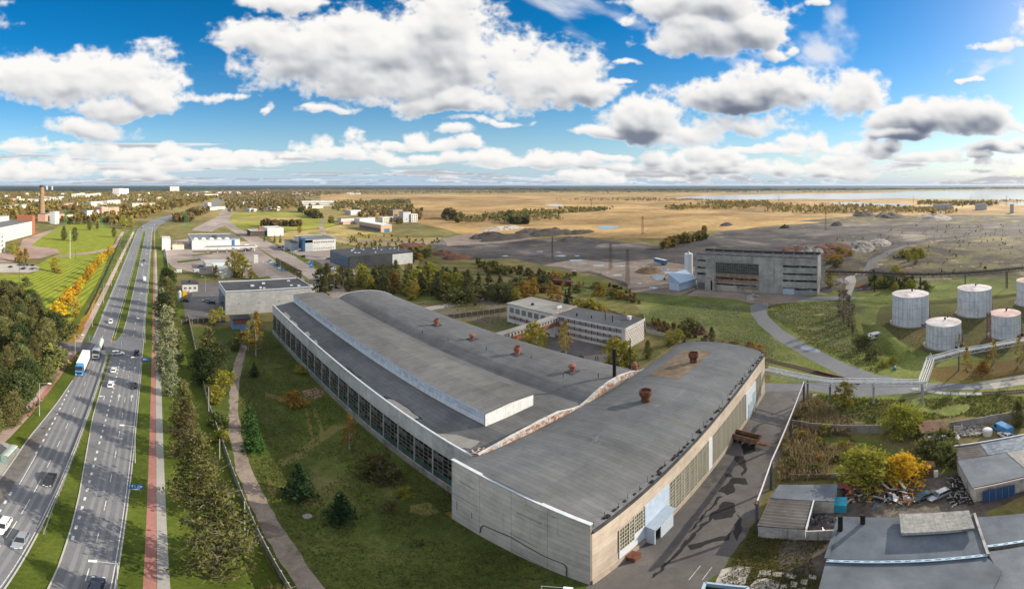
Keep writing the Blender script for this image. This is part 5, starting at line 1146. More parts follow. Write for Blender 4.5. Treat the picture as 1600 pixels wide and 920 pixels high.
# grey showroom
o = wb(32.1, 74, 206, 228, 11.2, m_greycl, m_roofd, 'grey clad showroom with a dark flat roof behind the row of trees', 'showroom', par=m_whitem,
   doors=((3,.5,15,8.6,1.0,m_blueg,'glass_front'),(3,.5,20,11.0,9.0,m_ltblue,'sign_band'),(0,.62,3.2,2.6,.1,m_white,'door'),(0,.80,3.2,2.6,.1,m_white,'door'),(0,.93,3.2,2.6,.1,m_white,'door')), ws=((0,1,4,1.2,.9,5,3,*GW),))
roofbits(o, 45, 72, 208, 226, 11.43, 7, 4, m_whitem, .4, .9)
# long white hall with a filling station canopy
o = wb(34.4, 80, 424, 475, 9, m_whiter, m_roofg, 'long white hall with round rooflights along its edge, beside the filling station', 'hall', par=m_whitem, doors=((3,.5,24,6.5,.2,m_blueg,'glass_front'),(3,.5,48,8.6,6.6,m_palegrey,'sign_band'),(0,.86,3,9,0,m_blueb,'fin')))
for k in range(5):
    mb = MB(); mb.lathe((38+k*7.5, 429, 9.23), [(2.6,0),(2.4,.7),(1.5,1.4),(.3,1.7)], 14); mb.build('rooflight', m_white, o)
mb = MB(); mb.box(56, 60, 440, 446, 9.23, 11.2); mb.build('plant_room', m_roofd, o)
cn = thing('station_canopy', 'long low white canopy in front of the long white hall', 'canopy', (44, 402, 0))
mb = MB(); mb.box(44, 92, 400, 410, 4.6, 5.5); mb.build('roof', m_whiter, cn); mb = MB(); mb.box(45, 91, 401, 409, 5.504, 5.56); mb.build('deck', m_roofg, cn)
for k in range(6): mb = MB(); mb.box(47+k*8.6, 47.5+k*8.6, 404.5, 405, 0, 4.595); mb.build('leg', m_white, cn)
wb(6, 14, 421, 440, 11, m_whiter, m_roofl, 'tall white advertising wall beside the cycle path', 'wall', over=0)
wb(16, 27, 426, 437, 5, m_cream, m_orbr, 'little pavilion with an orange roof left of the long white hall', 'pavilion')
o = wb(40, 58, 292, 318, 5.5, m_whiter, m_whiter, 'white and brown low house with a slanting roof by the pale trees', 'house', doors=((3,.45,12,4.2,0,m_redbr,'brick_front'),)); wb(36, 52, 322, 338, 4.5, m_cream, m_palegrey, 'flat white annex behind the slanting white house', 'annex')
o = wb(15.2, 24, 255, 264, 4.6, m_whiter, m_roofd, 'small white house with three dark windows by the row of trees', 'house', ws=((0,1,3,1.5,1.5,1.6,3,*GW),), over=.5)
mb = MB(); mb.box(19, 20, 259, 260, 4.83, 6.0); mb.build('chimney', m_black, o)
yb = thing('gas_store', 'yellow cabinet between two upright grey gas tanks', 'gas store', (14.6, 236, 0))
mb = MB(); mb.box(14.2, 16.4, 235, 237.5, 0, 5.2); mb.build('cabinet', mat('signal_yellow', [(.55,.32,.02),(.66,.40,.03)], 1, .5), yb)
for xx in (12.6, 18.0): mb = MB(); mb.lathe((xx,236,0), [(1.1,0),(1.1,4.6),(.7,5.3),(.15,5.6)], 14); mb.build('tank', m_palegrey, yb)
o = wb(31.5, 39, 183.5, 189, 4.6, mat('blue_brick_base', [(.14,.27,.40),(.20,.34,.48)], .8, .8), m_roofd, 'blue painted shed with a dark ribbed roof behind the golden birch', 'shed', doors=((0,.5,6.5,4.2,2.4,m_redbr,'brick_band'),), over=.5)
for k in range(14): mb = MB(); mb.box(31.2+k*.6, 31.3+k*.6, 183.1, 189.4, 4.825, 4.92); mb.build('roof_rib', m_darkwood, o)
# blue showroom
o = wb(134.5, 165, 391.5, 425, 10.5, m_whiter, m_roofg, 'white panelled hall with a blue glazed corner across the street', 'showroom', par=m_palegrey, doors=((0,.12,7.6,10.4,0,m_palegrey,'grey_panel'),(0,.12,7.6,12.2,8.0,m_blueb,'sign_board'),(3,.72,17,12.4,.0,m_blueg,'glass_corner')), ws=((0,1,12,1.7,1.3,7.6,3,*GW),(0,1,12,1.4,.9,2.0,3,*GW)))
mb = MB(); mb.box(132, 134.49, 391, 398, 0, 12.4); mb.build('glass_corner', m_blueg, o)
wb(124, 131, 399, 424, 7.5, m_palegrey, m_roofd, 'pale grey side wing of the blue cornered hall', 'side wing')
# low white hall with a dark annex
o = wb(132, 152, 522, 548, 9.5, m_whiter, m_roofl, 'plain white sheet hall beside a dark boarded annex', 'hall', over=.1); wb(112, 131.8, 524, 545, 6.5, m_darkwood, m_palegrey, 'dark boarded annex left of the plain white hall', 'annex')
wb(123, 127, 528, 532, 11, m_redbr, m_redbr, 'small red brick stack above the dark annex', 'chimney', over=0)
# low dark building with a blue glass end
o = wb(135.5, 190, 296, 333, 9.5, m_roofd, m_felt3, 'wide dark building with a black roof and a blue glass end', 'office hall', doors=((3,.5,34,9.0,.4,m_blueg,'glass_end'),(3,.5,36,9.6,9.1,m_palegrey,'eaves_band'),(0,.82,18,8.6,0,m_whiter,'white_front')))
mb = MB()
for k in range(6): mb.box(135.25, 135.36, 297, 332, 1.4+k*1.4, 1.55+k*1.4)
mb.build('mullion', m_palegrey, o); roofbits(o, 145, 186, 300, 330, 9.73, 14, 8, m_whitem, .4, 1.0)
for xx, yy in ((170,318),(182,305)): mb = MB(); mb.cyl((xx,yy), .25, .25, 9.7, 13, 8); mb.build('flue', m_whitem, o)
# brick warehouse and small sheds
o = wb(278, 294, 510, 575, 9.5, mat('pink_brick_wall', [(.44,.29,.20),(.54,.37,.27)], .5, .9), m_whitem, 'brick warehouse with a white roof and a blue gate', 'warehouse', doors=((0,.55,8,4.6,0,m_blueb,'gate'),(3,.5,60,5.0,1.0,mat('grey_blue_glazing', [(.07,.08,.11),(.12,.13,.17)], .4, .4),'glazing')))
wb(75, 83, 240, 262, 3.2, m_palegrey, m_whitem, 'row of low garages with white roofs by the car park', 'garages', over=.4, doors=((0,.5,6.5,2.9,0,m_orbr,'front'),)); wb(64, 70, 246, 262, 3.0, m_cream, m_whitem, 'white roofed carport left of the low garages', 'carport', over=.5); wb(84, 90, 238, 246, 3.0, m_cream, m_cream, 'small cream hut at the end of the low garages', 'hut')
wb(128, 134, 552, 556, 5, m_whiter, m_whiter, 'little white kiosk alone on the yellow meadow', 'kiosk'); wb(86, 90, 430, 433, 4, m_whiter, m_orbr, 'small cream cabin beside the showroom street', 'cabin')
wb(62, 68, 318, 323, 3.5, m_palegrey, m_whiter, 'white container beside the street at the car park end', 'container'); wb(76, 79.5, 344, 347, 6, m_whiter, m_whiter, 'white upright tank by the street', 'tank', over=0)
# ---- heaps of earth and rubble
def heap(px, py, rx, ry, hg, m, label, cat='heap', name='earth_heap', seed=1, rough=.35):
    x0, y0 = G(px, py); rng = np.random.default_rng(seed); n = 22; vs = []; fs = []
    for i in range(n+1):
        for j in range(n+1):
            u, v = i/n*2-1, j/n*2-1; r = math.hypot(u, v); z = max(0, 1-r*r)**.8*(1+rough*mnoise.noise(Vector((u*2.6+seed, v*2.6, seed)))*2+rough*.6*mnoise.noise(Vector((u*8, v*8, seed))))
            vs.append((x0+u*rx, y0+v*ry, z*hg*.72-.15*(r > .97)))
    for i in range(n):
        for j in range(n): a = i*(n+1)+j; fs.append((a, a+n+1, a+n+2, a+1))
    mb = MB(); mb.add(vs, fs); o = mb.build(name, m); tag(o, label, cat); return o
m_redsoil = groundmat('red_soil', [(.07,.035,.025),(.125,.062,.045),(.19,.115,.085)], .15, 1, 4, .3); m_darks = groundmat('dark_spoil', [(.05,.042,.04),(.085,.072,.066),(.12,.105,.09)], .1, .8, 4, .3); m_palerub = groundmat('pale_rubble', [(.09,.08,.07),(.26,.235,.21),(.42,.39,.36)], .2, .9, 3, .4, spread=(.42,.58)); m_sand = groundmat('brown_sand', [(.15,.105,.065),(.22,.155,.10)], .2, 1, 4, .2)
for a in ((642,386,20,12,5,m_redsoil,'red earth heap on the rough ground, the farther of two'),(690,397,13,9,4,m_redsoil,'red earth heap at the edge of the gravel yard, left one'),(715,403,15,9,4,m_redsoil,'red earth heap at the edge of the gravel yard, right one'),(765,371,28,16,8,m_darks,'long dark spoil bank at the far side of the gravel yard'),(800,372,50,12,6,m_darks,'low dark spoil ridge running right from the long bank'),(860,366,42,16,9,m_darks,'tall dark spoil heap beside the pond'),(828,362,26,12,5,m_darks,'small dark spoil heap behind the ridge'),(905,364,30,12,5,m_darks,'dark spoil hump in front of the pond'),(895,375,24,12,5,m_darks,'dark spoil hump at the yard edge right of the tall heap'),
   (1014,424,11,9,4.5,m_sand,'brown sand heap on the gravel yard near the blue trailer'),(1308,352,14,10,7,m_darks,'black coal heap at the far edge of the gravel'),(1227,356,10,8,6,m_darks,'small black heap above the mill roof'),(1135,352,16,9,5,m_darks,'dark heap on the marsh edge left of the mill'),(1300,391,50,22,6,m_redsoil,'long rust red scrap heap behind the mill'),(1240,396,40,16,7,m_redsoil,'rust brown heap above the mill roof'),(1345,386,40,14,6,m_palerub,'heap of pale broken concrete at the end of the track'),(1372,380,30,14,5,m_palerub,'pale rubble heap ending in a point by the track'),(1265,398,22,14,8,m_palerub,'pale rubble heap right above the mill roof'),
   (1390,338,60,30,9,m_darks,'grey spoil hill beyond the gravel yard'),(1460,340,70,30,8,m_palerub,'pale grey spoil hill with white patches'),(1350,336,50,24,8,m_darks,'darker spoil hill left of the pale one'),(1310,442,10,7,3,m_palerub,'jumble of broken concrete beside the mill end wall'),(1175,464,9,3,1.2,m_palerub,'low bank of white rubble in front of the mill'),(785,357,40,20,4,m_palerub,'stretch of broken slabs by the reed marsh'),(1094,523-3,3.5,3.0,2.8,mat('rust_brush', [(.06,.025,.018),(.13,.06,.045)], .5, .95),'rusty brown scrap pile on the meadow beyond the wing')): heap(*a, seed=int(a[0]))
# grassy bank round the tanks
bank = [(1345,505),(1358,500),(1380,512),(1410,540),(1440,566),(1432,570),(1400,562),(1370,535)]
pts = [G(*p) for p in densify(bank, 6)]; mb = MB(); c0 = (sum(p[0] for p in pts)/len(pts), sum(p[1] for p in pts)/len(pts))
ring = [(c0[0]+(p[0]-c0[0])*.55, c0[1]+(p[1]-c0[1])*.55, 2.6) for p in pts]; k = len(pts)
mb.add([(p[0],p[1],.02) for p in pts]+ring, [(i,(i+1)%k,k+(i+1)%k,k+i) for i in range(k)]+[tuple(range(k,2*k))]); o = mb.build('grass_bank', gm_green, smooth=True, kind='structure')
# ---------------------------------------------------------------- vegetation
def fastmesh(name, V, nper, mats, mi=None):
    """mesh of loose quads from an (n*4,3) array"""
    me = D.meshes.new(name); n = len(V)//4
    me.vertices.add(n*4); me.vertices.foreach_set('co', np.ascontiguousarray(V, np.float32).ravel())
    me.loops.add(n*4); me.loops.foreach_set('vertex_index', np.arange(n*4, dtype=np.int32))
    me.polygons.add(n); me.polygons.foreach_set('loop_start', np.arange(0, n*4, 4, dtype=np.int32))
    for m in mats: me.materials.append(m)
    if mi is not None: me.polygons.foreach_set('material_index', np.asarray(mi, np.int32))
    me.update(); me.validate(); return me
def quads(C, size, rng, flat_=0.0, asp=1.0):
    """leaf quads at centres C with random tilt"""
    n = len(C); nrm = rng.normal(size=(n,3)); nrm[:,2] = np.abs(nrm[:,2])+flat_; nrm /= np.linalg.norm(nrm, axis=1)[:,None]
    t = rng.normal(size=(n,3)); u = np.cross(nrm, t); u /= np.linalg.norm(u, axis=1)[:,None]+1e-6; w = np.cross(nrm, u)
    s = (size*.85*np.exp(np.clip(rng.normal(size=n)*.42, -1, 1.1)))[:,None]
    k = rng.uniform(.7, 1.3, (4, n, 1))
    V = np.stack([C-u*s*k[0]*.5-w*s*asp*.2, C+w*s*asp*.5*k[1]-u*s*.1, C+u*s*.5*k[2]+w*s*.1, C-w*s*asp*.5*k[3]+u*s*.12], 1)
    return V.reshape(-1, 3)
def crown_points(shape, hgt_, rad, low, ncl, nleaf, rng, spread=.13, hollow=.35):
    """leaf centres gathered in clumps inside the crown's envelope, thin inside, ragged outside"""
    cs = []
    while len(cs) < ncl:
        z = rng.uniform(0, 1); 
        if shape == 'round': r = math.sqrt(max(0, 1-(2*z-1)**2))*(1.0-.12*z)
        elif shape == 'poplar': r = (math.sin(math.pi*min(1, z*.93+.05)))**.55*(1-.3*z)
        elif shape == 'ovoid': r = math.sin(math.pi*min(1, z**.8*.93+.07))**.75*(1.15-.6*z)
        elif shape == 'bush': r = math.sqrt(max(0, 1-z*z))
        else: r = (1-z)**.85
        a = rng.uniform(0, 2*math.pi); q = max(hollow, rng.uniform(0, 1)**.45)*rng.uniform(.82, 1.10)
        if rng.uniform() < .10: q *= 1.12
        x, y = r*q*math.cos(a)*rad, r*q*math.sin(a)*rad
        lob = 1+.22*math.sin(3*a+z*7)+.12*math.sin(5*a-z*11)
        cs.append((x*lob, y*lob, low+(hgt_-low)*z))
    cs = np.array(cs); 
    sp = rad*spread if shape != 'bush' else rad*spread*1.2
    P = cs[rng.integers(0, ncl, ncl*nleaf)]
    return cs, P+rng.normal(size=P.shape)*np.array([sp, sp, sp*.72])
LEAF = {
 'brown': leafmat('leaf_brown', [(.050,.058,.018),(.100,.104,.032),(.165,.152,.05),(.24,.205,.08)]),
 'olive': leafmat('leaf_olive', [(.057,.068,.024),(.111,.121,.041),(.203,.203,.069),(.304,.283,.102)]),
 'dark': leafmat('leaf_dark', [(.028,.041,.018),(.061,.081,.033),(.121,.138,.053)]),
 'gold': leafmat('leaf_gold', [(.176,.115,.027),(.351,.230,.047),(.486,.338,.081)], rnd=.3),
 'yellow': leafmat('leaf_yellow', [(.378,.257,.020),(.675,.459,.034),(.837,.594,.068)], rnd=.2),
 'orange': leafmat('leaf_orange', [(.24,.14,.02),(.44,.25,.03),(.54,.34,.055)], rnd=.3),
 'lime': leafmat('leaf_lime', [(.164,.164,.030),(.312,.297,.052),(.491,.431,.089)], rnd=.3),
 'pale': leafmat('leaf_pale', [(.176,.189,.101),(.297,.317,.176),(.446,.459,.284)], rnd=.15),
 'spruce': leafmat('spruce_needles', [(.010,.023,.010),(.023,.049,.021),(.049,.096,.035)], rnd=.2, transl=.1),
 'young': leafmat('young_spruce_needles', [(.025,.056,.018),(.053,.114,.029),(.096,.176,.046)], rnd=.2, transl=.15),
 'reed': leafmat('dry_stalk', [(.149,.108,.061),(.270,.209,.115),(.405,.324,.189)], rnd=.2),
 'tuft': leafmat('grass_blade', [(.06,.075,.02),(.12,.13,.035),(.20,.18,.06),(.28,.24,.11)], .25),
 'twig': leafmat('bare_twig', [(.101,.081,.068),(.176,.149,.121),(.257,.223,.189)], rnd=.2, transl=.05),
}
barkm = mat('bark', [(.045,.036,.028),(.09,.075,.06),(.13,.11,.09)], 2.0, .95)
birchm = mat('birch_bark', [(.20,.19,.175),(.50,.48,.45),(.58,.56,.53)], 3.5, .9)
def tree_proto(shape, leaf, hgt_, rad, low, ncl, nleaf, size, seed, bark=None, limbs=10, tr=.018, twigs=0, flat_=.2):
    rng = np.random.default_rng(seed); bark = bark or barkm
    root = thing('tree', 'x', 'tree')
    cs, P = crown_points(shape, hgt_, rad, low, ncl, nleaf, rng)
    mb = MB(); r0 = max(.05, hgt_*tr); top = Vector((rng.normal()*.02*hgt_, rng.normal()*.02*hgt_, hgt_*.93)); prev = Vector((0,0,-.15)); pr = r0*1.3
    for k in range(1, 7):
        t = k/6; p = Vector((top.x*t+rng.normal()*.008*hgt_, top.y*t+rng.normal()*.008*hgt_, top.z*t)); r = r0*(1-t*.86); mb.tube(prev, p, pr, 7, 0, r); prev, pr = p, r
    for i in range(limbs):
        c = Vector(cs[rng.integers(0, len(cs))]); z = max(low*.8, c.z-Vector((c.x, c.y)).length*.8-.3); z = min(z, hgt_*.85); s = Vector((top.x*z/hgt_, top.y*z/hgt_, z))
        m = (s+c)/2+Vector((0,0,-.05*hgt_*.3)); rr_ = r0*(1-z/hgt_)*.42+.02; mb.tube(s, m, rr_, 5, 0, rr_*.7); mb.tube(m, c, rr_*.7, 5, 0, rr_*.2)
    mb.build('trunk', bark, root)
    V = quads(P, size, rng, flat_); mi = np.zeros(len(P), int)
    mats = [LEAF[leaf]]
    if twigs:
        tp = cs[rng.integers(0, len(cs), twigs)]; d = tp*np.array([.35,.35,0])+rng.normal(size=tp.shape)*rad*.22; d[:,2] = np.abs(d[:,2])*.9
        w = np.cross(d, rng.normal(size=d.shape)); w /= np.linalg.norm(w, axis=1)[:,None]+1e-6; w *= .045
        a = tp-d*.7; b = tp+d*.8
        V = np.concatenate([V, np.stack([a-w, a+w, b+w*.3, b-w*.3], 1).reshape(-1, 3)]); mi = np.concatenate([mi, np.ones(twigs, int)]); mats.append(LEAF['twig'])
    me = fastmesh('crown', V, 4, mats, mi); o = D.objects.new('crown', me); COL.objects.link(o); o.parent = root
    root['_h'] = hgt_; return root
def spruce_proto(leaf, hgt_, rad, seed, tiers=17, per=13, dens=15, size=.34):
    rng = np.random.default_rng(seed); root = thing('spruce_tree', 'x', 'spruce'); pts = []
    for t in range(tiers):
        f = t/(tiers-1); z = .04*hgt_+f*.93*hgt_; r = rad*(1-f)**.9*rng.uniform(.88, 1.08)+.12
        for b in range(max(4, int(per*(1-f*.6)))):
            a = rng.uniform(0, 6.283); L_ = r*rng.uniform(.78, 1.12)
            for k in range(max(3, int(dens*(1-f*.55)))):
                q = rng.uniform(.15, 1)**.8; pts.append((L_*q*math.cos(a)+rng.normal()*.10*(1+q), L_*q*math.sin(a)+rng.normal()*.10*(1+q), z-q*L_*.34+.12*L_*q*q*2+rng.normal()*.09))
    mb = MB(); mb.cyl((0,0), hgt_*.016, .02, -.15, hgt_*.97, 7); mb.build('trunk', barkm, root)
    V = quads(np.array(pts), size, rng, .5); me = fastmesh('crown', V, 4, [LEAF[leaf]]); o = D.objects.new('crown', me); COL.objects.link(o); o.parent = root
    root['_h'] = hgt_; return root
PROTO = {}; USED = {}
def P_(key, *a, **k):
    PROTO[key] = tree_proto(*a, **k); return PROTO[key]
# near kinds (dense meshes)
P_('brownA', 'ovoid', 'brown', 15, 3.7, 1.2, 190, 40, .28, 1, limbs=22, twigs=420)
P_('brownB', 'ovoid', 'brown', 15, 3.4, 1.0, 170, 38, .28, 2, limbs=22, twigs=460)
P_('oliveA', 'round', 'olive', 14, 4.1, 1.0, 190, 40, .31, 3, limbs=18, twigs=260)
P_('oliveB', 'ovoid', 'olive', 15, 3.7, .8, 180, 40, .31, 4, limbs=18, twigs=260)
P_('darkA', 'round', 'dark', 14, 5.2, .8, 190, 34, .44, 5, limbs=12)
P_('bareA', 'ovoid', 'brown', 15, 4.3, 1.0, 170, 32, .30, 6, limbs=34, twigs=420, tr=.02)
P_('willow', 'poplar', 'pale', 20, 3.6, .6, 210, 36, .40, 7, limbs=14, flat_=.0)
P_('poplar', 'poplar', 'olive', 14, 2.2, .8, 110, 26, .36, 8, limbs=8)
# middle-distance kinds
for i, (lf, sh) in enumerate((('brown','round'),('olive','ovoid'),('brown','ovoid'),('brown','ovoid'),('dark','round'))):
    P_('mid%d' % i, sh, lf, 11, 2.9, .8, 80, 22, .40, 20+i, limbs=10, twigs=260 if lf == 'brown' else 120)
P_('gold0', 'round', 'gold', 10, 3.6, 1.0, 60, 20, .55, 30, limbs=7); P_('gold1', 'ovoid', 'gold', 11, 3.2, .8, 60, 20, .55, 31, limbs=7)
P_('yel0', 'ovoid', 'orange', 8, 2.1, .7, 60, 26, .36, 32, limbs=6); P_('yel1', 'round', 'yellow', 8, 2.6, .4, 70, 28, .36, 33, limbs=6)
P_('lime0', 'round', 'lime', 9, 3.4, .7, 70, 24, .45, 34, limbs=7)
P_('birch0', 'ovoid', 'gold', 13, 2.2, 2.5, 60, 16, .34, 35, bark=birchm, limbs=8, tr=.011); P_('birch1', 'ovoid', 'lime', 13, 2.3, 2.0, 60, 16, .36, 36, bark=birchm, limbs=8, tr=.011)
P_('bare0', 'poplar', 'reed', 13, 1.7, .8, 50, 10, .3, 37, limbs=24, twigs=900, tr=.012)
P_('bush0', 'bush', 'olive', 3, 2.4, .1, 40, 22, .34, 40, limbs=5); P_('bush1', 'bush', 'lime', 3, 2.4, .1, 40, 22, .34, 41, limbs=5); P_('bush2', 'bush', 'gold', 3, 2.3, .1, 40, 22, .34, 42, limbs=5); P_('bush3', 'bush', 'brown', 3, 2.3, .1, 40, 20, .34, 43, limbs=6, twigs=120)
P_('bushY', 'bush', 'yellow', 4.2, 3.0, .2, 110, 40, .26, 44, limbs=8); P_('bushL', 'bush', 'lime', 5.0, 3.6, .2, 130, 40, .28, 45, limbs=8)
PROTO['spr0'] = spruce_proto('young', 11, 2.9, 50, 20, 15, 17); PROTO['spr1'] = spruce_proto('spruce', 9, 2.9, 51, 18, 15, 17, .32); PROTO['spr2'] = spruce_proto('spruce', 13, 3.0, 52, 20, 12, 13, .42)
NAME = {'bush': 'shrub', 'spr': 'spruce_tree', 'birch': 'birch_tree', 'poplar': 'poplar_tree', 'willow': 'willow_tree'}
trng = random.Random(17)
def plant(key, x, y, hgt_, label, group=None, wide=1.0, z=0.0, cat=None, rz=None):
    p = PROTO[key]; s = hgt_/p['_h']; sc = (s*wide, s*wide, s); rz = trng.uniform(0, 6.28) if rz is None else rz
    nm = next((v for k, v in NAME.items() if key.startswith(k)), 'tree')
    if key not in USED:
        USED[key] = 1; o = p; o.location = (x, y, z); o.rotation_euler = (0,0,rz); o.scale = sc; o['label'] = label
        if group: o['group'] = group
    else:
        o = copy_tree(p, (x, y, z), rz, label, None, sc)
        if group: o['group'] = group
        elif 'group' in o: del o['group']
    o.name = nm; o['category'] = cat or ('shrub' if nm == 'shrub' else 'spruce' if nm == 'spruce_tree' else 'tree')
    return o
def plantpx(key, px, py, hgt_, label, group=None, **k): x, y = G(px, py); return plant(key, x, y, hgt_, label, group, **k)
def inpoly(p, poly):
    c = False; n = len(poly)
    for i in range(n):
        a, b = poly[i], poly[(i+1) % n]
        if (a[1] > p[1]) != (b[1] > p[1]) and p[0] < (b[0]-a[0])*(p[1]-a[1])/(b[1]-a[1])+a[0]: c = not c
    return c
def scatter(poly, n, keys, h0, h1, label, group, wide=1.0, mind=0.0, cat=None):
    """trees spread over a patch of ground outlined in photo pixels, even over the ground itself"""
    W_ = [G(*p) for p in poly]; x0, x1 = min(p[0] for p in W_), max(p[0] for p in W_); y0, y1 = min(p[1] for p in W_), max(p[1] for p in W_)
    got = []; tries = 0
    while len(got) < n and tries < n*300:
        tries += 1; p = (trng.uniform(x0, x1), trng.uniform(y0, y1))
        if not inpoly(p, W_) or any((p[0]-q[0])**2+(p[1]-q[1])**2 < mind*mind for q in got): continue
        got.append(p); plant(trng.choice(keys), p[0], p[1], trng.uniform(h0, h1), label, group, wide*trng.uniform(.85, 1.15), cat=cat)
# ---- the row between pavement and concrete fence (x, y in units of H)
ROW = [('bareA',.165,.60,12,'bare pale tree cut off at the bottom edge, right of the grey pavement'),
 ('bareA',.117,.85,17,'large half bare tree with pale limbs, nearest whole tree beside the pavement'),
 ('brownA',.105,1.13,16.5,'broad brown green tree level with the blue road sign, right of the pavement'),
 ('brownB',.097,1.44,14,'tall brown tree in mid row, leaning over the grey pavement'),
 ('brownA',.100,1.63,13,'ragged brown tree between the pale willow and the mid row'),
 ('willow',.062,1.98,13,'rounded pale silver willow beside the red cycle path'),
 ('willow',.052,2.22,21,'tallest tree of the row, a narrow silvery willow with a pointed top'),
 ('oliveA',.105,2.35,12,'olive tree right behind the tall silvery willow'),
 ('brownB',.095,2.75,15,'dark brown tree behind the silvery willow, before the grey car showroom'),
 ('darkA',.060,3.10,13,'dark green tree at the far end of the row by the cycle path'),
 ('oliveA',.090,3.55,14,'brown olive tree overhanging the cycle path opposite the small white house'),
 ('willow',.045,3.35,12,'small pale willow among the dark trees at the far end of the row'),
 ('darkA',.105,4.05,13,'dark tree at the corner below the small white house'),
 ('brownA',.080,4.40,10,'low brown tree by the cycle path short of the filling station')]
for k, x, y, hh_, lb in ROW: plant(k, x*h, y*h, hh_*1.12, lb, 'trees between pavement and concrete fence', 1.0)
# ---- lawn west of the hall
for key, px, py, hh_, lb, wd in (('spr0',397,704,11,'bright green spruce by the dirt track, front one of a pair',.95),('spr0',390,674,9.5,'green spruce just behind the front one of the pair by the track',.95),('spr1',467,776,9.0,'broad dark spruce standing alone on the lawn near the track bend',1.12),
    ('spr1',531,813,7.6,'small dark spruce nearest the blank concrete wall',1.2),('spr1',397,588,5.5,'small dark spruce at the top of the lawn where the track bends',1.1)): plantpx(key, px, py, hh_, lb, None, wide=wd)
for key, px, py, hh_, lb in (('birch0',546,702,10,'slender golden birch against the glazed hall wall'),('birch0',400,556,17,'tall golden birch with a white stem at the corner of the hall'),('birch1',388,548,12,'thin birch beside the tall golden one at the hall corner'),
    ('bush3',592,742,5.0,'rusty brown shrub below the glazed wall near the wing'),('bush3',612,752,3.2,'brown shrub in the corner between hall and wing'),('bush2',462,633,4.2,'rust coloured bush on the lawn above the wheel tracks'),('bush1',470,583,2.6,'yellow green bush at the foot of the glazed wall'),('bush3',575,745,3,'thin brown bush below the glazed wall'),
    ('bush1',630,775,2.2,'low yellow bush on the lawn short of the concrete wall'),('bush3',608,795,2.0,'low brown bush in the middle of the lawn'),('bush0',655,850,1.2,'small grey green bush on the dark lawn')): plantpx(key, px, py, hh_, lb)
# between fence and track
for key, px, py, hh_, lb in (('oliveB',325,590,17,'tall dark tree between the concrete fence and the track'),('darkA',318,600,12,'dark bushy tree leaning on the concrete fence'),('darkA',336,588,12,'dark tree beside the tall one near the track'),('lime0',345,618,8,'yellow green tree by the track bend'),('lime0',338,632,6,'yellow green tree nearest the concrete fence'),('bush1',352,598,4,'yellow bush on the track verge'),('bush0',338,665,3.4,'olive bush along the concrete fence'),('bush1',345,690,3.0,'yellow green bush between fence and track'),('bush2',385,535,4.5,'golden bush at the start of the track'),('bush0',366,545,4,'olive bush at the track end by the blue shed'),('lime0',333,508,7,'yellow green tree in the yard of the grey showroom'),('lime0',344,500,6,'lime tree by the yard fence of the grey showroom')): plantpx(key, px, py, hh_, lb)
# ---- dark wood left of the footpath
scatter([(-90,760),(-60,600),(-40,500),(10,468),(70,500),(84,530),(78,600),(45,640),(0,690),(-60,760)], 54, ['oliveA','oliveB','darkA','brownA','brownB','darkA','oliveA'], 9, 14, 'brown olive tree in the dense wood left of the footpath', 'trees of the wood left of the footpath', 1.1, 4.2)
scatter([(-60,500),(10,466),(75,498),(60,515),(-20,520)], 12, ['mid0','mid3','bareA','brownB'], 7, 11, 'thin half bare tree on the edge of the mown park', 'half bare trees on the park edge', 1.0, 4)
scatter([(66,515),(96,515),(100,560),(88,590),(80,570)], 7, ['mid0','bush3','mid3','bush0'], 3, 7, 'brown undergrowth tree where the wood meets the side road', 'undergrowth at the side road', 1.1, 3)
# ---- the orange row along the park
for i in range(17):
    t = i/16; px = 174-(174-84)*t**1.05; py = 397+(512-397)*t**1.25
    k = 'yel0' if i % 3 else 'yel1'
    if i in (11, 13): continue
    plantpx(k, px, py, 8.0+trng.uniform(-.8, 1.0) if i < 12 else 9.5, 'orange lime tree in the row along the mown park', 'orange row of trees along the park', wide=1.15 if i < 12 else 1.3)
for key, px, py, hh_, lb in (('gold0',118,496,9,'brown gold tree between the orange row and the wood'),('brownA',100,376,16,'large brown tree, left of the pair on the mown park'),('oliveA',117,377,15,'large olive tree, right of the pair on the mown park'),('oliveA',178,371,12,'round olive tree by the footpath at the far end of the park'),
    ('gold0',85,425,10,'small reddish brown tree alone on the mown park'),('bush2',93,427,3,'little shrub beside the lone reddish tree'),('gold1',40,412,12,'golden brown tree beside the round car park'),('gold0',28,410,12,'golden tree left of the car park tree'),('lime0',20,397,10,'yellow green tree in front of the cream office wing'),('bush0',40,447,5,'small olive shrub on the left of the mown park'),
    ('lime0',192,357,18,'bright yellow green tree at the end of the park'),('lime0',205,354,16,'second bright yellow green tree at the end of the park'),('gold1',122,349,15,'tall golden tree behind the park'),('oliveA',140,360,15,'wide olive tree behind the park, in front of the white building'),('brownA',152,358,12,'brown tree beside the wide olive one'),('oliveB',172,350,12,'olive tree before the salmon flats')):
    plantpx(key, px, py, hh_, lb)
# avenue towards the town and trees round the junction
scatter([(212,347),(262,331),(315,318),(345,309),(335,305),(262,320),(205,338)], 44, ['gold0','gold1','mid0','gold0','mid3','lime0'], 10, 15, 'golden brown tree in the belt along the far main road', 'belt of golden trees along the far main road', 1.15, 9)
scatter([(262,353),(276,342),(318,330),(322,334),(296,346),(282,353)], 12, ['brownA','mid0','mid2','gold0'], 9, 13, 'brown tree in the clump by the green lattice mast', 'brown clump by the green mast', 1.1, 8)
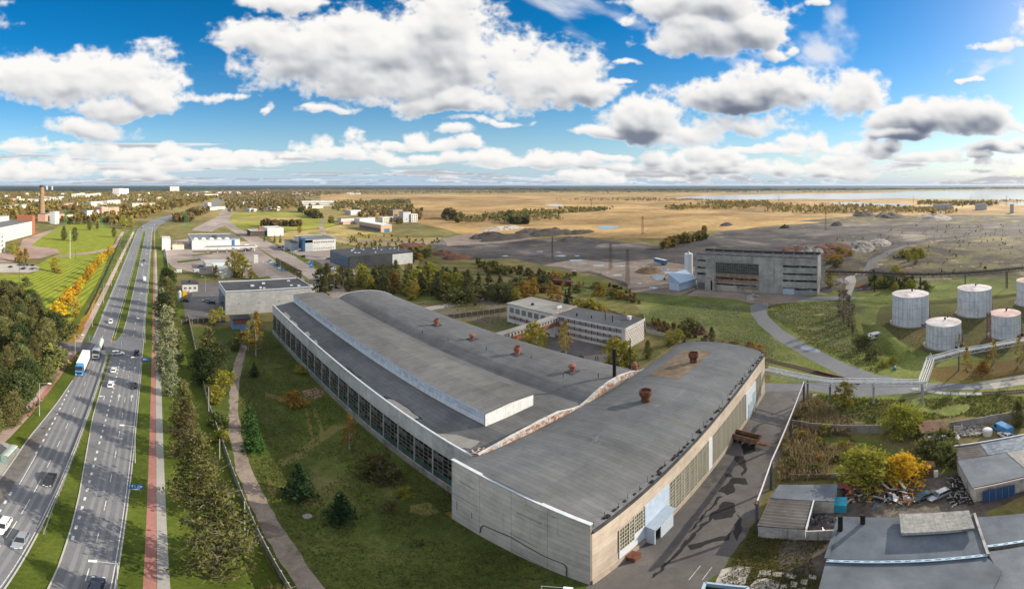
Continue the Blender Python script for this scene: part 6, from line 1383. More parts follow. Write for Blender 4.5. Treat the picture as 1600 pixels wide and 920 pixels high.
# ---- grove behind the hall
scatter([(500,436),(560,440),(590,434),(660,440),(760,448),(800,458),(730,466),(640,470),(560,452),(520,462)], 60, ['mid0','mid3','mid2','mid3','mid0','mid2','mid1','gold1','birch1','mid0','mid3','lime0'], 8, 14, 'brown olive tree in the grove behind the hall', 'grove behind the long hall', 1.15, 5.5)
for key, px, py, hh_, lb in (('mid4',500,466,16,'dark slim tree at the far corner of the hall, beside the street'),('mid1',506,468,13,'dark olive tree at the end of the street behind the hall'),('poplar',612,440,12,'dark pointed tree in front of the low dark building'),('birch1',672,462,13,'white stemmed birch in the grove behind the hall'),('birch1',715,462,13,'birch with a pale stem in the grove nearest the rails')): plantpx(key, px, py, hh_, lb)
for key, px, py, hh_, lb in (('lime0',835,553,12,'yellow green tree under the covered bridge'),('birch0',884,556,14,'golden birch in front of the office block'),('birch0',878,552,11,'smaller golden birch in front of the office block'),('lime0',962,582,12,'broad yellow green willow at the office entrance'),('lime0',976,577,10,'yellow green willow right of the entrance willow'),('lime0',985,580,8,'low green willow next to the red roof vent'),('bush1',905,500,9,'bright yellow shrub behind the office block'),('bush1',925,500,9,'bright yellow bush at the back of the office roof'),('bush2',935,503,7,'golden bush behind the office chimney'),
    ('spr2',890,478,12,'dark spruce behind the white annex'),('spr2',884,478,9,'smaller dark spruce behind the white annex'),('gold1',835,462,10,'golden tree behind the annex roof'),('gold1',860,468,10,'orange brown birch clump behind the annex'),('gold0',872,470,8,'orange brown tree next to the dark spruce'),('gold0',820,468,10,'golden tree left of the annex roof'),('lime0',806,473,8,'yellow green tree at the corner of the annex'),('oliveB',1012,560,7,'dark green bush behind the office end wall'),('lime0',1045,540,6,'yellow bush in front of the wing parapet'),('lime0',1060,537,6,'yellow bush by the railing of the wing'),('bush3',1078,520,6,'rusty brown bush beyond the wing'),('oliveB',1112,535,6.5,'dark green bush beyond the wing roof'),
    ('bush2',1150,545,3.5,'golden shrub beyond the end of the wing'),('bush2',1172,550,4,'orange shrub beyond the end of the wing'),('bush2',1185,555,4,'golden shrub at the far corner of the wing'),('bush2',942,452,3,'orange shrub on the meadow by the pale kerb')): plantpx(key, px, py, hh_, lb)
scatter([(690,470),(720,462),(800,455),(805,470),(740,480)], 22, ['mid0','mid3','bush3','bush0'], 4, 8, 'brown shrub beside the concrete path behind the hall', 'shrubs along the concrete path', 1.1, 4)
scatter([(800,440),(900,440),(985,465),(960,470),(880,458),(800,452)], 18, ['bush3','bush0','gold0','bush2'], 2.5, 6, 'low brown shrub along the railway wagons', 'shrubs along the railway', 1.1, 4)
# ---- east side
for key, px, py, hh_, lb in (('bare0',1318,505,17,'tall bare poplar, tallest of the clump by the white caravan'),('bare0',1326,512,16,'bare poplar right of the tallest in the clump'),('bare0',1312,495,14,'bare poplar at the left of the clump'),('bare0',1332,520,14,'bare poplar nearest the white caravan'),('bare0',1322,490,13,'thin bare poplar at the back of the clump'),
    ('birch0',1511,590,11,'golden birch with a leaning white stem by the pipe bridge'),('birch0',1552,578,11,'pale birch between two pipe bridge posts'),('birch0',1592,574,12,'golden birch at the right edge by the pipe bridge'),('birch0',1500,545,6,'small orange birch beside the short tank'),('bush2',1535,580,3.5,'yellow bush below the pipe bridge'),
    ('lime0',1320,635,7.5,'dark bottomed yellow green bush beside the asphalt road'),('bushL',1410,675,7.0,'yellow tree beside the rusty shed'),('bushL',1352,752,7.5,'large yellow shrub, left of the two by the scrap heap'),('bushY',1414,750,6.0,'deep golden shrub, right of the two by the scrap heap'),('bushL',1385,750,5.0,'yellow green shrub between the two big ones by the scrap heap'),
    ('bush0',1450,712,4.5,'dark green bush beside the blue garden cabin'),('bush0',1470,700,5,'green bush between the blue cabin and the garages'),('bush0',1480,722,5,'dark green bush at the garage corner'),('oliveB',1590,668,8,'dark tree at the right edge behind the blue van'),('bush1',1395,568,2.5,'yellow shrub at the road junction'),('bush1',1380,572,2.2,'small yellow shrub at the edge of the road'),
    ('bush3',1365,560,4,'brown brush below the white caravan'),('bush3',1350,545,5,'brown brush between caravan and bare poplars'),('bush1',1400,400+30,6,'bright yellow bush in front of the conveyor bridge'),('lime0',1410,447,9,'yellow green bush under the conveyor bridge'),('lime0',1430,412,9,'orange yellow bush on the waste ground'),('oliveA',1395,452,8,'olive bush beneath the conveyor bridge'),('oliveA',1425,452,8,'dark bush beneath the middle of the conveyor bridge'),('lime0',1375,450,7,'yellow bush left of the conveyor bridge posts'),('lime0',1298,448,10,'green bush against the end wall of the mill'),('oliveB',1365,442,9,'dark shrub by the muddy road')): plantpx(key, px, py, hh_, lb)
scatter([(1380,440),(1460,452),(1420,456),(1350,452)], 12, ['mid2','bush0','lime0'], 4, 7, 'olive shrub under the conveyor bridge', 'shrubs under the conveyor bridge', 1.2, 4)
scatter([(1400,400),(1440,398),(1440,410),(1410,412)], 8, ['bush2','lime0','bush1'], 4, 7, 'yellow scrub on the waste ground behind the tanks', 'scrub on the waste ground', 1.2, 4)
scatter([(1236,655),(1262,635),(1330,650),(1330,720),(1290,745),(1215,745),(1222,700)], 22, ['bush3','bush1','bush3','bush2'], 1.0, 2.4, 'straggly shrub among the dry weeds beside the yard', 'shrubs among the dry weeds', 1.1, 2.4)
scatter([(1290,420),(1296,392),(1325,388),(1330,410),(1300,430)], 16, ['bush2','bush3','gold0'], 3, 6, 'rusty shrub on the waste ground behind the mill', 'rusty shrubs behind the mill', 1.2, 5)
# poplar hedge by the street, small trees on the playing field edge
for i in range(20):
    t = i/19; plantpx('poplar', 432+(470-432)*t, 414+(436-414)*t, 6.0, 'small dark cypress in the hedge along the car park', 'cypress hedge along the car park', wide=1.0)
for px, py, hh_, lb in ((367,434,17,'large pale yellow tree, left of the pair before the long white hall'),(378,434,15,'pale yellow tree, right of the pair before the long white hall')): plantpx('lime0', px, py, hh_, lb)
for key, px, py, hh_, lb in (('mid2',338,436,9,'small olive tree left of the pale yellow pair'),('gold0',392,436,7,'golden bush right of the pale yellow pair'),('spr2',429,378,8,'dark pine by the small green park of the showroom street'),('spr2',438,379,9,'dark pine right of the other by the showroom street'),('spr2',413,377,6,'small dark pine left of the pines by the showroom street'),('lime0',468,364,9,'yellow tree on the meadow by the little white kiosk')): plantpx(key, px, py, hh_, lb)
scatter([(610,395),(640,385),(700,392),(660,410),(620,408)], 14, ['bush2','bush1','lime0','bush0'], 3, 6, 'yellow scrub on the rough ground past the dark building', 'scrub on the rough ground', 1.2, 6)
# ---- distant woods: single masses
def farwood(name, poly, n, leaf, h0, h1, label, seed, nq=12, ragged=1.0):
    rng = np.random.default_rng(seed); W_ = [G(*p) for p in densify(poly, 20)]
    xs_ = [p[0] for p in W_]; ys_ = [p[1] for p in W_]; pts = []
    t0 = 0
    while len(pts) < n and t0 < n*60:
        t0 += 1; p = (rng.uniform(min(xs_), max(xs_)), rng.uniform(min(ys_), max(ys_)))
        if inpoly(p, W_) and mnoise.noise(Vector((p[0]*.008, p[1]*.008, seed))) > -.35*ragged: pts.append(p)
    if not pts: return
    pts = np.array(pts); n = len(pts); hh_ = rng.uniform(h0, h1, n)
    a = rng.uniform(0, 6.283, (n, nq)); z = rng.uniform(.12, 1, (n, nq)); r = np.sqrt(np.maximum(0, 1-(z*1.15-.3)**2))*.36*hh_[:,None]*rng.uniform(.4, 1, (n, nq))
    C = np.stack([pts[:,:1]+r*np.cos(a), pts[:,1:]+r*np.sin(a), z*hh_[:,None]], 2).reshape(-1, 3)
    V = quads(C, np.repeat(hh_*.42, nq), rng, .2)
    me = fastmesh(name, V, 4, [LEAF[leaf]]); o = D.objects.new(name, me); COL.objects.link(o)
    tag(o, label, 'woodland', None, 'stuff'); return o
farleaf = lambda nm, cols: LEAF.__setitem__(nm, leafmat('far_'+nm, cols, .012, rnd=0))
farleaf('fbrown', [(.09,.07,.03),(.18,.13,.05),(.27,.20,.08),(.16,.14,.05)]); farleaf('fgold', [(.085,.075,.028),(.19,.14,.042),(.31,.23,.065),(.11,.115,.04),(.24,.165,.05)]); farleaf('fdark', [(.018,.03,.02),(.033,.05,.032),(.052,.07,.04)]); farleaf('folive', [(.06,.065,.024),(.12,.12,.036),(.20,.175,.055),(.27,.215,.07)])
farwood('woodland', [(-60,332),(-60,301),(120,300),(300,300),(330,304),(240,318),(190,332),(120,331),(60,328)], 3800, 'fgold', 7, 12, 'golden brown tree belts spread through the distant town', 61)
farwood('woodland', [(205,344),(262,328),(315,315),(345,308),(338,304),(262,318),(200,334)], 340, 'fgold', 9, 14, 'dense golden belt of trees along the far main road', 91, 60, .6)
farwood('woodland', [(262,352),(282,338),(322,326),(326,332),(296,346),(280,353)], 90, 'fbrown', 8, 12, 'brown trees massed beside the far junction', 92, 60, .3)
farwood('woodland', [(0,344),(60,342),(100,350),(150,352),(190,352),(190,344),(120,338),(60,330),(0,332)], 160, 'fgold', 6, 11, 'autumn trees standing among the works behind the park', 93, 50, .8)
farwood('woodland', [(350,332),(352,318),(400,312),(470,312),(520,320),(470,330),(420,331)], 260, 'fgold', 6, 11, 'golden brown trees and gardens behind the playing field', 94, 40, .8)
farwood('woodland', [(-60,348),(-60,318),(60,318),(130,326),(190,328),(205,320),(200,340),(192,350),(130,345),(60,338),(20,342)], 420, 'fgold', 7, 13, 'autumn trees crowding round the works and flats at the left', 95, 44, .9)
farwood('woodland', [(560,340),(540,330),(620,326),(660,330),(650,342),(620,352),(590,346)], 130, 'fbrown', 5, 9, 'brown scrub grown up among the ruined works', 96, 40, .8)
farwood('shrubbery', [(620,400),(640,392),(700,402),(760,412),(800,418),(860,432),(840,440),(760,440),(690,432),(640,425)], 150, 'folive', 1.6, 4.5, 'olive scrub on the rough ground between grove and gravel', 97, 60, .9)
farwood('shrubbery', [(690,478),(800,450),(870,455),(900,470),(860,480),(800,478),(720,492)], 130, 'fbrown', 1.4, 4.0, 'brown bushes grown over the tracks behind the hall', 98, 60, .8)
farwood('shrubbery', [(820,430),(900,430),(985,455),(1000,475),(900,462),(830,446)], 110, 'fbrown', 1.0, 3.2, 'brown bushes along the railway and the pale kerb', 99, 60, .8)
farwood('shrubbery', [(1010,500),(1060,512),(1130,535),(1190,560),(1196,570),(1120,545),(1040,530)], 70, 'fbrown', .8, 2.6, 'rank brush along the overgrown track beyond the wing', 100, 60, .8)
farwood('woodland', [(340,310),(330,300),(480,299),(560,301),(500,306),(430,320),(400,330),(360,322)], 1500, 'fbrown', 8, 13, 'brown woodland beyond the playing field', 62)
farwood('woodland', [(330,300),(420,297),(1000,297),(1180,299),(1180,301),(900,301.5),(640,303),(480,304)], 3600, 'fbrown', 9, 15, 'wide belt of brown woodland beyond the reed marsh', 63, 9, .6)
farwood('woodland', [(520,330),(510,318),(560,314),(640,316),(650,330),(600,338)], 420, 'folive', 6, 10, 'olive trees around the ruined works by the marsh', 64)
farwood('woodland', [(555,318),(640,314),(640,317),(560,322)], 200, 'folive', 7, 11, 'dark green strip of trees inside the reed marsh', 65)
farwood('shrubbery', [(690,344),(760,336),(830,330),(880,326),(960,326),(950,329),(860,336),(880,344),(800,347),(740,348)], 620, 'folive', 4, 8, 'olive willow scrub along the near edge of the reed marsh', 66)
farwood('shrubbery', [(860,312),(1000,310),(1120,312),(1110,314),(960,314)], 300, 'folive', 4, 7, 'thin line of scrub far out in the reed marsh', 67)
farwood('shrubbery', [(1030,326),(1080,322),(1110,316),(1200,316),(1205,322),(1150,327),(1060,328)], 460, 'fgold', 6, 11, 'yellow willow scrub beside the lake inlet', 68)
farwood('shrubbery', [(1195,331),(1200,320),(1290,320),(1330,321),(1430,325),(1500,330),(1480,335),(1400,333),(1250,334)], 620, 'fgold', 5, 9, 'golden willow scrub between the pond and the gravel', 69)
farwood('shrubbery', [(1430,320),(1440,315.5),(1500,317),(1560,318),(1560,322),(1480,323)], 240, 'folive', 7, 11, 'green scrub before the lake near the right edge', 70)
farwood('shrubbery', [(1500,314),(1700,312.5),(1700,315),(1500,316)], 160, 'folive', 4, 7, 'low scrub on the lake shore', 71)
farwood('woodland', [(1180,300.5),(1250,301),(1420,297.5),(1700,295.2),(1700,294),(1180,296)], 1300, 'fbrown', 8, 13, 'brown woodland on the far shore of the lake', 72, 9, .4)
farwood('shrubbery', [(520,380),(560,366),(640,372),(700,376),(650,388),(580,392)], 110, 'fgold', 1.2, 3, 'golden scrub on the straw coloured waste ground', 73, 40)
farwood('shrubbery', [(1300,372),(1420,352),(1600,351),(1700,352),(1700,420),(1500,428),(1380,420)], 230, 'folive', 1.0, 2.8, 'low scrub scattered over the waste ground behind the tanks', 74, 14)
farwood('woodland', [(640,345),(650,338),(705,338),(712,350),(690,352),(655,350)], 34, 'fbrown', 12, 17, 'brown birch copse behind the waste ground', 75, 150, 0)
farwood('woodland', [(712,352),(712,342),(800,338),(830,350),(760,352)], 44, 'folive', 8, 12, 'olive trees where the waste ground meets the reed marsh', 76, 120, 0)
farwood('woodland', [(460,330),(470,328),(522,346),(516,350)], 30, 'folive', 8, 12, 'green trees along the lane past the playing field', 77, 120, 0)
farwood('woodland', [(345,354.5),(480,353.5),(482,352),(345,353)], 34, 'fbrown', 8, 10, 'line of thin bare trees across the playing field', 78, 60, 0)
farwood('woodland', [(1012,385),(1040,380),(1100,365),(1110,372),(1085,378),(1035,390)], 40, 'fgold', 5, 9, 'golden brown thicket on the gravel yard', 79, 130, 0)
# the forest on the horizon: a raised canopy with an uneven top
rng = np.random.default_rng(9)
RA = np.linspace(-.62, 2.30, 760); RD = [1.0, 1.004, 1.05, 1.12, 1.2, 1.32, 1.5, 1.75, 2.1, 2.7, 3.6]
vs = []; fs = []
for i, a in enumerate(RA):
    px = a*F+XV; y0 = np.interp(px, [-200,0,150,300,420,520,640,760,900,1100,1250,1400,1700], [300.5,300.5,300,299,296.5,296,296.5,297,298,298.2,297.5,296,293.5])
    d0 = H/math.tan((y0-YH+.6*vnoise(np.array([a*9]), np.array([.5]), 3)[0])/F)
    for j, k in enumerate(RD):
        d = d0*k; z = 0.0 if j == 0 else 15+5*vnoise(np.array([a*120]), np.array([k*9]), 5)[0]+4*vnoise(np.array([a*31]), np.array([k*4]), 7)[0]
        vs.append((d*math.sin(a), d*math.cos(a), z))
m_ = len(RD)
for i in range(len(RA)-1):
    for j in range(m_-1): fs.append((i*m_+j, i*m_+j+1, (i+1)*m_+j+1, (i+1)*m_+j))
mb = MB(); mb.add(vs, fs); o = mb.build('forest', groundmat('forest_canopy', [(.012,.020,.016),(.022,.036,.024),(.045,.052,.028)], .004, .05, .3, .3, big=.0004, bigamt=.4)); tag(o, 'dark spruce forest closing the whole horizon', 'forest', None, 'stuff')
# dry weeds and rank grass beside the yard: uncountable, one mass each
def weeds(name, poly, n, leaf, h0, h1, label, seed, px=True, w=.05):
    rng = np.random.default_rng(seed); W_ = [G(*p) for p in poly] if px else poly
    xs_ = [p[0] for p in W_]; ys_ = [p[1] for p in W_]; pts = []; t0 = 0
    while len(pts) < n and t0 < n*40:
        t0 += 1; p = (rng.uniform(min(xs_), max(xs_)), rng.uniform(min(ys_), max(ys_)))
        if inpoly(p, W_) and mnoise.noise(Vector((p[0]*.12, p[1]*.12, seed))) > -.25: pts.append(p)
    pts = np.array(pts); n = len(pts); hh_ = rng.uniform(h0, h1, n); a = rng.uniform(0, 6.283, n); u = np.stack([np.cos(a), np.sin(a), 0*a], 1)*(w*rng.uniform(.6, 1.6, n))[:,None]
    B = np.stack([pts[:,0], pts[:,1], 0*hh_], 1); T = B+np.stack([rng.normal(size=n)*.18*hh_, rng.normal(size=n)*.18*hh_, hh_], 1)
    me = fastmesh(name, np.stack([B-u, B+u, T+u*.8, T-u*.8], 1).reshape(-1, 3), 4, [LEAF[leaf]]); o = D.objects.new(name, me); COL.objects.link(o); tag(o, label, 'undergrowth', None, 'stuff')
weeds('undergrowth', [(1236,655),(1262,620),(1300,640),(1330,660),(1330,745),(1215,755),(1215,730)], 9000, 'reed', .8, 2.4, 'dry brown weeds standing between the yard and the concrete wall', 81, w=.06)
weeds('undergrowth', [(1262,615),(1400,625),(1560,615),(1640,625),(1640,650),(1500,650),(1330,665),(1250,660)], 8000, 'tuft', .2, .6, 'tufts of straw coloured grass in front of the concrete wall', 82, w=.12)
weeds('undergrowth', [(1200,490),(1260,520),(1330,560),(1330,470),(1240,475)], 4500, 'pale', .2, .5, 'tufts of rank grass on the meadow beside the curved road', 83, w=.15)
weeds('undergrowth', [(1080,470),(1170,480),(1180,510),(1250,560),(1200,570),(1110,520),(1010,490)], 6000, 'pale', .2, .5, 'tufts of pale grass on the meadow in front of the mill', 84, w=.15)

weeds('grass_tufts', [(p[0]*H, p[1]*H) for p in ((.30,.45),(.30,1.3),(.36,1.9),(.56,2.7),(.72,2.8),(.745,.9),(.66,.88),(.66,.5))], 16000, 'tuft', .12, .42, 'tufts of rough grass all over the lawn before the hall', 85, False, .12)
weeds('grass_tufts', [(1130,905),(1180,820),(1290,840),(1280,940),(1120,940)], 3500, 'tuft', .1, .5, 'grass tufts on the plot with the broken slabs', 86, True, .08)
weeds('grass_tufts', [(1200,475),(1330,468),(1340,520),(1400,560),(1370,585),(1270,540),(1200,490)], 9000, 'tuft', .12, .4, 'grass tufts on the meadow below the mill', 87, True, .16)
weeds('grass_tufts', [(1372,505),(1640,455),(1640,545),(1475,562),(1420,545)], 7000, 'reed', .12, .5, 'dry tufts on the ground among the oil tanks', 88, True, .14)
weeds('grass_tufts', [(690,480),(800,455),(990,490),(1060,525),(1000,520),(860,500),(790,515)], 6000, 'reed', .2, .7, 'dry weeds along the tracks behind the hall', 89, True, .14)
# ---------------------------------------------------------------- garages, sheds and scrap at lower right
m_bluefelt = mat('blue_grey_felt', [(.085,.10,.125),(.125,.145,.175),(.16,.18,.21)], .25, .8, big=.06, bigamt=.2, fine=(3, .12)); m_corr = panelmat('corrugated_dark', [(.055,.052,.05),(.085,.08,.078),(.12,.115,.11)], 'q', 30, .9, .10, (1.7,1.65,1.6), .3)
m_corrl = panelmat('corrugated_pale', [(.20,.195,.185),(.33,.325,.31),(.44,.43,.42)], 'r', .22, 1.4, .03, (.55,.54,.53), 1.2); m_oldw = mat('peeling_white', [(.18,.165,.15),(.42,.40,.37),(.56,.54,.51)], .6, .95, streak=(1.2,(.45,.42,.38)))
m_bdoor = mat('blue_garage_door', [(.02,.06,.16),(.035,.09,.23)], .8, .5)
def roofb(pts, z, th, wall, roof, label, cat, name=None, base=0.0, zs=None):
    """building under a roof whose corners are seen at photo pixels pts and lie at the levels zs"""
    zs = zs or [z]*len(pts); P = [G(p[0], p[1], zz) for p, zz in zip(pts, zs)]
    o = thing(name or cat.replace(' ', '_'), label, cat, (P[0][0], P[0][1], 0)); c = (sum(p[0] for p in P)/len(P), sum(p[1] for p in P)/len(P))
    ins = [(c[0]+(p[0]-c[0])*.975, c[1]+(p[1]-c[1])*.975) for p in P]
    mb = MB(); mb.prism(ins, base, [zz-th-.01 for zz in zs]); mb.build('wall', wall, o)
    mb = MB(); vs = [(*p, zz-th) for p, zz in zip(P, zs)]+[(*p, zz) for p, zz in zip(P, zs)]; k = len(P)
    a = sum(P[i][0]*P[(i+1)%k][1]-P[(i+1)%k][0]*P[i][1] for i in range(k)); F_ = [(i,(i+1)%k,k+(i+1)%k,k+i) for i in range(k)]+[tuple(range(k,2*k)), tuple(range(k-1,-1,-1))]
    mb.add(vs, F_ if a > 0 else [tuple(reversed(f)) for f in F_]); mb.build('roof', roof, o); return o, P
gA, P = roofb([(1496,719.5),(1572,707),(1612,741),(1519,762)], 4.2, .25, m_oldw, m_bluefelt, 'white walled garage with a grey felt roof and a blue double door', 'garage')
a, b = GV(1520.5,763.5,4.2), GV(1612,743,4.2); d_ = (b-a).normalized(); nn = Vector((-d_.y, d_.x, 0)); nn = nn if nn.dot(Vector((a.x,a.y,0))) < 0 else -nn
mb = MB(); c = a.lerp(b, .42); mb.obox((c.x+nn.x*.14, c.y+nn.y*.14), (d_.x,d_.y), (nn.x,nn.y), (b-a).length*.27, .08, .02, 3.0); dr = mb.build('garage_door', m_bdoor, gA)
mb = MB()
for k in range(5): cc = a.lerp(b, .42-.27+.108*(k+1)*1.0); mb.obox((cc.x+nn.x*.24, cc.y+nn.y*.24), (d_.x,d_.y), (nn.x,nn.y), .03, .02, .1, 2.9)
mb.build('hinge_strip', m_galv, dr)
mb = MB(); mb.bar(a+nn*.25+Vector((0,0,.05)), b+nn*.25+Vector((0,0,.05)), .18, .22); mb.build('fascia', mat('pink_fascia', [(.50,.36,.32),(.60,.46,.42)], 1, .8), gA)
roofb([(1572.5,707),(1640,696),(1680,728),(1613,741)], 4.3, .25, m_oldw, m_corrl, 'garage with a pale slab roof next to the blue door garage', 'garage')
gB, P = roofb([(1491,697.5),(1530,692),(1543,711.5),(1497,719)], 3.9, .2, m_oldw, m_corr, 'old shed with a brown corrugated roof behind the blue door garage', 'shed')
gC, P = roofb([(1530.5,692),(1640,672),(1660,696),(1572,706.5),(1544,711)], 3.95, .2, m_oldw, mat('patched_blue_felt', [(.04,.06,.10),(.09,.13,.19),(.24,.28,.33)], .8, .6, big=.15), 'long shed roofed with torn blue tarpaulin', 'shed')
mb = MB(); p, q = GV(1491,697,4.05), GV(1640,670,4.05); mb.bar(p, q, .25, .25); o = mb.build('roof_edge', m_whitem, gC)
gD, P = roofb([(1312,806.5),(1522,802),(1543,864.5),(1291,872.5)], 5, .3, m_oldw, m_bluefelt, 'large workshop with a blue grey roof sloping to a long gutter', 'workshop', zs=[6.3,6.3,4.6,4.6])
mb = MB(); p, q = GV(1291,876,4.55), GV(1543,867,4.55); mb.bar(p, q, .55, .16); gt = mb.build('gutter', mat('zinc_gutter', [(.30,.42,.54),(.42,.54,.64)], 1, .35, .3), gD)
mb = MB()
for k in range(17): c = p.lerp(q, k/16); mb.bar(c+Vector((0,-.34,.09)), c+Vector((0,.34,.09)), .09, .05)
mb.split('bracket', m_black, gt)
gE, P2 = roofb([(1290,877.5),(1540,869),(1566,892),(1530,960),(1262,975)], 4.3, .3, m_oldw, mat('blue_grey_felt_low', [(.07,.085,.11),(.10,.118,.145),(.135,.152,.18)], .25, .8, big=.06), 'lower flat roof in front of the long gutter', 'workshop', zs=[4.3,4.3,4.3,4.1,4.1])
mb = MB(); p, q, r_, s_ = GV(1405,802.5,7.2), GV(1514,797,7.2), GV(1523,825,6.6), GV(1408,833,6.6); mb.add([p,q,r_,s_,p-Vector((0,0,.4)),q-Vector((0,0,.4)),r_-Vector((0,0,.6)),s_-Vector((0,0,.6))], [(3,2,1,0),(4,5,6,7),(0,1,5,4),(1,2,6,5),(2,3,7,6),(3,0,4,7)]); mb.build('raised_roof', m_corrl, gD)
for px, pyb, pyt, rr_ in ((1313,830,806,.34),(1348,821,804,.36)):
    z = 5.9 if px == 1313 else 5.9; v = GV(px, pyb, z-.4); d = math.hypot(v.x, v.y); zt_ = H-d*math.tan((pyt-YH)/F); mb = MB(); mb.cyl((v.x,v.y), rr_, rr_, z-.8, zt_, 10); mb.build('chimney', m_black, gD)
mb = MB(); p, q = GV(1522.5,802,6.45), GV(1544,866,4.75); mb.bar(p, q, .35, .3); mb.build('verge', m_oldw, gD)
mb = MB(); p, q = GV(1312,806.5,6.4), GV(1291,872.5,4.7); mb.bar(p, q, .5, .3); mb.build('verge', m_bluefelt, gD)
gF, P = roofb([(1526,808),(1640,797),(1660,832),(1541,852)], 4, .25, m_oldw, m_bluefelt, 'blue grey roofed shed with a blue gutter at the right edge', 'shed', zs=[4.6,4.6,3.9,3.9])
mb = MB(); p, q = GV(1540,854,3.85), GV(1660,834,3.85); mb.bar(p, q, .5, .15); gt = mb.build('gutter', MAT['zinc_gutter'], gF)
mb = MB()
for k in range(9): c = p.lerp(q, k/8); mb.bar(c+Vector((0,-.3,.09)), c+Vector((0,.3,.09)), .08, .05)
mb.split('bracket', m_black, gt)
roofb([(1543,862),(1640,846),(1700,960),(1590,960),(1515,900),(1560,893)], 3.6, .25, m_oldw, m_bluefelt, 'dark flat roof in the bottom right corner', 'shed')
# left sheds
sI, P = roofb([(1217,757),(1309,756),(1304,783),(1203,777.5)], 3.4, .25, m_oldw, m_bluefelt, 'flat roofed shed with a blue grey roof and a white back wall', 'shed')
sH, P = roofb([(1203,778),(1271,782.5),(1259,826),(1183,821)], 3.3, .2, m_oldw, m_corr, 'lean-to with a ribbed dark corrugated roof', 'shed')
mb = MB(); p, q = GV(1259.5,828,2.9), GV(1303,826,2.9); p2, q2 = GV(1272,784,2.9), GV(1303,785,2.9)
mb.bar((p.x,p.y,1.3), (q.x,q.y,1.3), .25, 2.6); ow = mb.build('yard_wall', m_oldw); tag(ow, 'low peeling wall closing the coal bin beside the ribbed lean-to', 'wall')
mb = MB(); p, q = GV(1271.5,782,3.42), GV(1259.5,826,3.42); mb.bar(p, q, .2, .18); mb.build('verge', m_whitem, sH)
bt = heap(1285,822,3.6,3.0,2.4,mat('black_plastic', [(.010,.010,.014),(.03,.028,.04),(.08,.075,.09)], 1.5, .3, spec=.6),'heap under shiny black plastic between shed and workshop', 'heap', 'covered_heap', 7, .5)
v = GV(1312,795); mb = MB(); mb.box(v.x-1.3, v.x+1.3, v.y-1.1, v.y+1.1, 0, 2.0); mb.box(v.x-1.35, v.x+1.35, v.y-1.15, v.y+1.15, 2.003, 2.12); tq = mb.build('turquoise_bin', mat('turquoise_paint', [(.02,.24,.38),(.04,.33,.48)], 1, .5)); tag(tq, 'turquoise steel bin at the corner of the scrap yard', 'bin')
cb = thing('site_container', 'open topped grey blue tank cut off by the bottom edge', 'tank', (*G(1130,935,3), 0))
P = [G(1102,910,3.4), G(1168,917,3.4), G(1180,960,3.4), G(1085,952,3.4)]
mb = MB(); mb.prism(P, 0, 2.6, bottom=True); mb.build('body', m_black, cb); mb = MB()
for i in range(4): mb.bar((*P[i], 3.0), (*P[(i+1)%4], 3.0), .35, .9)
mb.build('rim', MAT['zinc_gutter'], cb)
# rusty shed with an open front
x0, y0 = G(1437,690); x1, y1 = G(1484,684)
sh, P = roofb([(1432,660),(1475,657.5),(1484,672),(1440,677)], 3.0, .15, m_darkwood, mat('rusty_sheet_roof', [(.09,.045,.035),(.15,.08,.065),(.19,.11,.09)], .5, .9, streak=(2,(.7,.65,.6))), 'open fronted shed with a rusty brown roof by the concrete wall', 'shed')
# blue garden cabin with a rounded roof
v = GV(1462,697); cbn = thing('garden_cabin', 'small blue cabin with a pale rounded roof in the garden plot', 'cabin', (v.x, v.y, 0))
mb = MB(); mb.box(v.x-1.3, v.x+1.3, v.y-2.2, v.y+2.2, .2, 1.9); mb.build('wall', mat('cabin_blue', [(.03,.10,.22),(.05,.15,.30)], 1, .6), cbn)
mb = MB(); pr = [(-1.5,1.9),(-1.2,2.35),(-.5,2.65),(.5,2.65),(1.2,2.35),(1.5,1.9)]
for a, b in zip(pr[:-1], pr[1:]): mb.add([(v.x+a[0],v.y-2.4,a[1]),(v.x+b[0],v.y-2.4,b[1]),(v.x+b[0],v.y+2.4,b[1]),(v.x+a[0],v.y+2.4,a[1])], [(0,1,2,3)])
mb.poly([(v.x+p[0], v.y-2.2, p[1]) for p in pr]); mb.poly([(v.x+p[0], v.y+2.2, p[1]) for p in pr][::-1]); mb.build('roof', mat('cabin_roof', [(.24,.36,.52),(.34,.46,.6)], 1, .5), cbn)
mb = MB(); mb.box(v.x-1.36, v.x-1.301, v.y-1.6, v.y-.6, .3, 1.8); mb.build('door', m_white, cbn)
m_conc2 = mat('post_concrete', [(.30,.29,.27),(.44,.42,.40)], 1, .9); m_cwall = mat('stained_wall', [(.16,.14,.125),(.27,.245,.225),(.36,.33,.31)], .35, .95, big=.06, streak=(1,(.6,.55,.52)))
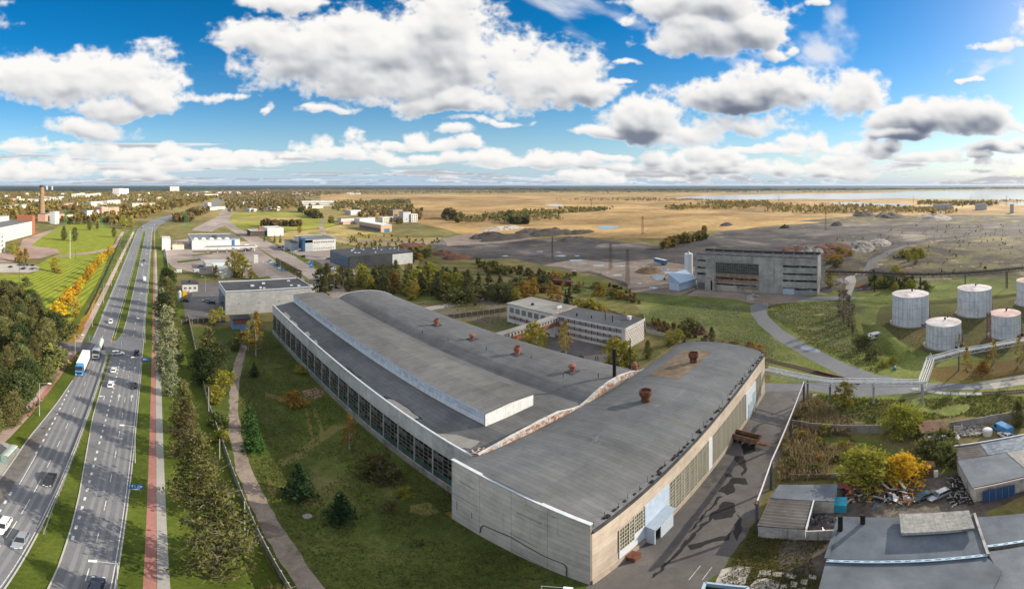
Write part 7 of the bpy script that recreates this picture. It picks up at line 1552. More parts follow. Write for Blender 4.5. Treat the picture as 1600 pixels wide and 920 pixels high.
# junk among the plots
def junk(name, label, cat, px, py, fn, m):
    v = GV(px, py); mb = MB(); fn(mb, v.x, v.y); o = mb.build(name, m); tag(o, label, cat); return o
def crate(w, d, t, z=0):
    def f(mb, x, y):
        for i in (-1, 1): 
            for j in (-1, 1): mb.box(x+i*w-.06, x+i*w+.06, y+j*d-.06, y+j*d+.06, z, z+t)
        for k in range(4): zz = z+t*(k+.5)/4; mb.box(x-w, x+w, y-d-.03, y-d+.03, zz-.1, zz+.1); mb.box(x-w, x+w, y+d-.03, y+d+.03, zz-.1, zz+.1); mb.box(x-w-.03, x-w+.03, y-d, y+d, zz-.1, zz+.1); mb.box(x+w-.03, x+w+.03, y-d, y+d, zz-.1, zz+.1)
        mb.box(x-w, x+w, y-d, y+d, z, z+.1)
    return f
junk('tank_crate', 'white caged liquid tank by the concrete wall', 'crate', 1496, 671, crate(1.1, .9, 1.9), m_white); junk('pallet_crate', 'orange wooden crate among the scrap next to the dark green car', 'crate', 1419, 782, crate(1.0, .8, 1.3), mat('orange_wood', [(.36,.17,.07),(.46,.24,.11)], 1, .9))
junk('water_tank', 'round white water tank beside the blue van', 'water tank', 1543, 680, lambda mb, x, y: mb.lathe((x,y,0), [(1.0,0),(1.1,.3),(1.1,1.7),(.8,2.0),(.2,2.15)], 16), m_white)
junk('rusty_box', 'small rust brown steel box against the tan wall of the wing', 'box', 990, 873, lambda mb, x, y: (mb.obox((x,y), ay, an, .85, .65, 0, 1.0), mb.obox((x,y), ay, an, .92, .72, 1.003, 1.1)), m_brownv)
junk('brown_cabinet', 'tall rusty brown cabinet at the scrap yard corner', 'cabinet', 1453, 740, lambda mb, x, y: (mb.box(x-1, x+1, y-.8, y+.8, 0, 2.6), mb.box(x-1.1, x+1.1, y-.9, y+.9, 2.603, 2.72)), mat('brown_cabinet', [(.14,.075,.045),(.22,.12,.075)], 1, .8))
junk('white_fridge', 'white upright fridge standing beside the brown cabinet', 'fridge', 1462, 745, lambda mb, x, y: (mb.box(x-.35, x+.35, y-.35, y+.35, 0, 1.7), mb.box(x-.33, x+.33, y-.41, y-.36, .6, 1.65), mb.box(x-.33, x+.33, y-.41, y-.36, .05, .55)), m_white)
junk('boat', 'small upturned white boat in the plot in front of the rubble', 'boat', 1494, 681, lambda mb, x, y: mb.add([(x-2,y,.1),(x-1,y-.8,0),(x+1.6,y-.8,0),(x+1.6,y+.8,0),(x-1,y+.8,0),(x-1,y,.9),(x+1.4,y,.9)], [(0,1,5),(1,2,6,5),(2,3,6),(3,4,5,6),(4,0,5)]), m_white)
junk('blue_barrel', 'blue drum lying at the tank farm kerb', 'drum', 1398, 577, lambda mb, x, y: mb.tube((x-.9,y,.5), (x+.9,y,.5), .5, 12), m_blueb); junk('concrete_block', 'pair of pale concrete blocks at the yard corner by the pipe post', 'concrete blocks', 1272, 623, lambda mb, x, y: (mb.box(x-1.3, x+1.3, y-.5, y+.5, 0, 1.0), mb.box(x-3.6, x-1.6, y-.5, y+.5, 0, .8)), gm_conc)
junk('manhole', 'pale round manhole on the lawn beside the small dark spruces', 'manhole', 480, 808, lambda mb, x, y: mb.lathe((x,y,0), [(.8,0),(.8,.3),(.4,.35)], 16), m_cwall); junk('planks', 'white boards leaning at the end of the scrap heap', 'boards', 1404, 783, lambda mb, x, y: [mb.bar((x-1.2+k*.5,y-.6,.1), (x-.6+k*.5,y+.9,1.0+.1*k), .5, .06) for k in range(4)], m_white)
rs = random.Random(31); cols = [m_white, m_redv, m_brownv, m_black, m_galv, m_darkwood, MAT['orange_wood'], m_darkwood, m_oldw, m_brownv, m_black, m_blueb, m_darkwood, m_black]
me_v = MB()
for k in range(330):
    px = rs.uniform(1318, 1428); py = 758+ (786-758)*rs.random()+ (px-1318)*.02; v = GV(px, py); z = rs.uniform(0, 1.4)*max(.2, 1-abs((py-772)/18)); a = rs.uniform(0, 3.14); L_ = rs.choice([.4,.6,.9,1.4,2.2]); w = rs.uniform(.08,.5)
    d = Vector((math.cos(a), math.sin(a), rs.uniform(-.3,.5)))*L_; me_v.bar((v.x,v.y,z+.1), (v.x+d.x, v.y+d.y, max(.1, z+d.z)), w, rs.uniform(.05,.4), rs.randrange(len(cols)))
o = me_v.build('scrap', cols); tag(o, 'tangled heap of scrap metal and boards in the yard', 'scrap heap', None, 'stuff')
me_v = MB()
for k in range(160):
    px = rs.uniform(1500, 1540); py = rs.uniform(664, 682); v = GV(px, py); a = rs.uniform(0, 3.14); d = Vector((math.cos(a), math.sin(a), .2))*rs.uniform(.3,.9); me_v.bar((v.x,v.y,rs.uniform(.1,.5)), (v.x+d.x,v.y+d.y,rs.uniform(.1,.6)), .4, .25, rs.randrange(2))
o = me_v.build('rubble', [m_palerub, m_oldw]); tag(o, 'scattered firewood and rubble between the white tank and the blue van', 'rubble', None, 'stuff')
me_v = MB()
for k in range(200):
    px = rs.uniform(1484, 1520); py = rs.uniform(748, 790); v = GV(px, py); a = rs.uniform(0, 3.14); d = Vector((math.cos(a), math.sin(a), rs.uniform(-.2,.5)))*rs.uniform(.3,1.2); me_v.bar((v.x,v.y,rs.uniform(.1,.8)), (v.x+d.x,v.y+d.y,rs.uniform(.1,1.2)), .2, .15, rs.randrange(3))
o = me_v.build('scrap', [m_black, m_galv, m_darkwood]); tag(o, 'dark scrap piled along the white garage wall', 'scrap heap', None, 'stuff')
junk('red_panel', 'red metal panel leaning at the left end of the scrap heap', 'panel', 1327, 771, lambda mb, x, y: mb.bar((x-1.6,y-1.2,.2), (x+1.4,y+1.4,1.6), 1.3, .1), mat('crimson_sheet', [(.26,.04,.05),(.36,.07,.08)], 1, .6))
junk('yellow_crate', 'yellow crate in the middle of the scrap', 'crate', 1362, 781, crate(.5,.5,.7), MAT['signal_yellow'])
# ---- concrete boundary wall, low walls
def wallrun(pts, z, m, label, seg=3.0, th=.2, name='concrete_wall', post=True, jitter=.0, cat='wall'):
    o = thing(name, label, cat, (*pts[0], 0)); mb = MB(); pb = MB(); rw = random.Random(len(label))
    for (a, b) in zip(pts[:-1], pts[1:]):
        L_ = math.dist(a, b); k = max(1, round(L_/seg))
        for i in range(k):
            p = (a[0]+(b[0]-a[0])*i/k, a[1]+(b[1]-a[1])*i/k); q = (a[0]+(b[0]-a[0])*(i+1)/k, a[1]+(b[1]-a[1])*(i+1)/k); zz = z*(1+rw.uniform(-jitter, jitter))
            mb.bar((*p, zz/2), (*q, zz/2), th, zz)
            if post: pb.cyl(p, .14, .14, 0, z+.12, 4)
    mb.build('panel', m, o)
    if post: pb.split('post', m_conc2, o)
    return o
wallrun([G(1236,668), G(1270,674), G(1330,677), G(1400,676)], 2.5, m_cwall, 'weathered concrete wall behind the dry weeds', jitter=.03)
wallrun([G(1484,673), G(1520,667), G(1560,660), G(1594,654), G(1640,648)], 2.6, m_cwall, 'weathered concrete wall running behind the blue van', jitter=.03)
wallrun([G(1235,748), G(1320,746), G(1400,748)], 1.3, m_cwall, 'low dark garden wall behind the scrap yard', post=False)
# ---------------------------------------------------------------- vehicles
m_tyre = mat('tyre_rubber', [(.010,.010,.010),(.02,.02,.02)], 3, .9); m_rim = mat('alloy_rim', [(.30,.30,.31),(.45,.45,.46)], 3, .35, .8); m_cglass = mat('car_glass', [(.008,.010,.013),(.018,.021,.026)], .6, .05, spec=.7)
m_lamp = mat('headlamp', [(.60,.62,.64),(.78,.80,.82)], 3, .15); m_tail = mat('tail_lamp', [(.30,.01,.01),(.42,.02,.02)], 3, .25); m_plate = mat('number_plate', [(.66,.66,.64),(.76,.76,.74)], 3, .5)
PAINT = {k: mat('car_paint_'+k, [tuple(v*.9 for v in c), c], .4, .28, mt, .5, coat=.6) for k, c, mt in (('black',(.014,.015,.018),.2),('white',(.70,.71,.72),0),('silver',(.34,.37,.41),.5),('blue',(.10,.16,.25),.4),('navy',(.02,.035,.075),.3),('teal',(.012,.055,.07),.3),('grey',(.13,.135,.145),.4),('red',(.30,.03,.03),.1),('sky',(.05,.24,.52),.1))}
def loft(mb, secs, m=0):
    """closed body from cross sections: each section (y, [(x,z)...]) mirrored rings of equal length"""
    b = [[(x, y, z) for x, z in ring] for y, ring in secs]; n = len(b[0])
    vs = [p for r in b for p in r]; fs = []
    for j in range(len(b)-1):
        for i in range(n): fs.append((j*n+i, j*n+(i+1)%n, (j+1)*n+(i+1)%n, (j+1)*n+i))
    fs.append(tuple(range(n-1,-1,-1))); fs.append(tuple((len(b)-1)*n+i for i in range(n))); return mb.add(vs, fs, m)
def ring(w, z0, z1, ch=.12): return [(-w+ch*.5,z0),(w-ch*.5,z0),(w,z0+ch),(w,z1-ch),(w-ch,z1),(-w+ch,z1),(-w,z1-ch),(-w,z0+ch)]
def wheels(root, spots, r=.32, w=.2):
    for (x, y) in spots:
        s = 1 if x > 0 else -1
        mb = MB(); mb.tube((x-w/2, y, r), (x+w/2, y, r), r, 14); t = mb.build('wheel', m_tyre, root)
        mb = MB(); mb.tube((x+s*(w/2+.004), y, r), (x+s*(w/2+.03), y, r), r*.62, 10); mb.build('rim', m_rim, t)
def car_proto(kind, paint):
    """front towards +Y, on the ground at the origin"""
    root = thing('car', 'x', 'car'); L_ = {'sedan': 4.6, 'hatch': 4.1, 'estate': 4.6, 'suv': 4.5}[kind]; hw = .89; top = {'sedan':1.42,'hatch':1.46,'estate':1.48,'suv':1.66}[kind]; bl = .92 if kind != 'suv' else 1.02; g_ = .2 if kind != 'suv' else .26
    f, b = L_/2, -L_/2
    mb = MB(); loft(mb, [(b, ring(hw-.14,g_+.18,bl-.12)), (b+.12, ring(hw-.04,g_+.06,bl)), (b+.8, ring(hw,g_,bl)), (0, ring(hw,g_,bl-.01)), (f-1.25, ring(hw,g_,bl-.04)), (f-.35, ring(hw-.05,g_+.02,bl-.20)), (f-.06, ring(hw-.16,g_+.08,bl-.30)), (f, ring(hw-.24,g_+.16,bl-.36))])
    body = mb.build('body', PAINT[paint], root)
    rear = {'sedan':(b+.55,b+1.15),'hatch':(b+.16,b+.45),'estate':(b+.14,b+.40),'suv':(b+.16,b+.42)}[kind]; fr = (f-1.2, f-2.0)
    tw = hw-.24
    mb = MB(); loft(mb, [(rear[0], ring(hw-.10,bl-.05,bl+.02,.02)), (rear[1], ring(tw,bl-.05,top-.04,.10)), ((rear[1]+fr[1])/2, ring(tw+.02,bl-.05,top,.10)), (fr[1], ring(tw,bl-.05,top-.03,.10)), (fr[0], ring(hw-.10,bl-.08,bl-.02,.02))]); mb.build('window', m_cglass, root)
    mb = MB(); loft(mb, [(rear[1]-.02, ring(tw-.06,top-.05,top+.012,.02)), ((rear[1]+fr[1])/2, ring(tw-.03,top-.05,top+.045,.02)), (fr[1]+.05, ring(tw-.06,top-.05,top+.015,.02))]); mb.build('roof', PAINT[paint], root)
    mb = MB()
    for s in (-1, 1):
        mb.bar((s*(hw-.115),fr[0]+.03,bl-.01), (s*(tw-.03),fr[1],top-.01), .07, .05); mb.bar((s*(hw-.115),rear[0]-.02,bl+.02), (s*(tw-.03),rear[1],top-.01), .09, .05); mb.bar((s*(hw-.05),-.1,bl), (s*(tw+.015),-.1,top-.02), .06, .09)
    mb.split('pillar', PAINT[paint], root)
    wheels(root, [(s*(hw-.09), y) for s in (-1,1) for y in (b+.82, f-.85)])
    for s in (-1, 1):
        mb = MB(); mb.box(s*.60-.17, s*.60+.17, f-.10, f+.005, .56, .68); mb.build('headlight', m_lamp, root)
        mb = MB(); mb.box(s*.68-.12, s*.68+.12, b-.015, b+.1, .70, .86); mb.build('tail_light', m_tail, root)
        mb = MB(); mb.box(s*(hw+.10)-.09, s*(hw+.10)+.09, f-1.55, f-1.43, .92, 1.05); mb.build('mirror', PAINT[paint], root)
    for y in (f+.01, b-.02): mb = MB(); mb.box(-.26, .26, y-.012, y+.012, .36, .48); mb.build('number_plate', m_plate, root)
    return root
CARS = {}
def put(root, x, y, heading, label, group=None, z=.06, name=None, cat='car'):
    if root.get('_u'):
        o = copy_tree(root, (x,y,z), heading, label); 
    else: o = root; o.location = (x,y,z); o.rotation_euler = (0,0,heading); o['label'] = label; o['_u'] = 1
    if group: o['group'] = group
    elif 'group' in o: del o['group']
    o['category'] = cat
    return o
def car(kind, paint, px, py, heading, label, group=None, z=.06, xy=None):
    k = (kind, paint)
    if k not in CARS: CARS[k] = car_proto(kind, paint)
    x, y = xy or G(px, py, .5); return put(CARS[k], x, y, R(heading), label, group, z)
N_, S_ = 0, 180
car('sedan','black',78,750,S_,'black saloon driving towards the viewer beside the median guard rail'); car('hatch','silver',32,845,S_,'silver blue hatchback nearest the viewer on the left carriageway'); car('estate','white',4,822,S_,'white car cut off by the left edge on the left carriageway')
car('sedan','navy',150,918,N_,'dark blue saloon cut off at the bottom edge, driving away'); car('hatch','navy',208,602,N_,'dark blue hatchback below the blue gantry sign, driving away'); car('suv','black',213.5,551,N_,'black off-road car near the junction, driving away')
car('estate','white',173,600,N_,'white car waiting in the turning lane, rear one of two'); car('hatch','white',177.5,578,N_,'white hatchback waiting in the turning lane, front one of two'); car('estate','white',184,552,-70,'white car turning across the gap in the median'); car('hatch','white',173,503,S_,'white car on the left carriageway short of the junction')
car('suv','black',225,407,N_,'dark car far up the right carriageway'); car('estate','white',221.5,414,N_,'white car far up the right carriageway, next to the dark one')
for k, (px, py) in enumerate(((223,354),(224.5,352),(222,356),(241,351),(246,352))): car(('hatch','suv','sedan')[k % 3], ('white','silver','black')[k % 3], px, py, S_, 'tiny car at the far road junction', 'cars at the far road junction')
g1 = 'cars on the round car park'
for k, (px, py, c) in enumerate(((16,417,'black'),(30,414,'black'),(36,414.5,'grey'),(42,414,'navy'),(50,414.5,'black'),(35,420,'black'),(38,419,'silver'),(50,420,'grey'))): car('hatch', c, px, py, 60+10*(k % 3), 'dark car on the pale car park beside the golden trees', g1)
g2 = 'cars parked along the cypress hedge'
for k in range(9): car(('hatch','estate','sedan')[k % 3], ('sky','white','silver','sky','navy')[k % 5], 421+k*2.8, 408+k*1.75, 100, 'blue or white car parked along the cypress hedge', g2)
g3 = 'cars parked at the blue glass building'
for k in range(8): car(('hatch','estate','sedan')[k % 3], ('white','silver','navy','white')[k % 4], 510+k*3.6, 416+k*1.05, 95, 'pale car in the row before the blue glass building', g3)
for k in range(6): car('hatch', ('silver','grey','black')[k % 3], 511+k*2.6, 404.6-k*.25, 95, 'grey car in the rear row at the blue glass building', 'cars in the rear row')
for k in range(10): car(('hatch','estate','sedan')[k % 3], ('white','black','silver','navy')[k % 4], 432+k*3.6, 384+(k % 3)*2.4+k*.5, 80, 'car on the lot left of the blue cornered hall', 'cars left of the blue cornered hall')
for k in range(6): car('estate', ('white','silver','grey')[k % 3], 382+k*1.8, 391-(k % 2)*2, 70, 'car at the end of the station canopy', 'cars at the station canopy')
for px, py, c, lb in ((310,405,'silver','silver car beside the little pavilion on the lot'),(313,416,'sky','blue car parked beside the slanting white house'),(318,419,'white','white car beside the slanting white house'),(330,473,'black','dark car at the corner of the grey showroom'),(322,470,'silver','silver car in front of the grey showroom'),(289,470,'navy','dark blue car beside the grey gas tank'),(473,401,'black','black car on the green verge by the street'),(482,410,'white','white car beside the blue upright sign')): car('estate', c, px, py, 70, lb)
car('sedan','black',902,560,75,'black car in the courtyard, half hidden by the hall eaves'); car('hatch','grey',873,553,75,'grey car in the courtyard under the golden birch')
car('sedan','teal',1443,776,28,'dark green saloon parked among the scrap'); car('estate','silver',1467,774,32,'silver estate parked right of the dark green saloon'); car('sedan','white',1572,681,-68,'white saloon with a dark windscreen beside the blue van')
# vans and pickups on the station lot
def van_proto(paint, L_=5.2, top=2.3):
    root = thing('van', 'x', 'van'); f, b = L_/2, -L_/2; hw = .98
    mb = MB(); loft(mb, [(b, ring(hw-.06,.3,top-.06)), (b+.1, ring(hw,.25,top)), (f-1.7, ring(hw,.25,top)), (f-1.3, ring(hw-.02,.25,top-.12)), (f-.75, ring(hw-.04,.25,1.25)), (f-.05, ring(hw-.12,.28,1.0)), (f, ring(hw-.2,.35,.9))]); mb.build('body', PAINT[paint], root)
    mb = MB(); mb.add([(-hw+.14,f-1.28,top-.16),(hw-.14,f-1.28,top-.16),(hw-.12,f-.78,1.30),(-hw+.12,f-.78,1.30)], [(0,1,2,3)]); mb.v = [(x, y+.03, z+.03) for x, y, z in mb.v]; mb.build('windscreen', m_cglass, root)
    for s in (-1, 1):
        mb = MB(); mb.box(s*(hw+.005)-.012, s*(hw+.005)+.012, f-2.0, f-1.15, 1.3, top-.35); mb.build('side_window', m_cglass, root)
        mb = MB(); mb.box(s*.7-.15, s*.7+.15, f-.1, f+.01, .65, .85); mb.build('headlight', m_lamp, root)
    wheels(root, [(s*(hw-.1), y) for s in (-1,1) for y in (b+1.0, f-.95)], .34, .22); return root
bv = van_proto('sky', 5.6, 2.5); put(bv, *G(1566,672,.6), R(-66), 'blue delivery van with a white front by the concrete wall', z=.06, cat='van')
mb = MB(); mb.box(-.9, .9, 2.2, 2.86, .5, 1.0); mb.build('bonnet', PAINT['white'], bv)
wv = van_proto('white', 5.4, 2.4); put(wv, *G(226,437,.6), N_, 'white van on the right carriageway entering the cloud shadow', cat='van'); put(wv, *G(278,425,.6), R(80), 'long white van on the lot above the small white house', cat='van'); put(wv, *G(305,424.5,.6), R(80), 'white box van right of the long white van on the lot', cat='van'); put(wv, *G(466,391,.6), R(80), 'white van in front of the blue cornered hall', cat='van')
def truck(label, px, py, cabp, boxm, tanker=False):
    x, y = G(px, py); root = thing('lorry', label, 'lorry', (x, y, .06), R(180))
    # built with its front to +Y around the origin
    def B_(mb, name, m, par=root):
        o = mb.build(name, m); o.parent = par; return o
    mb = MB(); loft(mb, [(5.9, ring(1.22,.75,3.75,.1)), (7.4, ring(1.24,.6,3.72,.12)), (7.95, ring(1.22,.55,2.2,.12)), (8.05, ring(1.16,.5,1.6,.1))]); cab_ = B_(mb, 'cab', PAINT[cabp])
    mb = MB(); mb.add([(-1.08,7.48,3.45),(1.08,7.48,3.45),(1.12,7.97,2.25),(-1.12,7.97,2.25)], [(0,1,2,3)]); mb.v = [(a, b+.04, c+.02) for a, b, c in mb.v]; B_(mb, 'windscreen', m_cglass, cab_)
    mb = MB(); loft(mb, [(6.0, ring(1.1,3.74,4.05,.1)), (7.0, ring(1.1,3.70,4.0,.1)), (7.35, ring(1.0,3.66,3.75,.03))]); B_(mb, 'air_deflector', PAINT[cabp], cab_)
    mb = MB(); mb.box(-.85, .85, 8.03, 8.09, .95, 1.55); B_(mb, 'grille', m_black, cab_)
    for s in (-1, 1):
        mb = MB(); mb.box(s*.92-.2, s*.92+.2, 8.0, 8.08, .62, .84); B_(mb, 'headlight', m_lamp, cab_)
        mb = MB(); mb.box(s*1.42-.1, s*1.42+.1, 7.5, 7.62, 2.3, 3.0); B_(mb, 'mirror', m_black, cab_)
        mb = MB(); mb.box(s*1.235-.012, s*1.235+.012, 6.6, 7.4, 2.3, 3.2); B_(mb, 'side_window', m_cglass, cab_)
    mb = MB()
    if tanker:
        mb.tube((0,-6.2,2.35), (0,5.2,2.35), 1.22, 20); tr = B_(mb, 'tank', boxm); mb = MB(); mb.box(-.35, .35, -5.8, 4.8, 3.56, 3.68)
        for k in range(5): mb.cyl((0,-5+k*2.3), .3, .3, 3.55, 3.85, 10)
        B_(mb, 'walkway', m_galv, tr)
    else:
        mb.box(-1.27, 1.27, -6.4, 5.55, 1.15, 4.0); tr = B_(mb, 'trailer', boxm); mb = MB(); mb.box(-1.26, 1.26, -6.46, -6.405, 1.2, 3.95); B_(mb, 'rear_door', m_palegrey, tr)
    mb = MB(); mb.box(-.5, .5, -6.2, 7.4, .75, 1.12); B_(mb, 'chassis', m_black)
    for yy in (7.0, 3.6, -2.6, -3.9, -5.2):
        for s in (-1, 1):
            mb = MB(); mb.tube((s*1.0-.17, yy, .5), (s*1.0+.17, yy, .5), .5, 14); w = B_(mb, 'wheel', m_tyre); mb = MB(); mb.tube((s*1.172, yy, .5), (s*1.2, yy, .5), .28, 10); B_(mb, 'rim', m_rim, w)
    return root
truck('lorry with a blue cab and a long white box trailer', 130, 574, 'sky', m_white)
truck('white tanker lorry beside the blue cabbed lorry', 154, 550, 'white', m_palegrey, True)
# rusty tipper trailer in the yard
x, y = G(1166,692); tt = thing('tipper_trailer', 'rusty open tipper trailer standing on the yard', 'trailer', (x, y, .06), R(-14)); 
def TB(mb, nm, m, par=tt): o = mb.build(nm, m); o.parent = par; return o
mb = MB(); mb.box(-1.25, 1.25, -3.2, 3.2, 1.0, 1.15); mb.box(-1.25, -1.1, -3.2, 3.2, 1.153, 2.5); mb.box(1.1, 1.25, -3.2, 3.2, 1.153, 2.5); mb.box(-1.099, 1.099, 3.05, 3.2, 1.153, 2.5); mb.box(-1.099, 1.099, -3.2, -3.05, 1.153, 2.5); TB(mb, 'tub', mat('tub_rust', [(.10,.05,.03),(.20,.11,.07),(.30,.22,.17)], .8, .9))
mb = MB(); mb.box(-1.0, 1.0, -3, 3, 1.16, 1.5); TB(mb, 'load', m_black); mb = MB(); mb.box(-.4, .4, -4.9, 3.0, .6, .95); mb.bar((0,-4.9,.7), (0,-6.2,.6), .15, .15); TB(mb, 'chassis', m_brownv)
for s in (-1, 1):
    for yy in (-2.2, 1.0, 2.2): mb = MB(); mb.tube((s*.95-.14,yy,.45), (s*.95+.14,yy,.45), .45, 12); TB(mb, 'wheel', m_tyre)
# caravan, blue trailer, wagons, digger
x, y = G(1366,530); cv = thing('caravan', 'white caravan standing on the grass below the bare poplars', 'caravan', (x, y, .06), R(35))
def CB(mb, nm, m, par): o = mb.build(nm, m); o.parent = par; return o
mb = MB(); loft(mb, [(-2.6, ring(1.0,.6,2.3,.2)), (-2.3, ring(1.15,.45,2.7,.2)), (2.0, ring(1.15,.45,2.7,.2)), (2.6, ring(1.0,.6,1.9,.2))]); CB(mb, 'body', m_white, cv)
for s in (-1, 1): mb = MB(); mb.box(s*1.16-.012, s*1.16+.012, -1.6, .6, 1.4, 2.1); CB(mb, 'window', m_cglass, cv); mb = MB(); mb.tube((s*.95-.1,0,.35), (s*.95+.1,0,.35), .35, 12); CB(mb, 'wheel', m_tyre, cv)
mb = MB(); mb.bar((0,2.6,.5), (0,3.9,.5), .1, .1); CB(mb, 'tow_bar', m_black, cv)
x, y = G(1032,413); bt_ = thing('box_trailer', 'blue curtain sided trailer with a white roof on the gravel yard', 'trailer', (x, y, .1), R(-28))
mb = MB(); mb.box(-1.3, 1.3, -7, 7, 1.1, 4.0); CB(mb, 'body', m_blueb, bt_); mb = MB(); mb.box(-1.32, 1.32, -7.05, 7.05, 4.003, 4.12); CB(mb, 'roof', m_white, bt_)
for s in (-1, 1):
    for yy in (-5,-3.8,-2.6): mb = MB(); mb.tube((s*1.0-.15,yy,.5), (s*1.0+.15,yy,.5), .5, 12); CB(mb, 'wheel', m_tyre, bt_)
for k, (px, py, lb) in enumerate(((852,441,'rust red railway wagon, left one of the coupled pair'),(879,445.5,'rust red railway wagon with grey sacks, right one of the pair'))):
    x, y = G(px, py); wg = thing('railway_wagon', lb, 'railway wagon', (x, y, .1), R(12)); redw = mat('wagon_red', [(.15,.035,.025),(.24,.065,.05)], .8, .85)
    mb = MB(); mb.box(-1.45, 1.45, -6.6, 6.6, 1.2, 1.35); mb.box(-1.45, -1.3, -6.6, 6.6, 1.353, 3.2); mb.box(1.3, 1.45, -6.6, 6.6, 1.353, 3.2); mb.box(-1.299, 1.299, 6.45, 6.6, 1.353, 3.2); mb.box(-1.299, 1.299, -6.6, -6.45, 1.353, 3.2); CB(mb, 'body', redw, wg)
    mb = MB(); mb.box(-1.25, 1.25, -6.3, 6.3, 1.4, 2.9 if k else 2.6); CB(mb, 'load', mat('grey_load', [(.14,.15,.19),(.26,.28,.33)], .8, .8), wg)
    for s in (-1, 1):
        for yy in (-5,-3.4,3.4,5): mb = MB(); mb.tube((s*.75-.08,yy,.48), (s*.75+.08,yy,.48), .48, 12); CB(mb, 'wheel', m_brownv, wg)
x, y = G(1051,436); dg = thing('excavator', 'small yellow excavator near the silo', 'excavator', (x, y, .1), R(50)); yl = MAT['signal_yellow']
mb = MB(); mb.box(-1.2, 1.2, -1.6, 1.4, 1.0, 2.0); mb.box(-.2, 1.0, -.2, 1.3, 2.003, 3.1); CB(mb, 'body', yl, dg); mb = MB(); mb.bar((-.5,1.3,1.6), (-.5,4.2,4.0), .4, .5); mb.bar((-.5,4.2,4.0), (-.5,6.0,1.2), .35, .4); CB(mb, 'boom', yl, dg); mb = MB(); mb.box(-1.0, 0, 5.6, 6.6, .3, 1.2); CB(mb, 'bucket', m_black, dg)
for s in (-1, 1): mb = MB(); mb.box(s*1.1-.3, s*1.1+.3, -1.9, 1.9, 0, .95); CB(mb, 'track', m_black, dg)
# ---------------------------------------------------------------- lamps, signs, fences, masts, pipes, rails, people
m_lampg = mat('lamp_steel', [(.42,.43,.44),(.55,.56,.57)], 2, .4, .4)
lp = thing('street_lamp', 'x', 'street lamp')
mb = MB(); mb.cyl((0,0), .10, .055, 0, 10, 8); mb.cyl((0,0), .14, .14, 0, 1.0, 8); mb.build('pole', m_lampg, lp)
mb = MB(); mb.tube((0,0,9.95), (-2.2,0,10.25), .05, 6); mb.build('arm', m_lampg, lp)
mb = MB(); loft_ = [(-2.9,.10),(-2.6,.20),(-2.2,.14)]; mb.obox((-2.55,0), (1,0), (0,1), .45, .17, 10.17, 10.32); mb.build('lamp_head', mat('lamp_white', [(.70,.71,.72),(.80,.81,.82)], 2, .35), lp)
first = True
def lamp(x, y, rz, label, group, s=1.0, z=.05):
    global first
    if first: lp.location = (x,y,z); lp.rotation_euler = (0,0,rz); lp['label'] = label; lp['group'] = group; lp.scale = (s,)*3; first = False
    else: copy_tree(lp, (x,y,z), rz, label, group, s)
for k in range(14): lamp(-.064*h, (.75+.66*k)*h, 0, 'grey street lamp reaching over the right carriageway', 'street lamps along the right carriageway')
for k in range(12): lamp(-.428*h if k else -.452*h, (1.72+.66*k)*h, math.pi, 'grey street lamp on the verge left of the left carriageway', 'street lamps left of the left carriageway')
lamp(*G(846,975), R(115), 'street lamp at the bottom edge beside the blank concrete wall', 'lamp at the wing'); lp2 = None
for px, py, hg in ((438,425,9),(453,414,9),(462,445,8),(503,444,9),(504,425,9),(489,424,9),(394,452,8),(417,430,9),(482,447,8),(536,458,8),(522,468,8),(430,390,9),(434,387,9),(273,395,9),(321,456,9),(391,378,9)): lamp(*G(px, py), trng.uniform(0,6.28), 'slender lamp on the car parks along the side street', 'lamps along the side street', hg/10)
# tall white masts in the park and the town
def mast(px, pyb, pyt, label, m=m_whitem, r=.22, cross=0):
    x, y = G(px, pyb); z = hgt(px, pyb, pyt); o = thing('mast', label, 'mast', (x,y,0)); mb = MB(); mb.cyl((x,y), r, r*.6, 0, z, 8); mb.build('pole', m, o)
    if cross:
        mb = MB()
        for k in range(cross): mb.box(x-1.3, x+1.3, y-.06, y+.06, z-1.2-k*2.2, z-1.0-k*2.2)
        mb.split('crossarm', m, o)
    return o
mast(109.5,404,360,'tall white floodlight mast on the mown park'); mast(30,469,411,'dark slim pole beside the round car park',m_darkwood,.16,1); mast(118,405,389,'small pole on the park by the tall white mast',m_darkwood,.12)
for px, a, b, lb in ((455,409,390,'left of the three white flagpoles by the street'),(459,411,392,'middle of the three white flagpoles by the street'),(444,397,377,'right hand flagpole above the hedge')): mast(px, a, b, lb, m_whitem, .12)
for px, a, b, lb in ((311,590,560,'pale post on the concrete fence, farthest of four'),(326,650,605,'pale post on the concrete fence, third from the viewer'),(343,722,686,'pale post on the concrete fence, second from the viewer'),(382,834,783,'pale post on the concrete fence, nearest the viewer')): mast(px, a, b, lb, m_conc2, .13)
# lattice masts
def lattice(px, pyb, pyt, label, m, w0=1.6, w1=.6, n=9, arms=()):
    x, y = G(px, pyb); z = hgt(px, pyb, pyt); o = thing('lattice_mast', label, 'lattice mast', (x,y,0))
    def c(t): w = w0+(w1-w0)*t; return [Vector((x+i*w/2, y+j*w/2, z*t)) for i, j in ((-1,-1),(1,-1),(1,1),(-1,1))]
    for i in range(4): mb = MB(); mb.bar(c(0)[i], c(1)[i], .14, .14); mb.build('leg', m, o)
    mb = MB()
    for k in range(n):
        a, b = c(k/n), c((k+1)/n)
        for i in range(4): mb.bar(a[i], b[(i+1)%4], .08, .08); mb.bar(b[i], b[(i+1)%4], .08, .08)
    mb.build('bracing', m, o)
    if arms:
        mb = MB()
        for t, L_ in arms: mb.box(x-L_, x+L_, y-.3, y+.3, z*t-.1, z*t+.15)
        mb.split('platform', m, o)
    return o
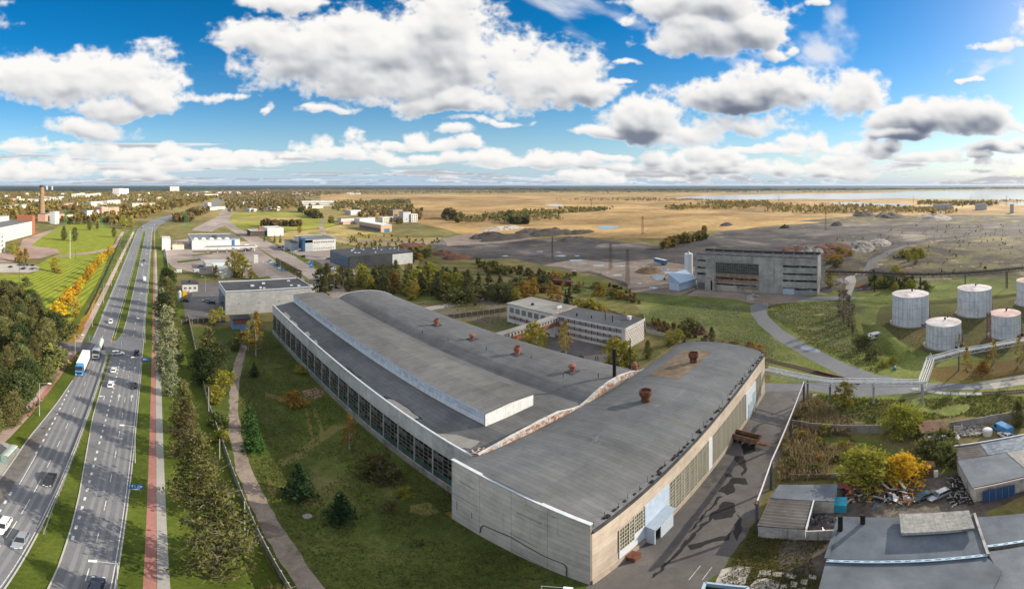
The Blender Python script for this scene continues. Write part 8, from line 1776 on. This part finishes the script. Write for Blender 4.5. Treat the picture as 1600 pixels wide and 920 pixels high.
dk = mat('mast_steel', [(.06,.045,.045),(.11,.08,.075)], 2, .8); gr_ = mat('green_mast', [(.02,.22,.06),(.04,.32,.10)], 2, .6)
lattice(954,421,380,'lattice floodlight mast on the gravel yard, left of the tall pair',dk,1.8,1.2,10,((1,1.6),)); lattice(980.5,445,389,'lattice floodlight mast nearest the meadow, right of the tall pair',dk,1.8,1.2,12,((1,1.6),)); lattice(863,405,369,'slim rusty lattice mast alone on the gravel yard',dk,1.0,.6,9); lattice(1004,366,338,'lattice mast with a lamp platform at the edge of the reeds',dk,2.2,1.4,9,((1,2.6),(.9,2.2))); lattice(1290,360,330,'dark lattice mast above the mill roof',dk,2.0,1.0,9)
lattice(1545,560,488,'rusty lattice mast between two oil tanks',mat('mast_rust', [(.13,.06,.05),(.20,.10,.085)], 2, .8),1.3,1.1,14); lattice(1517,318,306,'thin mast near the derelict tower',dk,2,1,6); lattice(1427,319,306,'thin mast before the lake',dk,2,1,6); lattice(924,330,311,'thin lattice mast in the reed marsh',dk,2.4,1,7); lattice(1573,322,306,'thin lattice mast on the lake shore',dk,2.4,1,7); lattice(1217,318,306,'thin lattice mast by the inlet',dk,2.4,1,7)
lattice(33,333,316,'green lattice pylon at the far left behind the factory',gr_,4,1.4,7,((.9,3),(.7,3.6))); lattice(102,352,327,'green lattice pylon in front of the grey works hall',gr_,4.2,1.4,7,((.9,3),(.7,3.6))); lattice(158,356,339,'green lattice pylon before the salmon flats',gr_,3.4,1.4,6,((.9,3),(.7,3.6))); lattice(290,358,329,'green lattice pylon by the far brown clump',gr_,4.2,1.4,8,((.95,3),(.75,3.6)))
for px, a, b, lb in ((493,334,320,'dark telegraph pole in the lane past the playing field'),(653,348,333,'pale pole by the tall concrete ruin')): mast(px, a, b, lb, m_darkwood, .3, 2)
# road signs
def sign(px, py, w, hg, z0, label, m, posts=2, marks=(), rz=0.0, name='road_sign'):
    x, y = G(px, py); o = thing(name, label, 'road sign', (x,y,.05), rz)
    for k in range(posts): mb = MB(); c = 0 if posts == 1 else (-.35+.7*k)*w; mb.cyl((c,0), .05, .05, 0, z0+hg, 6); p = mb.build('post', m_lampg); p.parent = o
    mb = MB(); mb.box(-w/2, w/2, -.09, -.055, z0, z0+hg); b = mb.build('board', m); b.parent = o
    if marks:
        mb = MB()
        for (a, c, e, f) in marks: mb.box(a*w, c*w, -.098, -.0905, z0+e*hg, z0+f*hg)
        k = mb.build('lettering', m_white); k.parent = b
    return o
sb = mat('sign_blue', [(.012,.12,.40),(.02,.16,.47)], 1, .4); lt = [(-.44,-.38,.2,.8),(-.38,-.30,.7,.8),(-.25,-.19,.2,.8),(-.12,.02,.55,.7),(-.12,.02,.25,.38),(.12,.18,.2,.8),(.26,.32,.2,.8),(.32,.44,.45,.6)]
sign(212,771,2.6,1.1,1.4,'blue direction sign with a small white panel on the grass verge',sb,2,lt); sign(227.5,574,3.0,1.3,2.2,'large blue direction sign by the lamp at the junction',sb,2,lt)
x, y = G(212,771); mb = MB(); mb.box(-.7, .7, -.105, -.10, 1.0, 1.35); w_ = mb.build('sub_panel', m_white); w_.parent = [o for o in D.objects if o.get('label', '').startswith('blue direction sign')][0]
rd = mat('sign_red', [(.45,.03,.025),(.55,.05,.04)], 1, .4)
sign(190,542,.9,.9,1.2,'small blue arrow sign on the nose of the median',sb,1,[(-.1,.1,.2,.8)]); sign(174,536,.9,.5,.9,'small red and white marker on the median nose',rd,1,[(-.3,.3,.3,.6)]); sign(139.5,533,.8,.8,1.8,'small round sign at the side road mouth',sb,1); sign(486,419,2.4,5.0,.3,'upright blue and red company sign by the street',sb,1,[(-.3,.3,.35,.42)])
x, y = G(486,419)
# bus shelter
x, y = G(14,716); bs = thing('bus_shelter', 'bus stop shelter with a pale curved roof beside the lay-by', 'bus shelter', (x,y,.07), R(-6)); bs.scale = (.8,.72,.9); gs = mat('shelter_glass', [(.14,.24,.22),(.22,.32,.30)], 1, .15)
def SB(mb, nm, m, p=bs): o = mb.build(nm, m); o.parent = p; return o
mb = MB(); prf = [(-1.0,2.35),(-.8,2.55),(0,2.68),(.8,2.6),(1.1,2.45)]
for a, b in zip(prf[:-1], prf[1:]): mb.add([(a[0],-3.4,a[1]),(b[0],-3.4,b[1]),(b[0],3.4,b[1]),(a[0],3.4,a[1]),(a[0],-3.4,a[1]-.1),(b[0],-3.4,b[1]-.1),(b[0],3.4,b[1]-.1),(a[0],3.4,a[1]-.1)], [(0,1,2,3),(7,6,5,4),(0,4,5,1),(2,6,7,3)])
SB(mb, 'roof', mat('shelter_roof', [(.26,.30,.29),(.40,.44,.43)], 1, .3))
mb = MB(); mb.box(-.95, -.9, -3.2, 3.2, .2, 2.3); mb.box(-.9, .8, -3.25, -3.2, .2, 2.3); mb.box(-.9, .8, 3.2, 3.25, .2, 2.3); SB(mb, 'glass_wall', gs)
for yy in (-3.1,-1,1,3.1): mb = MB(); mb.cyl((-.85,yy), .05, .05, 0, 2.45, 6); SB(mb, 'post', m_lampg)
mb = MB(); mb.box(-.8, -.35, -2.4, 2.4, .42, .48); SB(mb, 'bench', m_darkwood)
# guard rail, fences
gr = thing('guard_rail', 'steel guard rail along the median of the left carriageway', 'guard rail', (-.255*h, 1.0*h, 0)); ptsr = [(-.249,.98),(-.256,1.1),(-.2595,1.4),(-.2605,1.9),(-.261,2.44)]
mb = MB()
for a, b in zip(ptsr[:-1], ptsr[1:]): mb.bar((a[0]*h,a[1]*h,.68), (b[0]*h,b[1]*h,.68), .08, .31)
mb.build('rail', m_galv, gr)
ps = None
for k in range(46):
    y = (.99+k*.0315)*h; x = np.interp(y/h, [p[1] for p in ptsr], [p[0] for p in ptsr])*h+.12
    if ps is None: mb = MB(); mb.box(-.05, .05, -.05, .05, 0, .78); ps = mb.build('post', m_galv); ps.parent = gr; ps.location = (x-gr.location.x, y-gr.location.y, .05)
    else: c = ps.copy(); COL.objects.link(c); c.location = (x-gr.location.x, y-gr.location.y, .05)
fp = [(.231,.40),(.2305,.81),(.228,1.0),(.2265,1.5),(.217,1.84),(.2225,2.22),(.231,2.86),(.236,3.3)]
wallrun([(a*h, b*h) for a, b in fp], 1.9, mat('fence_concrete', [(.13,.13,.115),(.22,.215,.20),(.30,.29,.275)], .6, .95, streak=(1.5,(.6,.58,.54))), 'long concrete panel fence between tree row and dirt track', 2.9, .12, 'concrete_fence', True, .01, 'fence')
wallrun([G(283,506), G(352,503)], 2.2, m_darkwood, 'dark board fence before the grey showroom yard', 2.5, .08, 'board_fence', True, 0, 'fence')
wallrun([G(690,500), G(790,487)], 2.2, m_darkwood, 'dark fence along the tracks behind the hall', 3, .1, 'board_fence', True, .05, 'fence'); wallrun([G(1005,490), G(1010,520), G(1066,532)], 1.8, m_conc2, 'pale post fence behind the office end wall', 4, .06, 'post_fence', True, .05, 'fence')
wallrun([G(255,372), G(263,420)], 1.6, m_whitem, 'thin white fence along the filling station lot', 3, .06, 'white_fence', True, 0, 'fence')
# pipe bridge on posts
m_pipew = mat('pipe_white', [(.46,.47,.48),(.62,.63,.64)], .6, .5, streak=(1,(.7,.66,.62))); zp = 6.8
def pipeline(nodes_, label, npipe, m, truss=True, width=2.0, depth=1.4, posts=(), pm=None, name='pipe_bridge', tops=(), r=.16):
    o = thing(name, label, name.replace('_', ' '), (nodes_[0][0], nodes_[0][1], 0)); V3 = [Vector(n) for n in nodes_]
    def off(i):
        d = (V3[min(i+1,len(V3)-1)]-V3[max(i-1,0)]); d.z = 0; d.normalize(); return Vector((-d.y, d.x, 0))
    for p in range(npipe):
        t = (p/(npipe-1)-.5) if npipe > 1 else 0; mb = MB()
        for i in range(len(V3)-1): mb.tube(V3[i]+off(i)*t*width+Vector((0,0,.25)), V3[i+1]+off(i+1)*t*width+Vector((0,0,.25)), r, 7)
        mb.build('pipe', m, o)
    if truss:
        mb = MB()
        for s in (-.6, .6):
            for i in range(len(V3)-1):
                a, b = V3[i]+off(i)*s*width, V3[i+1]+off(i+1)*s*width; L_ = (b-a).length; k = max(1, int(L_/2.2)); dz = Vector((0,0,depth/2))
                mb.bar(a+dz, b+dz, .2, .2); mb.bar(a-dz, b-dz, .2, .2)
                for j in range(k): p, q = a.lerp(b, j/k), a.lerp(b, (j+1)/k); mb.bar(p-dz, p+dz, .12, .12); mb.bar((p-dz) if j % 2 else (p+dz), (q+dz) if j % 2 else (q-dz), .11, .11)
        mb.build('truss', m, o)
    for (x, y, z, w) in posts:
        mb = MB()
        for s in (-1, 1): mb.cyl((x+s*w, y), .27, .27, 0, z, 8)
        if w: mb.box(x-w-.3, x+w+.3, y-.15, y+.15, z+.003, z+.25)
        mb.split('post', pm or m, o)
    for i in tops:
        mb = MB(); c = V3[i]; u = off(i)*width*.7
        for s in (-1, 1): mb.bar(c+u*s-Vector((0,0,.9)), c+Vector((0,0,2.3)), .16, .16)
        mb.bar(c+u*.5+Vector((0,0,1)), c-u*.5+Vector((0,0,1)), .12, .12); mb.build('a_frame', m, o)
    return o
nd = [(*G(1197,578,zp),zp),(*G(1262,592,zp),zp),(*G(1297,597,zp),zp),(*G(1365,597.5,zp),zp),(*G(1441,598,zp),zp),(*G(1454,562,zp),zp),(*G(1498,550,zp),zp),(*G(1552,541,zp),zp),(*G(1600,532,zp),zp),(*G(1660,522,zp),zp)]
pipeline(nd, 'white trussed pipe bridge on tall posts crossing the asphalt road', 4, m_pipew, posts=[(nd[i][0],nd[i][1],zp-.8,.8 if i in (3,4) else 0) for i in (1,2,3,4,6,7,8)], pm=m_conc2, tops=(5,6,7))
z2 = 7.4; pn = [(*G(1183,784,z2),z2),(*G(1205,722,z2),z2),(*G(1236,650,z2),z2),(*G(1256,598,z2),z2)]
pipeline(pn, 'rusty and white pipes on posts along the edge of the yard', 1, m_pipew, False, .9, posts=[(pn[0][0],pn[0][1],z2,.0),(pn[1][0],pn[1][1],z2,0),(pn[2][0],pn[2][1],z2,0),(pn[3][0],pn[3][1],z2,0)], pm=mat('post_blue', [(.10,.13,.18),(.18,.21,.26)], 1, .7), name='pipe_rack', r=.14)
V3 = [Vector(p) for p in pn]; rk = [o for o in D.objects if o.name.startswith('pipe_rack')][0]; mb = MB()
for a, b in zip(V3[:-1], V3[1:]): mb.tube(a+Vector((-.9,0,.1)), b+Vector((-.9,0,.1)), .22, 7); mb.tube(a+Vector((-.5,0,-.3)), b+Vector((-.5,0,-.3)), .12, 6)
mb.build('rusty_pipe', m_brownv, rk)
zc = 11.0; cn_ = [(*G(1290,425,zc),zc),(*G(1366,427,zc),zc),(*G(1438,430,zc),zc),(*G(1508,427.5,zc),zc),(*G(1573,422,zc),zc),(*G(1660,412,zc),zc)]
pipeline(cn_, 'long dark conveyor bridge on trestles behind the oil tanks', 2, mat('conveyor_dark', [(.03,.026,.026),(.065,.055,.05)], 1, .8), True, 2.4, 2.4, posts=[(p[0],p[1],zc-1.2,1.2 if i in (2,4) else .0) for i, p in enumerate(cn_[1:5], 1)], name='conveyor_bridge', r=.3)
# railway: ballast, sleepers, rails
def rail(pts, label, sleepers=True, pale_=None):
    P = [Vector((*p, 0)) for p in pts]; b = MB(); rl = MB(); s = MB()
    for a, c in zip(P[:-1], P[1:]):
        d = (c-a); L_ = d.length; d.normalize(); n = Vector((-d.y, d.x, 0))
        b.poly([a-n*1.5+Vector((0,0,.10)), c-n*1.5+Vector((0,0,.10)), c+n*1.5+Vector((0,0,.10)), a+n*1.5+Vector((0,0,.10))][::1])
        for q in (-.76, .76): rl.bar(a+n*q+Vector((0,0,.27)), c+n*q+Vector((0,0,.27)), .08, .16)
        if sleepers:
            k = max(1, int(L_/.8))
            for j in range(k): m = a.lerp(c, (j+.5)/k); s.bar(m-n*1.25+Vector((0,0,.15)), m+n*1.25+Vector((0,0,.15)), .24, .12)
    o = thing('railway_track', label, 'railway track', P[0]); b.build('ballast', MAT['cinder'], o); rl.build('rail', m_brownv, o)
    if sleepers: s.build('sleepers', m_darkwood, o)['kind'] = 'stuff'
    return o
rail([G(*p) for p in densify([(1196,563),(1252,576),(1310,592),(1345,599)], 14)][:-4], 'railway track on the grass beside the far end of the wing')
rail([G(*p) for p in ((1535,615.5),(1560,614.5),(1600,611.5),(1660,606))], 'railway track leading off at the right below the concrete road')
rail([G(*p) for p in ((700,452),(760,450),(820,452),(870,457),(930,478),(1000,503),(1060,527))], 'overgrown railway track behind the office blocks'); rail([G(*p) for p in ((720,428),(790,431),(843,440),(905,448),(985,458))], 'railway track under the red wagons')
for k in range(9):
    a, b = GV(1425+k*12.2, 607.5+min(k,4)*1.9+max(0,k-4)*.2), GV(1425+(k+.9)*12.2, 607.5+min(k+.9,4)*1.9+max(0,k-3.1)*.2); mb = MB(); mb.bar(a+Vector((0,0,.1)), b+Vector((0,0,.1)), 1.9, .14); o = mb.build('crossing_slab', m_conc2); tag(o, 'pale concrete slab of the old rail crossing in the asphalt', 'slab', 'slabs of the rail crossing')
# people in the courtyard
def person(x, y, rz, label, stride=.22, arm=.18):
    root_z = .06; J = [(0,0,.93),(0,0,1.15),(0,.01,1.38),(0,.02,1.50),(0,.03,1.62),(0,.04,1.72),
         (-.10,0,.90),(-.11,stride*.5,.50),(-.11,stride*.55-.05,.09),(-.11,stride*.55+.10,.04),(.10,0,.90),(.11,-stride*.35,.50),(.11,-stride*.95,.11),(.11,-stride*.95+.13,.04),
         (-.19,.01,1.40),(-.24,-arm*.4,1.14),(-.24,arm*.25,.90),(-.235,arm*.45,.80),(.19,.01,1.40),(.24,arm*.4,1.14),(.24,arm*.9,.92),(.235,arm*1.15,.83)]
    E_ = [(0,1),(1,2),(2,3),(3,4),(4,5),(0,6),(6,7),(7,8),(8,9),(0,10),(10,11),(11,12),(12,13),(2,14),(14,15),(15,16),(16,17),(2,18),(18,19),(19,20),(20,21)]
    Rr = [.15,.14,.16,.055,.095,.085,.10,.075,.05,.045,.10,.075,.05,.045,.075,.05,.04,.04,.075,.05,.04,.04]
    me = D.meshes.new('person'); me.from_pydata(J, E_, []); o = D.objects.new('person', me); COL.objects.link(o); md = o.modifiers.new('skin', 'SKIN'); md.use_smooth_shade = True
    for i, r in enumerate(Rr): me.skin_vertices[0].data[i].radius = (r, r*.85)
    me.skin_vertices[0].data[0].use_root = True
    s2 = o.modifiers.new('sub', 'SUBSURF'); s2.levels = s2.render_levels = 1
    me.materials.append(mat('dark_clothes', [(.012,.012,.015),(.03,.03,.035)], 4, .9)); o.location = (x,y,root_z); o.rotation_euler = (0,0,rz); tag(o, label, 'person', None)
    mb = MB(); mb.lathe((0,.055,1.60), [(.03,-.02),(.085,.02),(.10,.09),(.085,.16),(.04,.20)], 10); hd = mb.build('head', mat('skin_tone', [(.36,.22,.16),(.44,.28,.21)], 3, .6)); hd.parent = o
    mb = MB(); mb.lathe((0,.035,1.655), [(.105,.0),(.112,.06),(.09,.13),(.03,.165)], 10); hr = mb.build('hair', mat('dark_hair', [(.02,.014,.01),(.045,.03,.02)], 4, .8)); hr.parent = o
    return o
x, y = G(930.5,563); person(x, y, R(200), 'person in dark clothes walking in the courtyard, left of two'); x, y = G(934,563); person(x, y, R(190), 'person in dark clothes walking in the courtyard, right of two', -.22, -.18)
# ---------------------------------------------------------------- the air itself
mb = MB(); q = 27500.0; mb.box(-q, q, -q, q, -1.0, 66.5); hz = mb.build('haze', (hm := D.materials.new('haze')))
hz['kind'] = 'stuff'; hz['label'] = 'thin autumn haze over the whole plain'; nt, N, L = nodes(hm)
o_ = N.new('ShaderNodeOutputMaterial'); v_ = N.new('ShaderNodeVolumePrincipled'); v_.inputs['Color'].default_value = (.55, .68, .90, 1); v_.inputs['Density'].default_value = 3.2e-5; v_.inputs['Anisotropy'].default_value = .2
L.new(v_.outputs[0], o_.inputs['Volume'])

# a fair-weather cloud out of the picture towards the sun: the hall, the tanks and the gravel lie in its thin shade
cc = Vector((275, 165, 0)) + sv*4000; rng = np.random.default_rng(4); n1, n2 = 40, 14; vs = []; fs = []
for i in range(n2+1):
    t = i/n2*math.pi
    for j in range(n1):
        a = 2*math.pi*j/n1; k = 1+.16*mnoise.noise(Vector((math.cos(a)*1.7, math.sin(a)*1.7, 3)))+.07*mnoise.noise(Vector((math.cos(a)*5, math.sin(a)*5, 8)))
        zz = math.cos(t)*42*(1+.25*mnoise.noise(Vector((math.cos(a)*2*math.sin(t), math.sin(a)*2*math.sin(t), 1))))
        vs.append((cc.x+285*k*math.sin(t)**.6*math.cos(a), cc.y+300*k*math.sin(t)**.6*math.sin(a), cc.z+zz))
for i in range(n2):
    for j in range(n1): fs.append((i*n1+j, (i+1)*n1+j, (i+1)*n1+(j+1)%n1, i*n1+(j+1)%n1))
mb = MB(); mb.add(vs, fs); cm = D.materials.new('cloud_vapour'); o = mb.build('cloud', cm); o['kind'] = 'stuff'; o['label'] = 'thin fair weather cloud drifting in front of the low sun'
nt, N, L = nodes(cm); o_ = N.new('ShaderNodeOutputMaterial'); v_ = N.new('ShaderNodeVolumePrincipled'); v_.inputs['Color'].default_value = (.98,.98,1,1); v_.inputs['Density'].default_value = .0046; v_.inputs['Anisotropy'].default_value = .6; L.new(v_.outputs[0], o_.inputs['Volume'])
